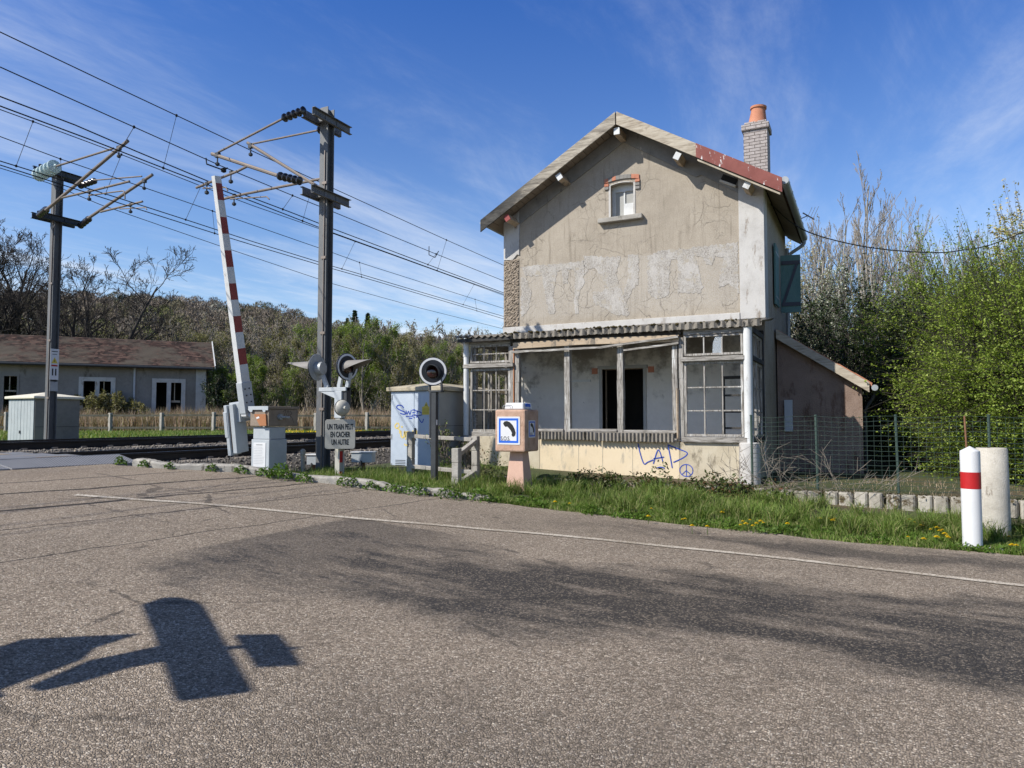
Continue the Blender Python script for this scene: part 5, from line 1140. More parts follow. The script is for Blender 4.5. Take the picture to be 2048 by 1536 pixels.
# text panel
sn = Vector((.62,-.785,0)).normalized(); sx = Vector((-sn.y, sn.x, 0)); sc_ = Vector((-8.33,9.90,1.265))
def rrect(w_, h_, r_, n=5):
    out = []
    for cx, cy, a0 in ((w_/2-r_,h_/2-r_,0),(-w_/2+r_,h_/2-r_,90),(-w_/2+r_,-h_/2+r_,180),(w_/2-r_,-h_/2+r_,270)):
        for k in range(n+1): a = R(a0+90*k/n); out.append((cx+r_*math.cos(a), cy+r_*math.sin(a)))
    return out
mb = MB(); mb.prism(rrect(.52,.52,.045), sc_, sx, (0,0,1), -sn*.045); pan = mb.build('text_panel', M['sign_cream'], sg1, bevel=.008)
mb = MB(); zz = .125
for ln in ('UN TRAIN PEUT', 'EN CACHER', 'UN AUTRE'):
    vs, fs = text_mesh(ln, .136, .455, .0035); put_flat(mb, vs, fs, sc_+Vector((0,0,zz)), sx, (0,0,1), sn, .002); zz -= .135
mb.build('lettering', M['black_ink'], pan)
sg2 = thing('crossing_signal', 'single round flashing signal facing the road in front of the graffiti cabinet', 'crossing signal', (-6.74,10.5,.4))
mb = MB(); mb.box(-6.79,-6.69,10.45,10.54,.3,2.02); mb.box(-6.82,-6.79,10.44,10.55,1.2,2.0); mb.box(-6.84,-6.58,10.44,10.55,2.0,2.03); pst = mb.build('post', M['dark_steel'], sg2, bevel=.004)
mb = MB(); mb.box(-6.688,-6.684,10.46,10.50,1.43,1.52); mb.build('sticker', M['sign_white'], pst)
for x in (-6.83,-6.59):
    mb = MB(); mb.beam((x,10.48,2.03),(x+.0,10.47,2.28),.03,.03,(0,1,0)); mb.build('support_arm', M['dark_steel'], sg2)
signal_head(sg2, (-6.72,10.40,2.36), (.42,-.90,-.02), .25, .34, R(35))
# ------------------------------------------------------------------ relay cabinets
cb_ = thing('relay_cabinet', 'pale blue steel cabinet with SWER graffiti and a flat hipped concrete lid', 'relay cabinet', (-8.6,13.6,.4), 'trackside cabinets')
KX0, KX1, KY0, KY1, KZ = -9.21, -8.0, 12.62, 15.4, 2.12
mb = MB(); mb.box(KX0,KX1,KY0,KY1,.2,KZ); bod = mb.build('body', M['grey_panel'], cb_, bevel=.006)
for x0, x1 in ((KX0+.005,-8.61),(-8.60,KX1-.005)):
    mb = MB(); mb.box(x0,x1,KY0-.025,KY0-.002,.38,KZ-.005); mb.build('door', M['blue_steel'], cb_, bevel=.004)
mb = MB(); mb.box(KX1,KX1+.008,KY0,KY1,1.38,1.388); mb.box(KX1,KX1+.008,14.0,14.01,.3,KZ-.01)
mb.build('panel_seam', M['dark_steel'], bod)
def hip(mb, x0, x1, y0, y1, z, e, hgt, rise):
    vs = [(x0,y0,z),(x1,y0,z),(x1,y1,z),(x0,y1,z),(x0,y0,z+hgt),(x1,y0,z+hgt),(x1,y1,z+hgt),(x0,y1,z+hgt)]
    if x1-x0 < y1-y0: k = (x1-x0)/2; r1, r2 = ((x0+x1)/2,y0+k,z+hgt+rise), ((x0+x1)/2,y1-k,z+hgt+rise)
    else: k = (y1-y0)/2*.98; r1, r2 = (x0+k,(y0+y1)/2,z+hgt+rise), (x1-k,(y0+y1)/2,z+hgt+rise)
    vs += [r1, r2]; fs = [(0,3,2,1),(0,1,5,4),(1,2,6,5),(2,3,7,6),(3,0,4,7)]
    fs += [(4,5,8),(5,6,9,8),(6,7,9),(7,4,8,9)] if x1-x0 < y1-y0 else [(4,5,9,8),(5,6,9),(6,7,8,9),(7,4,8)]
    mb.add(vs, fs)
mb = MB(); hip(mb, KX0-.09,KX1+.10,KY0-.08,KY1+.09,KZ+.005,0,.085,.12); mb.build('lid', M['roof_edge_concrete'], cb_, bevel=.012)
for z in (2.0,1.15,.52):
    mb = MB(); mb.box(KX0+.02,KX0+.036,KY0-.036,KY0-.025,z-.055,z+.055); mb.build('hinge', M['galv'], cb_)
mb = MB(); mb.box(-8.585,-8.555,KY0-.05,KY0-.025,1.18,1.34); mb.lathe([(.018,0),(.018,.02)], (-8.57,KY0-.025,1.10), 10, (0,-1,0)); mb.build('handle', M['dark_steel'], cb_)
mb = MB()
for k in range(5): mb.box(-9.08,-8.82,KY0-.029,KY0-.025,.50+k*.035,.512+k*.035)
mb.build('vent', M['dark_steel'], cb_)
px0 = -8.40
mb = MB(); mb.box(px0,px0+.225,KY0-.032,KY0-.026,1.62,1.79); mb.prism([(px0+.045,1.79),(px0+.155,1.79),(px0+.10,1.89)], (0,KY0-.032,0), (1,0,0), (0,0,1), (0,.006,0)); wp = mb.build('warning_plate', M['warning_yellow'], cb_)
mb = MB(); mb.prism([(px0+.085,1.806),(px0+.115,1.806),(px0+.10,1.856)], (0,KY0-.033,0), (1,0,0), (0,0,1), (0,-.001,0))
for k in range(3): mb.box(px0+.02,px0+.2,KY0-.034,KY0-.0325,1.655+k*.04,1.661+k*.04)
mb.build('plate_text', M['black_ink'], wp)
CU = lambda u, v: (KX0+(u-102)/(548-102)*1.26, KZ-(v-455)/4.52/1420*15.43)
def cabstroke(mb, pts, w_): ribbon(mb, smooth_pts([CU(*p) for p in pts], 6), w_*rnd.uniform(.85,1.2), (0,KY0-.027,0), (1,0,0), (0,0,1), (0,-1,0), .0015)
mb = MB()
for pts in ([(222,602),(200,580),(165,580),(158,600),(190,622),(232,640),(238,655),(215,658),(190,648)], [(243,625),(252,658),(266,632),(278,662),(290,620)], [(298,622),(325,618)], [(300,645),(326,641)], [(296,668),(330,662)], [(345,625),(340,690)], [(320,625),(370,640),(392,660),(350,672),(320,668)], [(345,672),(385,732),(402,700)], [(240,680),(290,676),(325,690)], [(270,692),(300,696)]):
    cabstroke(mb, pts, .022)
g_ = mb.build('graffiti', M['spray_blue'], cb_); g_['label'] = 'blue tag SWER sprayed across the doors'
mb = MB()
for pts in ([(165,735),(142,760),(150,782),(180,770),(172,735)], [(165,785),(185,800),(185,830)], [(198,770),(215,772)], [(196,805),(200,855),(222,862),(232,810),(238,862)], [(245,815),(242,885)], [(245,815),(285,820),(300,845),(270,880)], [(305,800),(312,835),(338,838),(340,800)], [(228,922),(245,935),(265,920)]):
    cabstroke(mb, pts, .03)
g_ = mb.build('graffiti', M['spray_yellow'], cb_); g_['label'] = 'yellow sprayed scrawl'
cb2 = thing('relay_cabinet', 'pale plank doored relay cabinet with a cream lid behind the dark mast', 'relay cabinet', (-21.1,12.3,.85), 'trackside cabinets')
mb = MB(); mb.box(-21.74,-20.5,11.66,12.9,.7,2.08); bod = mb.build('body', M['shed_wall'], cb2, bevel=.006)  # darker than the doors: the side's shade is put into the body colour
for x0, x1 in ((-21.72,-21.125),(-21.115,-20.52)):
    mb = MB()
    for k in range(4):
        a = x0+(x1-x0)*k/4; mb.box(a+.004,a+(x1-x0)/4-.004,11.635,11.658,.78,2.06)
    d = mb.build('door', M['cabinet_plank'], cb2, bevel=.003)
mb = MB(); mb.box(-21.15,-21.11,11.61,11.635,1.12,1.2); mb.build('handle', M['dark_steel'], cb2)
mb = MB(); mb.box(-20.498,-20.49,11.66,12.9,1.30,1.31); mb.build('panel_seam', M['dark_steel'], bod)
mb = MB(); hip(mb, -21.83,-20.41,11.57,12.99,2.085,0,.07,.13); mb.build('lid', M['cream_lid'], cb2, bevel=.015)
# ------------------------------------------------------------------ concrete post fence by the telephone post
cf = thing('concrete_fence', 'short concrete post and rail fence between the graffiti cabinet and the telephone', 'fence', (-6.9,10.95,.45), 'concrete fences')
for x, y, z0, z1, w_ in ((-7.55,10.95,.3,1.30,.12),(-6.17,10.95,.2,1.23,.12),(-6.09,10.15,.1,1.05,.135)):
    mb = MB(); crooked(mb, (x,y,z0),(x+rnd.uniform(-.01,.02),y,z1), w_, w_*.9, (0,1,0), 4, .004); mb.build('post', M['concrete'], cf, bevel=.012)
for a, c in (((-7.50,10.92,1.22),(-6.22,10.92,1.17)),((-7.50,10.92,.66),(-6.22,10.92,.60)),((-6.10,10.20,.94),(-6.17,10.90,1.14)),((-6.10,10.20,.46),(-6.17,10.90,.60))):
    mb = MB(); crooked(mb, a, c, .09, .07, (0,0,1), 4, .004); mb.build('rail', M['concrete'], cf, bevel=.01)
# ------------------------------------------------------------------ SOS telephone post
ph = thing('emergency_telephone', 'pink concrete SOS telephone post with a blue framed handset sign', 'emergency telephone', (-5.2,10.6,.3))
mb = MB(); n_ = 4
def frustum(mb, cx, cy, z0, z1, w0, w1):
    vs = [(cx+a*w0/2, cy+b2*w0/2, z0) for a, b2 in ((-1,-1),(1,-1),(1,1),(-1,1))]+[(cx+a*w1/2, cy+b2*w1/2, z1) for a, b2 in ((-1,-1),(1,-1),(1,1),(-1,1))]
    mb.add(vs, [(0,3,2,1),(4,5,6,7),(0,1,5,4),(1,2,6,5),(2,3,7,6),(3,0,4,7)])
cx, cy = -5.2, 10.62
frustum(mb, cx+.03, cy+.02, .15, 1.0, .38, .23); mb.build('pillar', M['pink_smooth'], ph, bevel=.01)
mb = MB(); mb.box(cx-.275,cx+.275,cy-.27,cy+.27,1.0,1.685); bx_ = mb.build('housing', M['pink_concrete'], ph, bevel=.028)
mb = MB(); frustum(mb, cx+.04, cy-.03, 1.686, 1.80, .36, .33); cap = mb.build('telephone_cap', M['bollard_white'], ph, bevel=.028)
mb = MB(); fr = cy-.03-.36/2
arc = [(cx-.07+.085*math.cos(R(180-180*k/12)), 1.735+.035*math.sin(R(180-180*k/12))) for k in range(13)]
for w_, sh in ((.085,0),): ribbon(mb, [(cx-.155+sh,1.705)]+[(x,z) for x, z in arc]+[(cx+.015,1.705)], .008, (0,fr+.005,0), (1,0,0), (0,0,1), (0,-1,0), .006)
ribbon(mb, [(cx-.12,1.705),(cx-.12,1.735),(cx-.09,1.75),(cx-.05,1.75),(cx-.02,1.735),(cx-.02,1.705)], .006, (0,fr+.005,0), (1,0,0), (0,0,1), (0,-1,0), .006)
mb.build('handset_outline', M['grey_ink'], cap)
mb = MB(); xs_ = cx+.04+.18
pts_ = [(-.10,-.045),(-.10,.02),(-.06,.045),(.06,.045),(.10,.02),(.10,-.045),(.04,-.045),(.04,-.01),(-.04,-.01),(-.04,-.045)]
mb.prism([(a, 1.745+b2) for a, b2 in pts_], (xs_-.012,cy-.03,0), (0,1,0), (0,0,1), (.006,0,0)); mb.build('handset_mark', M['blue_ink'], cap)
def handset(s_=1.):
    """diagonal telephone receiver outline"""
    px = [(371,165),(382,152),(400,149),(420,156),(441,175),(456,200),(464,225),(460,241),(450,250),(438,248),(433,237),(437,228),(427,209),(411,192),(401,184),(391,188),(380,180)]
    return [((a-416)/165*.41*s_*1.0, (201-b2)/180*.455*s_*1.0) for a, b2 in px]
def sosign(o, ux, n, s_, name='sos_sign'):
    o = Vector(o); n = Vector(n); ux = Vector(ux); uz = Vector((0,0,1))
    mb = MB(); mb.prism(rrect(.41*s_,.455*s_,.012), o, ux, uz, n*.006); sg = mb.build(name, M['sign_white'], ph)
    mb = MB(); mb.prism([(-.178*s_,-.20*s_),(.178*s_,-.20*s_),(.178*s_,.20*s_),(-.178*s_,.20*s_)], o, ux, uz, n*.0075, 0, [[(-.145*s_,-.165*s_),(.145*s_,-.165*s_),(.145*s_,.165*s_),(-.145*s_,.165*s_)]]); mb.build('blue_frame', M['blue_ink'], sg)
    mb = MB(); mb.prism([(a+.012*s_, b2+.025*s_) for a, b2 in handset(s_)], o, ux, uz, n*.0078)
    vs, fs = text_mesh('S.O.S.', .092*s_, .78, .0015); put_flat(mb, vs, fs, o+ux*(-.055*s_)+uz*(-.132*s_), ux, uz, n, .0078); mb.build('handset_symbol', M['black_ink'], sg)
sosign((cx-.02,cy-.272,1.345), (1,0,0), (0,-1,0), 1.); sosign((cx+.277,cy-.02,1.37), (0,1,0), (1,0,0), .62)
# ------------------------------------------------------------------ bollard, concrete cylinder, fence, block wall
bl = thing('bollard', 'white round bollard with one red band and a pointed cap at the road edge', 'bollard', (1.06,9.72,.08))
mb = MB(); mb.lathe([(.10,.0),(.102,1.12),(.10,1.15),(.004,1.205)], (1.06,9.72,.02), 32); mb.build('post', M['bollard_white'], bl, smooth=True)
mb = MB(); mb.lathe([(.1025,.72),(.1028,.73),(.1028,.90),(.1025,.91)], (1.06,9.72,.02), 32); mb.build('red_band', M['red_paint'], bl, smooth=True)
cy_ = MB(); cy_.lathe([(.18,.0),(.178,.5),(.172,1.06),(.16,1.075),(.13,1.075),(.13,.95),(.004,.95)], (1.40,10.72,.1), 28)
tag(cy_.build('concrete_pipe', M['aged_pipe'], loc=(1.4,10.72,.1), smooth=True), 'upright cracked pale concrete pipe standing behind the white bollard', 'concrete pipe')
mb = MB(); mb.tube([(1.30,12.05,.3),(1.262,12.05,1.58)], .013, 7); tag(mb.build('rusty_rod', M['rust'], loc=(1.3,12.05,.3)), 'thin rusty iron rod sticking up behind the white bollard', 'rod')
wf = thing('wire_fence', 'green wire mesh fence on thin posts in front of the lean-to', 'fence', (-.4,12.4,.45))
for x in (-1.72,-.72,.42,1.6,3.2,5.0):
    mb = MB(); lean = rnd.uniform(-.02,.0); mb.tube([(x,12.42,.3),(x+lean,12.42,1.59)], .020, 8); mb.lathe([(.024,0),(.024,.015),(.004,.02)], (x+lean,12.42,1.585), 8); mb.build('post', M['green_post'], wf)
mb = MB(); zs = np.cumsum([0]+[.075]*15)+.44
for k, z in enumerate(zs):
    pts = [(-1.72+i*.16,12.40+rnd.uniform(-.004,.004),z+rnd.uniform(-.006,.006)-.012*math.sin(i*.9)*(k > 9)) for i in range(43)]; mb.tube(pts, .0032, 4)
for i in range(67):
    x = -1.70+i*.10; mb.tube([(x,12.4,.44),(x+rnd.uniform(-.006,.006),12.4,1.55)], .0018, 4)
mb.build('mesh', M['green_post'], wf)
bw = MB(); x = -7.3; r3 = random.Random(4)
while x < 6.5:
    L = .40; g = .015; j = r3.uniform(-.012,.012); zt = .40-.010*x*.5+r3.uniform(-.012,.006)+(-.03 if x > 2 else 0); y0 = 12.13+j
    for a, b2 in ((0,.185),(.20,.385)):
        prof = [(x+a,y0+.012),(x+a+.02,y0),(x+b2-.04,y0),(x+b2-.012,y0+.02),(x+b2,y0+.05),(x+b2,y0+.19),(x+a,y0+.19)]
        bw.add([(px2,py2,zt-.25) for px2, py2 in prof]+[(px2,py2,zt) for px2, py2 in prof], [tuple(range(6,-1,-1)), tuple(range(7,14))]+[(i,(i+1) % 7,(i+1) % 7+7,i+7) for i in range(7)])
    bw.box(x-.002,x+.398,y0+.055,y0+.17,zt-.28,zt-.02)
    x += L+g+(r3.uniform(0,.05) if r3.random() < .2 else 0)
bw.box(-7.3,6.6,12.09,12.30,-.1,.13)
tag(bw.build('block_wall', M['block'], loc=(-1,12.2,.1), bevel=.008), 'low row of hollow concrete blocks along the verge below the fence', 'block wall')
# trackside boxes and stake
jl = ('white junction box on a rusty stem in the gravel left of the graffiti cabinet', 'small pale junction box half hidden behind the tall mast')
for (u, d, z, w_), lb in zip(((728,14.2,.80,.42),(630,14.4,.74,.22)), jl):
    x, y = cam_xy(u, d); t = thing('junction_box', lb, 'junction box', (x,y,.5), 'junction boxes by the track')
    mb = MB(); mb.tube([(x,y,.3),(x,y,z-.1)], .035, 8); mb.build('stem', M['rust'], t)
    mb = MB(); mb.M = Matrix.Translation((x,y,z)) @ Matrix.Rotation(R(20), 4, 'Z'); mb.box(-w_/2,w_/2,-.12,.12,-.13,.06); mb.build('box', M['barrier_grey'], t, bevel=.01)
    mb = MB(); mb.M = Matrix.Translation((x,y,z)) @ Matrix.Rotation(R(20), 4, 'Z'); mb.box(-w_/2-.02,w_/2+.02,-.14,.14,.062,.085); mb.build('lid', M['bollard_white'], t, bevel=.006)
    mb = MB(); mb.tube(smooth_pts([(x+.02,y-.1,z-.1),(x+.15,y-.3,z-.2),(x-.1,y-.5,z-.33),(x-.4,y-.4,z-.33)], 5), .02, 6); mb.build('cable', M['wire'], t)
x, y = cam_xy(609, 13.2); mb = MB(); mb.beam((x,y,.35),(x-.03,y,.92),.05,.05,(0,1,0)); mb.lathe([(.03,0),(.05,.02),(.05,.09),(.02,.12)], (x-.02,y,.86), 10)
tag(mb.build('marker_stake', M['concrete'], loc=(x,y,.4)), 'short weathered stake in the gravel between barrier and mast', 'stake')
mb = MB(); x, y = 1.27, 9.72; r3 = random.Random(2); n = 7
vs = [(x+.07*(i/6-.5)*2+.02*r3.random(), y+.03*(j-1)+.01*r3.random(), .055+.02*r3.random()+(.015 if j == 1 else 0)) for j in range(3) for i in range(n)]
mb.add(vs, [(j*n+i,j*n+i+1,(j+1)*n+i+1,(j+1)*n+i) for j in range(2) for i in range(n-1)]); lt_ = mb.build('litter_scrap', M['litter'], loc=(x,y,.05)); lt_.modifiers.new('thick','SOLIDIFY').thickness = .004
tag(lt_, 'crumpled white scrap of litter in the grass beside the bollard', 'litter')
# ------------------------------------------------------------------ goods shed beyond the railway
sx0, sy0 = cam_xy(410, 45); wd = Vector((-.616,-.788,0)).normalized(); wn_ = Vector((wd.y,-wd.x,0))     # along the wall to the left; outward normal
if wn_.dot(Vector((-sx0,-sy0,0))) < 0: wn_ = -wn_
so0 = Vector((sx0,sy0,0)); sh = thing('goods_shed', 'long grey goods shed with a mottled red tiled roof beyond the tracks', 'shed', (sx0,sy0,.6))
def s_of(u):
    k = (u-1024)/1420; # where the sight line at column u meets the wall
    dx, dy = k*CT-ST, k*ST+CT; det = dx*(-wd.y)+wd.x*dy
    return (dx*sy0-dy*sx0)/(dy*wd.x-dx*wd.y)
LW = 36.; ZE = 4.86; DEP = 8.5
opens = []
for u0, u1, za, zb in ((312,362,.5,3.75),(166,221,1.7,3.75),(-30,33,1.6,3.95)):
    a, c = s_of(u1), s_of(u0); opens.append((a, c, za, zb))
mb = MB(); mb.prism([(0,.3),(LW,.3),(LW,ZE),(0,ZE)], so0, wd, (0,0,1), -wn_*.35, 0, [[(a,za),(c,za),(c,zb),(a,zb)] for a, c, za, zb in opens])
mb.prism([(0,.3),(DEP,.3),(DEP,ZE),(DEP/2,ZE+1.75),(0,ZE)], so0-wn_*.35*0, -wn_, (0,0,1), wd*.35)
mb.prism([(0,.3),(LW,.3),(LW,ZE),(0,ZE)], so0-wn_*DEP, wd, (0,0,1), wn_*.35)
mb.prism([(0,.3),(DEP,.3),(DEP,ZE),(DEP/2,ZE+1.75),(0,ZE)], so0+wd*LW, -wn_, (0,0,1), -wd*.35)
mb.build('wall', M['shed_wall'], sh)
mb = MB(); ov = .55; sl_ = 1.75/(DEP/2)
for sgn in (1, -1):
    ea = so0+wn_*(ov if sgn > 0 else -DEP-ov); rd = so0-wn_*(DEP/2); zt_ = ZE+1.9
    nrow = 22; ncol = 1
    for k in range(nrow):
        f0, f1 = k/nrow, (k+1)/nrow; pa, pb = ea.lerp(rd, f0), ea.lerp(rd, f1); z0 = ZE-sl_*ov+.12; za, zb2 = z0+(zt_-z0)*f0+.03, z0+(zt_-z0)*f1
        A0, A1, B0, B1 = pa-wd*.5, pa+wd*(LW+.5), pb-wd*.5, pb+wd*(LW+.5)
        mb.add([(A0.x,A0.y,za),(A1.x,A1.y,za),(B1.x,B1.y,zb2),(B0.x,B0.y,zb2),(A0.x,A0.y,za-.06),(A1.x,A1.y,za-.06)], [(0,1,2,3),(4,5,1,0)])
rf = mb.build('roof', M['tiles'], sh)
mb = MB(); a = so0+wn_*(ov+.02)-wd*.53; b2 = so0-wn_*(DEP/2)-wd*.53
mb.beam((a.x,a.y,ZE-sl_*ov+.10),(b2.x,b2.y,ZE+1.9),.06,.22); mb.build('verge_board', M['white_paint'], rf)
mb = MB(); a = so0+wn_*(ov+.04)-wd*.4; b2 = so0+wn_*(ov+.04)+wd*LW; mb.tube([(a.x,a.y,ZE-sl_*ov+.02),(b2.x,b2.y,ZE-sl_*ov+.02)], .08, 8); mb.build('gutter', M['dark_steel'], rf)
mb = MB(); p = so0+wd*s_of(268)+wn_*.08; mb.tube([(p.x,p.y,.4),(p.x,p.y,ZE-.1)], .06, 8); mb.build('downpipe', M['pvc'], sh)
mb = MB(); mb.prism([(-.04,.3),(.55,.3),(.55,ZE-.05),(-.04,ZE-.05)], so0+wn_*.0, wd, (0,0,1), wn_*.06); mb.build('quoin', M['white_plaster'], sh)
for i, (a, c, za, zb) in enumerate(opens):
    mb = MB(); fw = .24 if i < 2 else .10; o_ = so0+wn_*.0
    mb.prism([(a-fw,za-.1),(c+fw,za-.1),(c+fw,zb+fw),(a-fw,zb+fw)], o_, wd, (0,0,1), wn_*.05, 0, [[(a,za),((a+c)/2-.12,za),((a+c)/2-.12,zb),(a,zb)],[((a+c)/2+.12,za),(c,za),(c,zb),((a+c)/2+.12,zb)]])
    wdw = mb.build('window' if i else 'door', M['white_plaster'] if i < 2 else M['shed_wall'], sh)
    mb = MB(); mid = (a+c)/2; mb.prism([(a+.05,za+(zb-za)*.62),(mid-.15,za+(zb-za)*.62),(mid-.15,za+(zb-za)*.66),(a+.05,za+(zb-za)*.66)], so0-wn_*.12, wd, (0,0,1), -wn_*.05); mb.prism([(a+.35,za+(zb-za)*.66),(a+.40,za+(zb-za)*.66),(a+.40,zb),(a+.35,zb)], so0-wn_*.12, wd, (0,0,1), -wn_*.05); mb.build('frame', M['pale_wood'], wdw)
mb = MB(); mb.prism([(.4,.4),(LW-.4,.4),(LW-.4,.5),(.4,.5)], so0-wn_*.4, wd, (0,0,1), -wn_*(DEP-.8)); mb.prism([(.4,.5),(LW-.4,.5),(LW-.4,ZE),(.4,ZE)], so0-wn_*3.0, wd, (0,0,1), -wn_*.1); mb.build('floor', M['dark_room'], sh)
# concrete rail fence in front of the field
ff = thing('concrete_fence', 'long weathered concrete post and rail fence in front of the goods shed', 'fence', (*cam_xy(322,35.5),.75), 'concrete fences')
fpos = [cam_xy(u, d) for u, d in ((-190,34.2),(-88,34.5),(14,34.8),(118,35.1),(222,35.4),(324,35.6),(428,35.8),(530,36.1),(632,36.4),(734,36.7),(836,37),(938,37.3))]
fz_ = lambda x, y: float(G(x, y))
for x, y in fpos:
    mb = MB(); z = fz_(x, y); mb.beam((x,y,z-.2),(x+rnd.uniform(-.02,.02),y,z+1.08+rnd.uniform(-.03,.03)),.17,.15,(0,1,0)); mb.build('post', M['concrete'], ff, bevel=.02)
for (xa, ya), (xb, yb) in zip(fpos, fpos[1:]):
    for hh_ in (.93,.32):
        mb = MB(); crooked(mb, (xa,ya,fz_(xa,ya)+hh_),(xb,yb,fz_(xb,yb)+hh_+rnd.uniform(-.03,.03)),.09,.10,(0,0,1),3,.012); mb.build('rail', M['fence_rail'], ff)
# ------------------------------------------------------------------ signal boards standing behind the viewpoint, known from their shadow on the road
hs = thing('road_signal', 'signal post with boards behind the viewpoint casting the angular shadow on the road', 'road signal', (-5.7,1.3,.3))
LAT = Vector((.8,-.6,0)); ALO = Vector((.6,.8,0)); HO = ALO*(-3.0)
def board(poly, name, th=.03):
    mb = MB(); mb.prism(poly, HO, LAT, (0,0,1), ALO*th); return mb.build(name, M['dark_steel'], hs)
board([(-5.58,2.80),(-5.72,2.92),(-5.71,2.98),(-5.60,3.06),(-5.48,3.09),(-3.87,3.15),(-3.85,3.13),(-3.85,2.90),(-3.88,2.87)], 'main_board')
board([(-4.78,3.19),(-4.71,3.39),(-4.45,3.40),(-4.42,3.46),(-4.39,3.40),(-4.13,3.40),(-4.18,3.22)], 'small_board')
board([(-4.60,3.08),(-4.54,3.08),(-4.50,3.24),(-4.56,3.24)], 'link_arm')
board([(-4.96,.3),(-4.96,2.2),(-5.05,2.27),(-4.99,2.75),(-4.80,2.55),(-4.62,2.50),(-4.30,2.22),(-4.20,2.25),(-4.20,.3)], 'signal_head')
board([(-4.72,2.83),(-4.66,2.70),(-4.60,2.55),(-4.30,2.33),(-4.22,2.38),(-4.28,2.52),(-4.40,2.68),(-4.44,2.83)], 'bracket')
board([(-4.55,-.3),(-4.55,.35),(-4.45,.35),(-4.45,-.3)], 'post')
#PART5
# ------------------------------------------------------------------ vegetation
def seg_tubes(p0, p1, r0, r1, k):
    """many tapered tubes at once -> V, F (quads)"""
    p0, p1 = np.asarray(p0, float), np.asarray(p1, float); r0, r1 = np.asarray(r0, float), np.asarray(r1, float)
    d = p1-p0; L = np.linalg.norm(d, axis=1, keepdims=True); d = d/np.maximum(L, 1e-6)
    ref = np.where(np.abs(d[:,2:3]) > .9, np.array([[1.,0,0]]), np.array([[0,0,1.]])); x = np.cross(d, ref); x /= np.linalg.norm(x, axis=1, keepdims=True); y = np.cross(d, x)
    a = 2*np.pi*np.arange(k)/k; c, s = np.cos(a), np.sin(a)
    ring = x[:,None,:]*c[None,:,None]+y[:,None,:]*s[None,:,None]
    V = np.concatenate([p0[:,None]+ring*r0[:,None,None], p1[:,None]+ring*r1[:,None,None]], 1).reshape(-1, 3)
    i = np.arange(k); j = (i+1) % k; f = np.stack([i, j, j+k, i+k], 1)
    F = (f[None]+(2*k)*np.arange(len(p0))[:,None,None]).reshape(-1, 4)
    return V, F
def unit(v): return v/np.maximum(np.linalg.norm(v, axis=-1, keepdims=True), 1e-9)
def grow(seed, H, r0, stems=1, levels=4, kids=(7,6,5,5), ratio=.55, spread=.9, up=.25, base_clear=.3, wob=.16, stem_spread=.25, nseg=5, lenvar=.35):
    """branching skeleton, level by level and vectorised; returns segment arrays and twig ends"""
    rs = np.random.RandomState(seed)
    P = np.zeros((stems,3)); P[:,:2] = rs.uniform(-.15,.15,(stems,2))*(stems > 1)*H*.12
    D = unit(np.stack([rs.uniform(-1,1,stems)*stem_spread, rs.uniform(-1,1,stems)*stem_spread, np.ones(stems)], 1)); Ln = np.full(stems, H*.9)*rs.uniform(.8,1.05,stems); Rr = np.full(stems, r0)*rs.uniform(.8,1.1,stems)
    out = []; ends = None
    for lv in range(levels+1):
        n = len(P); ns = nseg if lv == 0 else (4 if lv < levels else 2); pts = [P.copy()]; dirs = []; d = D.copy()
        for k in range(ns):
            d = unit(d+rs.normal(0, wob, (n,3))*(.5 if lv == 0 else 1)+np.array([0,0,up*(.4 if lv == 0 else .5)])); dirs.append(d); pts.append(pts[-1]+d*(Ln/ns)[:,None])
        for k in range(ns):
            ra = Rr*(1-.8*k/ns); rb = Rr*(1-.8*(k+1)/ns); out.append((pts[k], pts[k+1], ra, rb, lv))
        if lv == levels: ends = (np.concatenate(pts[1:]), np.concatenate(dirs)); break
        nk = kids[min(lv, len(kids)-1)]; tlo = base_clear if lv == 0 else .22
        t = np.clip((np.arange(nk)[None,:]+rs.rand(n,nk))/nk, 0, .999)*(1-tlo)+tlo; t = np.minimum(t, .985)
        idx = np.minimum((t*ns).astype(int), ns-1); fr = t*ns-idx; pa = np.stack(pts, 1)
        A = pa[np.arange(n)[:,None], idx]; B = pa[np.arange(n)[:,None], idx+1]; NP_ = A+(B-A)*fr[...,None]
        pd = np.stack(dirs, 1)[np.arange(n)[:,None], idx]
        rnd_ = rs.normal(0, 1, (n,nk,3)); side = unit(rnd_-(rnd_*pd).sum(-1, keepdims=True)*pd)
        sp = spread*rs.uniform(.7, 1.2, (n,nk,1)); ND = unit(pd*np.cos(sp)+side*np.sin(sp)+np.array([0,0,up*.5]))
        NL = Ln[:,None]*ratio*(1.12-.62*t)*rs.uniform(1-lenvar, 1+lenvar*.6, (n,nk)); NR = np.minimum(Rr[:,None]*(1-.8*t)*.62, Rr[:,None]*.5)
        P, D, Ln, Rr = NP_.reshape(-1,3), ND.reshape(-1,3), NL.ravel(), np.maximum(NR.ravel(), .0)
    return out, ends
def tree_mesh(out, rmin, ks=(7,5,4,3,3,3)):
    Vs, Fs, o = [], [], 0
    for p0, p1, a, b2, lv in out:
        V, F = seg_tubes(p0, p1, np.maximum(a, rmin), np.maximum(b2, rmin*.8), ks[min(lv, 5)]); Vs.append(V); Fs.append(F+o); o += len(V)
    return np.concatenate(Vs), np.concatenate(Fs)
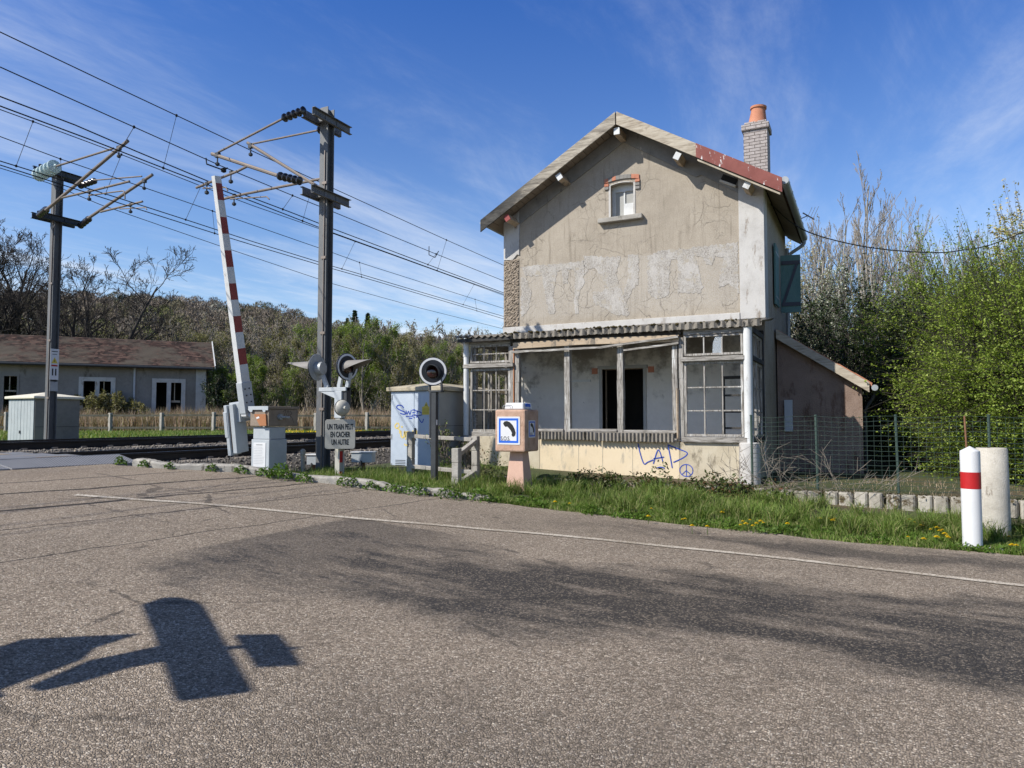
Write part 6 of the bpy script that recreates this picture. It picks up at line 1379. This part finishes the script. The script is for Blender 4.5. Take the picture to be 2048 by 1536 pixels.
def leaf_quads(Cn, size, seed, flat=.5, asp=.6, out_dir=None):
    """pointed leaf (rhomb) at each centre"""
    rs = np.random.RandomState(seed); n = len(Cn)
    nrm = rs.normal(0, 1, (n,3)); nrm[:,2] += flat*2.5; nrm = unit(nrm)
    a = rs.normal(0, 1, (n,3))
    if out_dir is not None: a = a*.6+out_dir
    a = unit(a-(a*nrm).sum(1, keepdims=True)*nrm); b2 = np.cross(nrm, a)
    s = (size*rs.uniform(.6, 1.25, n))[:,None]; C0 = np.asarray(Cn)
    V = np.stack([C0-a*s*.5, C0+b2*s*asp*.5, C0+a*s*.6, C0-b2*s*asp*.5], 1).reshape(-1,3)
    F = np.arange(4*n).reshape(-1,4); return V, F
def plant(name, label, cat, loc, trunk, crown, group=None, sc=1., rz=0., names=('trunk','crown')):
    """trunk/crown: (V, F, mat)"""
    t = thing(name, label, cat, loc, group)
    for nm, part in zip(names, (trunk, crown)):
        if part is not None: np_obj(nm, part[0]*sc, part[1], part[2], t)
    t.rotation_euler[2] = rz; return t
def gz(x, y): return float(G(x, y))
# --- bare trees at the left beyond the shed
for i, (u, d, H, r0, sd, lab) in enumerate(((66,52,14.5,.36,21,'tall bare tree with a dark trunk behind the shed roof at the dark mast'),(-38,50,16,.36,22,'large bare tree at the left edge whose branches reach into the sky'),(160,50,12.5,.30,28,'spreading bare tree leaning over the shed roof right of the dark mast'))):
    x, y = cam_xy(u, d); out_, en = grow(sd, H, r0, (2,1,3)[i], 4, (10,7,6,5), .60, .85, .20, .16, .18, .45); V, F = tree_mesh(out_, .013)
    t = thing('bare_tree', lab, 'tree', (x,y,gz(x,y)-.1), 'bare trees behind the shed'); nb_ = sum(len(a[0])*[7,5,4,3,3][a[4]]*2 for a in out_ if a[4] <= 1)
    big = [o for o in out_ if o[4] <= 1]; small = [o for o in out_ if o[4] > 1]
    V, F = tree_mesh(big, .02); np_obj('trunk', V, F, M['dark_bark'], t); V, F = tree_mesh(small, .014); np_obj('crown', V, F, M['dark_bark'], t)
# --- middle distance: thicket of small trees between field and hill
protos = []
for k in range(6):
    out_, en = grow(40+k, 7.2, .085, (3,4,2,5,3,4)[k], 4, (8,6,5,5), .50, .62, .28, .12, .15, .28)
    Vt, Ft = tree_mesh([o for o in out_ if o[4] <= 1], .016); Vc, Fc = tree_mesh([o for o in out_ if o[4] > 1], .016)
    rs = np.random.RandomState(70+k); pts = en[0]; sel = rs.rand(len(pts)) < (.0,.75,.95,.12,.6,1.)[k]
    pts = np.repeat(pts[sel], 3, 0); pts = pts+rs.normal(0, .13, pts.shape)
    tw = []
    t = thing('proto', 'x', 'x'); C.objects.unlink(t)
    ob = np_obj('trunk', Vt, Ft, M['dark_bark'] if k % 2 else M['twig'], t, link=False); oc = np_obj('crown', Vc, Fc, M['twig'] if k in (0,3) else M['grey_bark'] if k == 4 else M['twig'], t, link=False)
    lv = None
    if len(pts): V, F = leaf_quads(pts, .085 if k != 5 else .10, 80+k, .3); lv = np_obj('foliage', V, F, M['fresh'] if k in (2,5) else M['bud'], oc, link=False)
    protos.append((t, ob, oc, lv))
def put_proto(k, x, y, sc, rz, label, group, name='small_tree'):
    t0, ob, oc, lv = protos[k]; t = thing(name, label, 'tree', (x,y,gz(x,y)-.1), group); t.rotation_euler[2] = rz; t.scale = (sc[0],sc[0],sc[1])
    a = ob.copy(); C.objects.link(a); a.parent = t; b2 = oc.copy(); C.objects.link(b2); b2.parent = t
    if lv: c = lv.copy(); C.objects.link(c); c.parent = b2
    return t
LB = {0:'bare twiggy grey brown small tree in the thicket beyond the field', 1:'small tree with sparse olive buds in the thicket beyond the field', 2:'many stemmed small tree with yellow green buds in the thicket beyond the field', 3:'bare many stemmed bush tree in the thicket beyond the field', 4:'pale barked budding small tree in the thicket beyond the field', 5:'small tree in fresh green leaf in the thicket beyond the field'}
row = [(440,48,705,0),(474,46,735,5),(508,46,715,5),(540,55,660,0),(560,47,735,2),(590,52,668,1),(622,50,650,2),(650,47,700,3),(676,50,645,2),(705,48,655,1),(735,46,648,2),(768,50,655,2),(795,46,690,4),(815,50,665,1),(850,55,655,3),(870,46,690,2),(895,50,682,4),(925,55,665,0),(955,50,685,1),(992,54,668,3),(1035,55,675,2),
       (430,66,650,3),(478,68,635,0),(520,70,640,4),(565,72,640,3),(612,74,645,0),(655,70,655,1),(700,70,655,3),(750,68,660,0),(800,72,658,4),(850,70,662,0),(900,72,665,3),(950,70,668,0),(1000,72,672,4),
       (150,60,655,3),(205,60,640,0),(250,58,645,4),(300,60,650,0),(345,58,655,3),(390,56,660,1),(25,64,630,0),(105,66,625,3)]
r3 = random.Random(12)
for u, d, yt, k in row:
    x, y = cam_xy(u, d); hgt = (836-yt)/1420*d+EYE-gz(x, y)
    put_proto(k, x, y, (hgt/7.2*1.15*r3.uniform(.85,1.05), hgt/7.4), r3.uniform(0, 6.28), LB[k], 'small trees of the thicket beyond the field')
# two trees glimpsed through the left veranda and right of it use the same stock
for (u, d, yt, k, lab) in ((1085,40,700,5,'fresh green small tree seen through the left end of the veranda'),):
    x, y = cam_xy(u, d); hgt = (836-yt)/1420*d+EYE-gz(x, y); put_proto(k, x, y, (hgt/7.4, hgt/7.4), 1., lab, None)
# --- conifers on the ridge
def conifer(seed, H, R0):
    rs = np.random.RandomState(seed); V, F, o = [], [], 0
    n = 26
    pts = []; dr = []
    for k in range(n):
        h = H*(.12+.88*k/n); r_ = R0*(1-k/n)**.85*rs.uniform(.75, 1.15); m_ = 11
        for j in range(m_):
            a = 6.28*(j/m_)+rs.rand(); q = rs.uniform(.75, 1.05)*r_
            for s_ in np.linspace(.25, 1, 7): pts.append((math.cos(a)*q*s_, math.sin(a)*q*s_, h-.28*q*s_*s_+rs.normal(0,.05))); dr.append((math.cos(a), math.sin(a), -.35))
    pts = np.array(pts); V, F = leaf_quads(pts, .75*H/12, seed, .6, .55, np.array(dr)); return V, F
for i, (u, d, yt, hh_, lab) in enumerate(((655,160,632,11,'leftmost dark conifer on the hill edge right of the tall mast'),(693,160,634,10,'dark conifer with a thin tip on the hill edge, left of the tallest'),(708,158,618,13,'tallest dark conifer on the hill edge above the thicket'),(734,155,624,12,'pointed conifer just right of the tallest on the hill edge'),(752,156,636,10,'rightmost dark conifer of the clump on the hill edge'))):
    x, y = cam_xy(u, d); zt = EYE+(836-yt)/1420*d; V, F = conifer(i, hh_, 2.6)
    t = thing('conifer', lab, 'tree', (x,y,zt-hh_), 'conifers on the hill edge'); np_obj('crown', V, F, M['conifer'], t)
    mb = MB(); mb.tube([(x,y,zt-hh_-3),(x,y,zt-.6)], [.22,.03], 6); mb.build('trunk', M['dark_bark'], t)
# --- wood on the hill: one mass of bare crowns
def hill_wood():
    rs = np.random.RandomState(5); Vs, Fs, Ts, o = [], [], [], 0
    n = 2100; zc = 72+(rs.rand(n)**.8)*(268-72); u = rs.uniform(-130, 1420, n); xc = (u-1024)/1420*zc
    keep = ~((zc < 84) & (u > 1000)); zc, xc = zc[keep], xc[keep]; order = np.argsort(zc)
    for i in order:
        z0 = float(hill_h(xc[i], zc[i]))-.3; near = zc[i] < 130
        X, Y = xc[i]*CT-zc[i]*ST, xc[i]*ST+zc[i]*CT
        H = rs.uniform(5.5, 10.5)*(.62 if near else 1.)*(.8 if xc[i]/zc[i] > -.3 else 1.); Rc = H*rs.uniform(.30, .50); nt_ = 620 if near else 400
        th = rs.rand(nt_)*6.283; cz = rs.rand(nt_)**.7; rr_ = Rc*np.sqrt(np.maximum(0, 1-(cz*1.0)**2))*rs.uniform(.35, 1.0, nt_)**.6
        base = np.stack([np.cos(th)*rr_, np.sin(th)*rr_, H*(.30+.66*cz)], 1)
        d = unit(unit(base-np.array([0,0,H*.2]))+rs.normal(0, .55, (nt_,3))); L = rs.uniform(.35, .95, nt_)*(H/10)
        sd = unit(np.cross(d, rs.normal(0, 1, (nt_,3)))); wd_ = (rs.uniform(.035, .08, nt_)*(1. if near else 1.6))[:,None]
        tip = base+d*L[:,None]; V = np.stack([base-sd*wd_, base+sd*wd_, tip], 1).reshape(-1, 3)
        # limbs
        m_ = 7; th2 = rs.rand(m_)*6.283; lt2 = np.stack([np.cos(th2)*Rc*.7, np.sin(th2)*Rc*.7, H*rs.uniform(.5, .95, m_)], 1); lb2 = np.tile(np.array([[0,0,H*.22]]), (m_,1))*rs.uniform(.3, 1.2, (m_,1)); s2 = unit(np.cross(lt2-lb2, np.array([[.3,.8,.1]])))*(.10 if near else .14)
        V2 = np.stack([lb2-s2, lb2+s2, lt2], 1).reshape(-1, 3); V = np.concatenate([V, V2])+np.array([X, Y, z0])
        q = rs.rand(); big = math.sin(X*.035+Y*.02)+math.sin(Y*.05-X*.013)
        if q < .60: c = np.array([.215,.180,.145])
        elif q < .82: c = np.array([.185,.170,.105])
        elif q < .92: c = np.array([.28,.25,.21])
        elif q < .965: c = np.array([.22,.24,.09])
        elif q < .985: c = np.array([.05,.065,.035])
        else: c = np.array([.34,.33,.27])
        c = c*(1+.10*big)*rs.uniform(.8, 1.2)
        T = np.ones((len(V),4)); T[:,:3] = c; Vs.append(V); Ts.append(T); Fs.append(np.arange(len(V)).reshape(-1,3)+o); o += len(V)
    return np.concatenate(Vs), np.concatenate(Fs), np.concatenate(Ts)
V, F, T = hill_wood()
tag(np_obj('hill_wood', V, F, M['woodland'], tint=T), 'grey brown bare woodland covering the hill behind the railway', 'woodland', None, 'stuff')
# --- shrubs against the shed
def shrub(seed, H, Rw, nl, size, mat, name, label, loc, group=None, stems=7, barkm='twig', flat=.4, lv=3):
    out_, en = grow(seed, H, .03, stems, lv, (6,5,5), .52, .7, .2, .08, .18, .55*Rw/H*1.6); V, F = tree_mesh(out_, .006)
    rs = np.random.RandomState(seed); pts = en[0]; idx = rs.randint(0, len(pts), nl); Pp = pts[idx]+rs.normal(0, .05*H/2, (nl,3)); Pp = Pp[Pp[:,2] > .02]
    t = thing(name, label, 'shrub', loc, group); np_obj('stems', V, F, M[barkm], t); W, Q = leaf_quads(Pp, size, seed, flat); np_obj('foliage', W, Q, M[mat], t); return t
for (u, d, H, mat, lab) in ((60,43,3.4,'fresh','green bush growing against the shed left of the dark mast'),(190,42,2.6,'bud','yellow green bush covering the lower half of the shed window'),(225,42,2.2,'bud','low yellow green bush beside the downpipe of the shed'),(262,42.5,2.0,'bud','sparse bush just right of the shed downpipe'),(20,42,2.6,'dark_leaf','dark bush below the left opening of the shed'),(448,45,3.2,'dark_leaf','dark leafy bush just right of the shed end')):
    x, y = cam_xy(u, d); shrub(int(u)+300, H, H*.5, 5200, .11, mat, 'shrub', lab, (x,y,gz(x,y)-.05), 'shrubs around the shed')
# --- trees and shrubs on the right
def sprays(seed, Rx, Ry, H, n, m_, size, zmin=.0, droop=.0, shell=.55, length=.55, top=1.):
    """leafy shoots reaching outward through the volume of a bush"""
    rs = np.random.RandomState(seed); th = rs.rand(n)*6.283; cz = rs.rand(n); prof = np.sin(np.pi*np.clip(.12+.80*cz, 0, 1))**.7
    lump = 1+.22*np.sin(3*th+seed)*np.sin(7*cz+seed)+.15*np.sin(5*th+2.*seed+9*cz)
    q = (shell+(1-shell)*rs.rand(n)**.6)*prof*lump
    A = np.stack([np.cos(th)*q*Rx, np.sin(th)*q*Ry, zmin+cz*H*top*(.92+.12*np.sin(2*th+seed))], 1)
    D = unit(np.stack([np.cos(th), np.sin(th), rs.uniform(-.15, .55, n)+.5*(cz > .8)], 1)+rs.normal(0, .35, (n,3)))
    L = length*rs.uniform(.5, 1.4, n); t = rs.rand(n, m_)
    fe = (cz > .72) & (rs.rand(n) < .45); D[fe] = unit(D[fe]*.35+np.array([0,0,1.])); L = np.where(fe, L*1.5, L)
    Pp = A[:,None]+D[:,None]*(t*L[:,None])[...,None]+rs.normal(0, .028, (n,m_,3))-np.array([0,0,1.])*(droop*t*t*L[:,None])[...,None]
    V1, F1 = seg_tubes(A-D*.25, A+D*L[:,None]*.95, np.full(n,.006), np.full(n,.002), 3)
    Wv, Q = leaf_quads(Pp.reshape(-1,3), size, seed, .5); return (Wv, Q), (V1, F1)
def bush(name, label, loc, Rx, Ry, H, n, m_, size, mat, seed, bark='dark_bark', group=None, stems=9, cat='tree', **kw):
    t = thing(name, label, cat, loc, group); (Wv, Q), (V1, F1) = sprays(seed, Rx, Ry, H, n, m_, size, **kw)
    out_, en = grow(seed+5, H*.95, .05, stems, 3, (7,5,4), .5, .6, .2, .05, .15, Rx/H*1.1); V, F = tree_mesh(out_, .008)
    np_obj('trunk', V, F, M[bark], t); c = np_obj('crown', Wv, Q, M[mat], t); np_obj('shoots', V1, F1, M[bark], c); return t
def at(u, d): x, y = cam_xy(u, d); return (x, y, gz(x, y)-.05)
bush('hawthorn', 'large bright green hawthorn bush hanging over the concrete pipe and bollard', at(2060,14.2), 1.95, 2.0, 4.05, 3300, 32, .048, 'hawthorn', 3, length=.95, droop=.1, shell=.4)
bush('hawthorn', 'fresh green hawthorn at the right edge of the picture', at(2150,13.2), 1.9, 1.9, 3.9, 2500, 30, .047, 'hawthorn', 4, length=.9, droop=.1, shell=.4)
bush('hawthorn', 'taller green hawthorn rising behind the bright one at the fence', at(1955,18), 2.3, 2.2, 2.75, 1500, 26, .058, 'hawthorn', 9, length=1.1, zmin=2.1, shell=.35)
bush('shrub', 'dark leafy shrub filling the corner behind the lean-to and wire fence', at(1862,17.6), 1.35, 1.5, 3.6, 1500, 22, .07, 'dark_leaf', 5, cat='shrub', length=.6)
bush('shrub', 'tall dark evergreen shrub rising above the lean-to roof', at(1745,21.5), 2.6, 2.2, 4.7, 1900, 20, .085, 'dark_leaf', 6, cat='shrub', length=.8)
bush('blossom_tree', 'white blossoming shrub beside the open teal shutter', at(1632,26), 1.9, 1.9, 6.4, 900, 18, .07, 'blossom', 7, length=.95, shell=.3)
bush('blossom_tree', 'white and green flowering shrub between the bare poplars and the dark shrub', at(1715,28), 2.2, 2.0, 6.0, 700, 14, .075, 'blossom', 8, length=1.0, shell=.3)
bush('blossom_tree', 'yellow white flowering tree at the far right edge against the sky', at(2085,20), 1.6, 1.6, 7.1, 1100, 16, .09, 'yellow_blossom', 10, length=.8)
bush('willow_tree', 'pale yellow leafing tree just right of the house gutter', at(1600,34), 1.5, 1.5, 9.0, 700, 14, .11, 'yellow_blossom', 13, length=.9)
bush('small_tree', 'green budding tree behind the tall hawthorn and below the sagging cable', at(1840,24), 2.2, 2.2, 5.4, 700, 16, .065, 'fresh', 14, length=1.1, shell=.3)
PL = ((1628,31,392,'bare poplar nearest the house, its thin top beside the gutter'),(1672,33,405,'second bare poplar from the house with upright twigs'),(1762,31,338,'tallest bare poplar on the right, above the sagging cable'),(1800,33,372,'bare poplar just right of the tallest one'),(1845,31,395,'bare poplar rising above the green hawthorn'),(1712,35,420,'short bare poplar between the two groups of tall ones'),(1945,30,410,'thin bare poplar showing above the right hand hawthorn'),(1650,36,430,'slender bare poplar behind the two nearest the house'),(1740,36,400,'slender bare poplar behind the tallest one'),(1780,28,420,'low branching bare poplar in front of the tallest one'),(1828,37,385,'slender bare poplar behind the one over the hawthorn'),(1880,34,440,'bare poplar top just above the crown of the hawthorn'))
for i, (u, d, yt, lab) in enumerate(PL):
    x, y, z = at(u, d); H = (836-yt)/1420*d+EYE-z
    out_, en = grow(500+i, H, .10, (3,4,3)[i % 3], 3, (15,7,5), .34, .55, .32, .12, .13, .20, 7); big = [o for o in out_ if o[4] == 0]; sm_ = [o for o in out_ if o[4] > 0]
    t = thing('poplar_tree', lab, 'tree', (x,y,z), 'bare poplars behind the house'); V, F = tree_mesh(big, .02); np_obj('trunk', V, F, M['grey_bark'], t); V, F = tree_mesh(sm_, .0085); np_obj('crown', V, F, M['twig'], t)
# hedge line that closes the view behind the garden
for i, (u, d, yt, k) in enumerate(((1580,40,650,3),(1660,42,640,2),(1740,42,630,0),(1830,40,600,1),(1920,38,590,2),(2020,36,580,1),(2110,34,570,2),(1500,60,680,0),(1400,60,680,3))):
    x, y = cam_xy(u, d); hgt = (836-yt)/1420*d+EYE-gz(x, y); put_proto(k, x, y, (hgt/7.0, hgt/7.2), r3.uniform(0,6.28), {0:'bare tree closing the view behind the garden',1:'olive budding tree closing the view behind the garden',2:'yellow green budding tree closing the view behind the garden',3:'bare bushy tree closing the view behind the garden'}[k], 'trees behind the garden')
# --- grass
def blades(n, sample, hfun, width, seed, mat, name, label, cat, lean=.5, zoff=0.):
    rs = np.random.RandomState(seed); x, y = sample(rs, n); z = G(x, y)+zoff; h = hfun(x, y, rs); n = len(x); a = rs.rand(n)*6.283; ln = rs.uniform(.1, 1., n)*lean
    dx, dy = np.cos(a), np.sin(a); tw = rs.rand(n)*6.283; wx, wy = np.cos(tw)*width/2, np.sin(tw)*width/2; sz = rs.uniform(.7, 1.3, n)
    B = np.stack([x, y, z-.02], 1); Wd = np.stack([wx*sz, wy*sz, 0*wx], 1)
    m1_ = B+np.stack([dx*ln*h*.25, dy*ln*h*.25, h*.55], 1); tp = B+np.stack([dx*ln*h*.8, dy*ln*h*.8, h*(1-.25*ln)], 1)
    V = np.stack([B-Wd, B+Wd, m1_+Wd*.7, m1_-Wd*.7, tp], 1).reshape(-1,3); k = 5*np.arange(n)[:,None]
    # two triangles + tip, all as triangles
    F = np.concatenate([k+np.array([[0,1,2]]), k+np.array([[0,2,3]]), k+np.array([[3,2,4]])]); 
    return tag(np_obj(name, V, F, M[mat]), label, cat, None, 'stuff')
def verge(rs, n):
    x = rs.uniform(-7.6, 7.5, n*2); e = edge_y(x); y = e-.06+np.abs(rs.normal(0, 1, n*2))**.9*1.5
    y = np.where(rs.rand(n*2) < .35, e+rs.uniform(-.05, .6, n*2), y)
    d = np.sin(x*1.7)+np.sin(x*4.1+y*3)+np.sin(y*5-x*2.2)
    k = (y < 12.1) & (rs.rand(n*2)*3.2-1.2 < d+1.2) & ~((x < -5.2) & (y < e+.12)); return x[k][:n], y[k][:n]
def vh(x, y, rs):
    e = edge_y(x); tall = sstep(.15, 1.1, y-e); tuft = np.clip(.5+.5*np.sin(x*3.3+1)*np.sin(y*2.7)+.3*np.sin(x*7.1), 0, 1.2)
    low = 1-.55*sstep(10.9, 11.3, y)*sstep(-1.8, -.6, x)-.45*sstep(11.0, 11.8, y)
    return ((.04+.08*rs.rand(len(x)))+tall*(.03+.23*tuft*rs.rand(len(x))**.8))*np.clip(low, .12, 1)
blades(62000, verge, vh, .010, 1, 'grass', 'verge_grass', 'green grass tufts along the verge between road and house', 'grass', 1.1)
def tufts(rs, n):
    m_ = 190; cx_ = rs.uniform(-5.2, 6.5, m_); e = edge_y(cx_); cy2 = e+.35+rs.rand(m_)*1.9; ok = (cy2 < 11.9) & ~((cx_ > -.5) & (cy2 > 11.2)); cx_, cy2 = cx_[ok], cy2[ok]
    i = rs.randint(0, len(cx_), n); return cx_[i]+rs.normal(0, .045, n), cy2[i]+rs.normal(0, .045, n)
blades(15000, tufts, lambda x, y, rs: .10+.26*rs.rand(len(x)), .009, 8, 'grass', 'grass_tufts', 'taller arching grass tufts scattered through the verge', 'grass', 1.5)
def cablegr(rs, n):
    x = rs.uniform(-9.6, -6.0, n); y = edge_y(x)+.2+rs.rand(n)**1.15*np.where(x > -7.9, 3.9, 3.1); k = ~((x > -9.3) & (x < -7.9) & (y > 12.5)); return x[k], y[k]
blades(15000, cablegr, lambda x, y, rs: .03+.15*rs.rand(len(x))**1.8*(.4+.6*(np.sin(x*5)*np.sin(y*4) > -.2)), .009, 2, 'grass', 'trackside_grass', 'thin grass around the signal posts and cabinet', 'grass', 1.)
def drystrip(rs, n):
    u = rs.uniform(-120, 1120, n); d = 37.0+rs.rand(n)*7.5; k = (u-1024)/1420; return d*(k*CT-ST), d*(k*ST+CT)
blades(46000, drystrip, lambda x, y, rs: .7+1.0*rs.rand(len(x))*(.7+.3*np.sin(x*.9)), .035, 3, 'dry_grass', 'dry_grass', 'tall pinkish dry grass behind the far fence', 'grass', .5)
def fieldst(rs, n):
    u = rs.uniform(-120, 1120, n); d = 24.5+rs.rand(n)*12; k = (u-1024)/1420; x, y = d*(k*CT-ST), d*(k*ST+CT); q = (x < -18.9) | (y > 26); return x[q], y[q]
blades(42000, fieldst, lambda x, y, rs: .10+.22*rs.rand(len(x)), .04, 4, 'grass', 'field_grass', 'short green grass between the tracks and the far fence', 'grass', .9)
def yard(rs, n):
    x = rs.uniform(-1.7, 8, n); y = rs.uniform(12.35, 15.5, n); k = ~((x < .0) & (y > 14.9)); return x[k], y[k]
blades(5000, yard, lambda x, y, rs: .03+.14*rs.rand(len(x))**3, .008, 5, 'dry_grass', 'yard_grass', 'dry grass in the yard behind the wire fence', 'grass', 1.1)
def yellowf(rs, n):
    c = np.array([(590,29.5),(620,30),(725,29),(750,29.5),(560,31),(710,30.5),(770,29.5)]); i = rs.randint(0, len(c), n); u = c[i,0]+rs.normal(0, 14, n); d = c[i,1]+rs.normal(0, .7, n); k = (u-1024)/1420; return d*(k*CT-ST), d*(k*ST+CT)
blades(1500, yellowf, lambda x, y, rs: .16+.12*rs.rand(len(x)), .10, 6, 'petal', 'field_flowers', 'yellow flowers dotted in the grass beyond the tracks', 'flowers', .4)
# --- low weeds at the kerb and brambles over the block wall
def weed_patch(name, label, spots, mat, size, seed, cat='weeds', kind='stuff', stems=True):
    rs = np.random.RandomState(seed); P = []
    for x, y, r_, h, n in spots:
        a = rs.rand(n)*6.283; q = r_*rs.rand(n)**.6; hh_ = h*(1-(q/r_)**2*.8)*rs.rand(n)**.6
        P.append(np.stack([x+np.cos(a)*q, y+np.sin(a)*q*.8, G(x+np.cos(a)*q, y+np.sin(a)*q*.8)+.01+hh_], 1))
    P = np.concatenate(P); V, F = leaf_quads(P, size, seed, .5, .5); return tag(np_obj(name, V, F, M[mat]), label, cat, None, kind)
sp = []
r3 = random.Random(31)
for x, r_, h, n in ((-9.9,.10,.10,60),(-10.3,.09,.13,60),(-9.3,.12,.12,80),(-8.9,.14,.12,120),(-8.5,.16,.16,160),(-8.25,.22,.26,330),(-7.9,.16,.15,130),(-7.2,.20,.18,180),(-6.8,.15,.13,110),(-6.45,.2,.15,160),(-6.1,.22,.20,220),(-5.6,.25,.18,240),(-5.2,.26,.2,240),(-10.75,.12,.14,90)):
    sp.append((x, float(edge_y(x))-.05+r3.uniform(-.03,.05), r_, h, n))
weed_patch('kerb_weeds', 'small green weeds sprouting along the foot of the kerb', sp, 'weed', .055, 3)
sp = [(r3.uniform(-4.8,-1.2), 11.95+r3.uniform(-.25,.15), .30, r3.uniform(.15,.36), 150) for _ in range(24)]+[(-3.15,12.0,.25,.55,150),(-2.3,12.0,.45,.40,330),(-1.9,11.9,.4,.38,280),(-4.2,12.0,.4,.36,240),(-7.1,11.9,.4,.6,200),(-6.6,12.2,.4,.5,200)]
weed_patch('brambles', 'bramble leaves trailing over the low block wall below the veranda', sp, 'bramble', .062, 4, 'brambles')
sp = [(-6.9+k*.11, 12.22, .09, .03, 26) for k in range(118)]
P = []
rs = np.random.RandomState(77)
for x, y, r_, h, n_ in sp:
    if rs.rand() < .55: P.append(np.stack([x+rs.normal(0,.05,n_), y+rs.normal(0,.05,n_), np.full(n_, .385-.005*x)+rs.rand(n_)*.03+(-.03 if x > 2 else 0)], 1))
V, F = leaf_quads(np.concatenate(P), .035, 3, .8, .8); tag(np_obj('wall_moss', V, F, M['moss']), 'brown moss cushions along the top of the low block wall', 'moss', None, 'stuff')
sp = [(r3.uniform(-5,6), float(edge_y(0))+r3.uniform(.0,.5), .16, .07, 70) for _ in range(70)]
weed_patch('verge_weeds', 'low broad leaved weeds along the road edge', sp, 'weed', .05, 6)
# leafy seedlings against the cabinet side
x = -6.98
shrub(900, 1.1, .3, 260, .05, 'fresh', 'shrub', 'thin leafy sapling growing against the cabinet side', (-7.82,12.75,.4), None, 3, 'dead_twig'); shrub(901, .75, .35, 420, .045, 'bramble', 'shrub', 'tangled low shrub behind the short concrete fence', (-6.6,11.4,.4), None, 6, 'dead_twig')
# dead twigs leaning on the wall and fence
rs = np.random.RandomState(9); P0, P1 = [], []
for k in range(48):
    x, y = rs.uniform(-2.2, .1), rs.uniform(11.75, 12.3); z = gz(x, y); d = unit(np.array([rs.uniform(-1,1), rs.uniform(-.3,.3), rs.uniform(.05,1.)])); L = rs.uniform(.25, .95)
    p = np.array([x, y, z+.05+rs.rand()*.15]); q = p+d*L; mid = (p+q)/2+rs.normal(0, .03, 3); P0 += [p, mid]; P1 += [mid, q]
    for j in range(3): a = mid+(q-mid)*rs.rand(); P0.append(a); P1.append(a+unit(d+rs.normal(0, .6, 3))*L*.3)
V, F = seg_tubes(P0, P1, np.full(len(P0), .0042), np.full(len(P0), .0018), 4)
tag(np_obj('dead_twigs', V, F, M['dead_twig']), 'heap of bare dead twigs leaning against the wire fence', 'twigs', None, 'stuff')
# dandelions
mb = MB(); mb.tube([(0,0,-.05),(.005,0,.07)], .0025, 4); 
dh = thing('dandelion', 'yellow dandelion flower in the verge grass', 'dandelion', (0,0,0), 'dandelions in the verge'); mb.build('stem', M['weed'], dh)
mb = MB()
for rr_, hz_, npet, rl in ((.0,.075,12,.022),(.0,.079,10,.016),(.0,.083,8,.010)):
    for j in range(npet):
        a = 6.283*j/npet+hz_*90; ca, sa = math.cos(a), math.sin(a); w_ = .004
        mb.add([(.005,0,hz_),(.005+ca*rl*.7-sa*w_,sa*rl*.7+ca*w_,hz_+.004),(.005+ca*rl,sa*rl,hz_+.003),(.005+ca*rl*.7+sa*w_,sa*rl*.7-ca*w_,hz_+.004)], [(0,1,2,3)])
mb.build('flower', M['petal'], dh)
def gpix(u, v):
    a = math.atan(68/1420); F_ = Vector((-ST*math.cos(a), CT*math.cos(a), math.sin(a))); R_ = Vector((CT,ST,0)); U_ = R_.cross(F_); d = F_+R_*((u-1024)/1420)-U_*((v-768)/1420)
    t = 5.
    for _ in range(60):
        p = Vector((0,0,EYE))+d*t; t *= 1+.5*((p.z-(gz(p.x,p.y)+.10))/max(.2, EYE-gz(p.x,p.y)-.10))
    return Vector((0,0,EYE))+d*t
spots = [(1302,1017),(1296,1033),(1365,1039),(1385,1052),(1415,1053),(1448,1020),(1443,1025),(1370,1038),(1486,1043),(1493,1048),(1500,1040),(1512,1047),(1520,1043),(1527,1046),(1576,1048),(1640,1037),(1657,1037),(1664,1041),(1668,1038),(1812,1043),(1820,1040),(1829,1045),(1842,1051),(1846,1047),(1861,1059),(1875,1056),(1880,1062),(1885,1060),(1888,1068),(1893,1072),(1872,1074),(1876,1075),(1817,1074),(1847,1078),(1895,1075),(2017,1073),(2025,1091),(2034,1091),(1140,1007),(1110,1004),(1480,1050),(1505,1052)]
for i, (u, v) in enumerate(spots):
    p = gpix(u, v); s_ = 1.35+.35*math.sin(i*2.3)
    if i == 0: dh.location = (p.x,p.y,p.z-.075); continue
    copy_tree(dh, (p.x,p.y,p.z-.075*s_), None, i*1.1, s_)
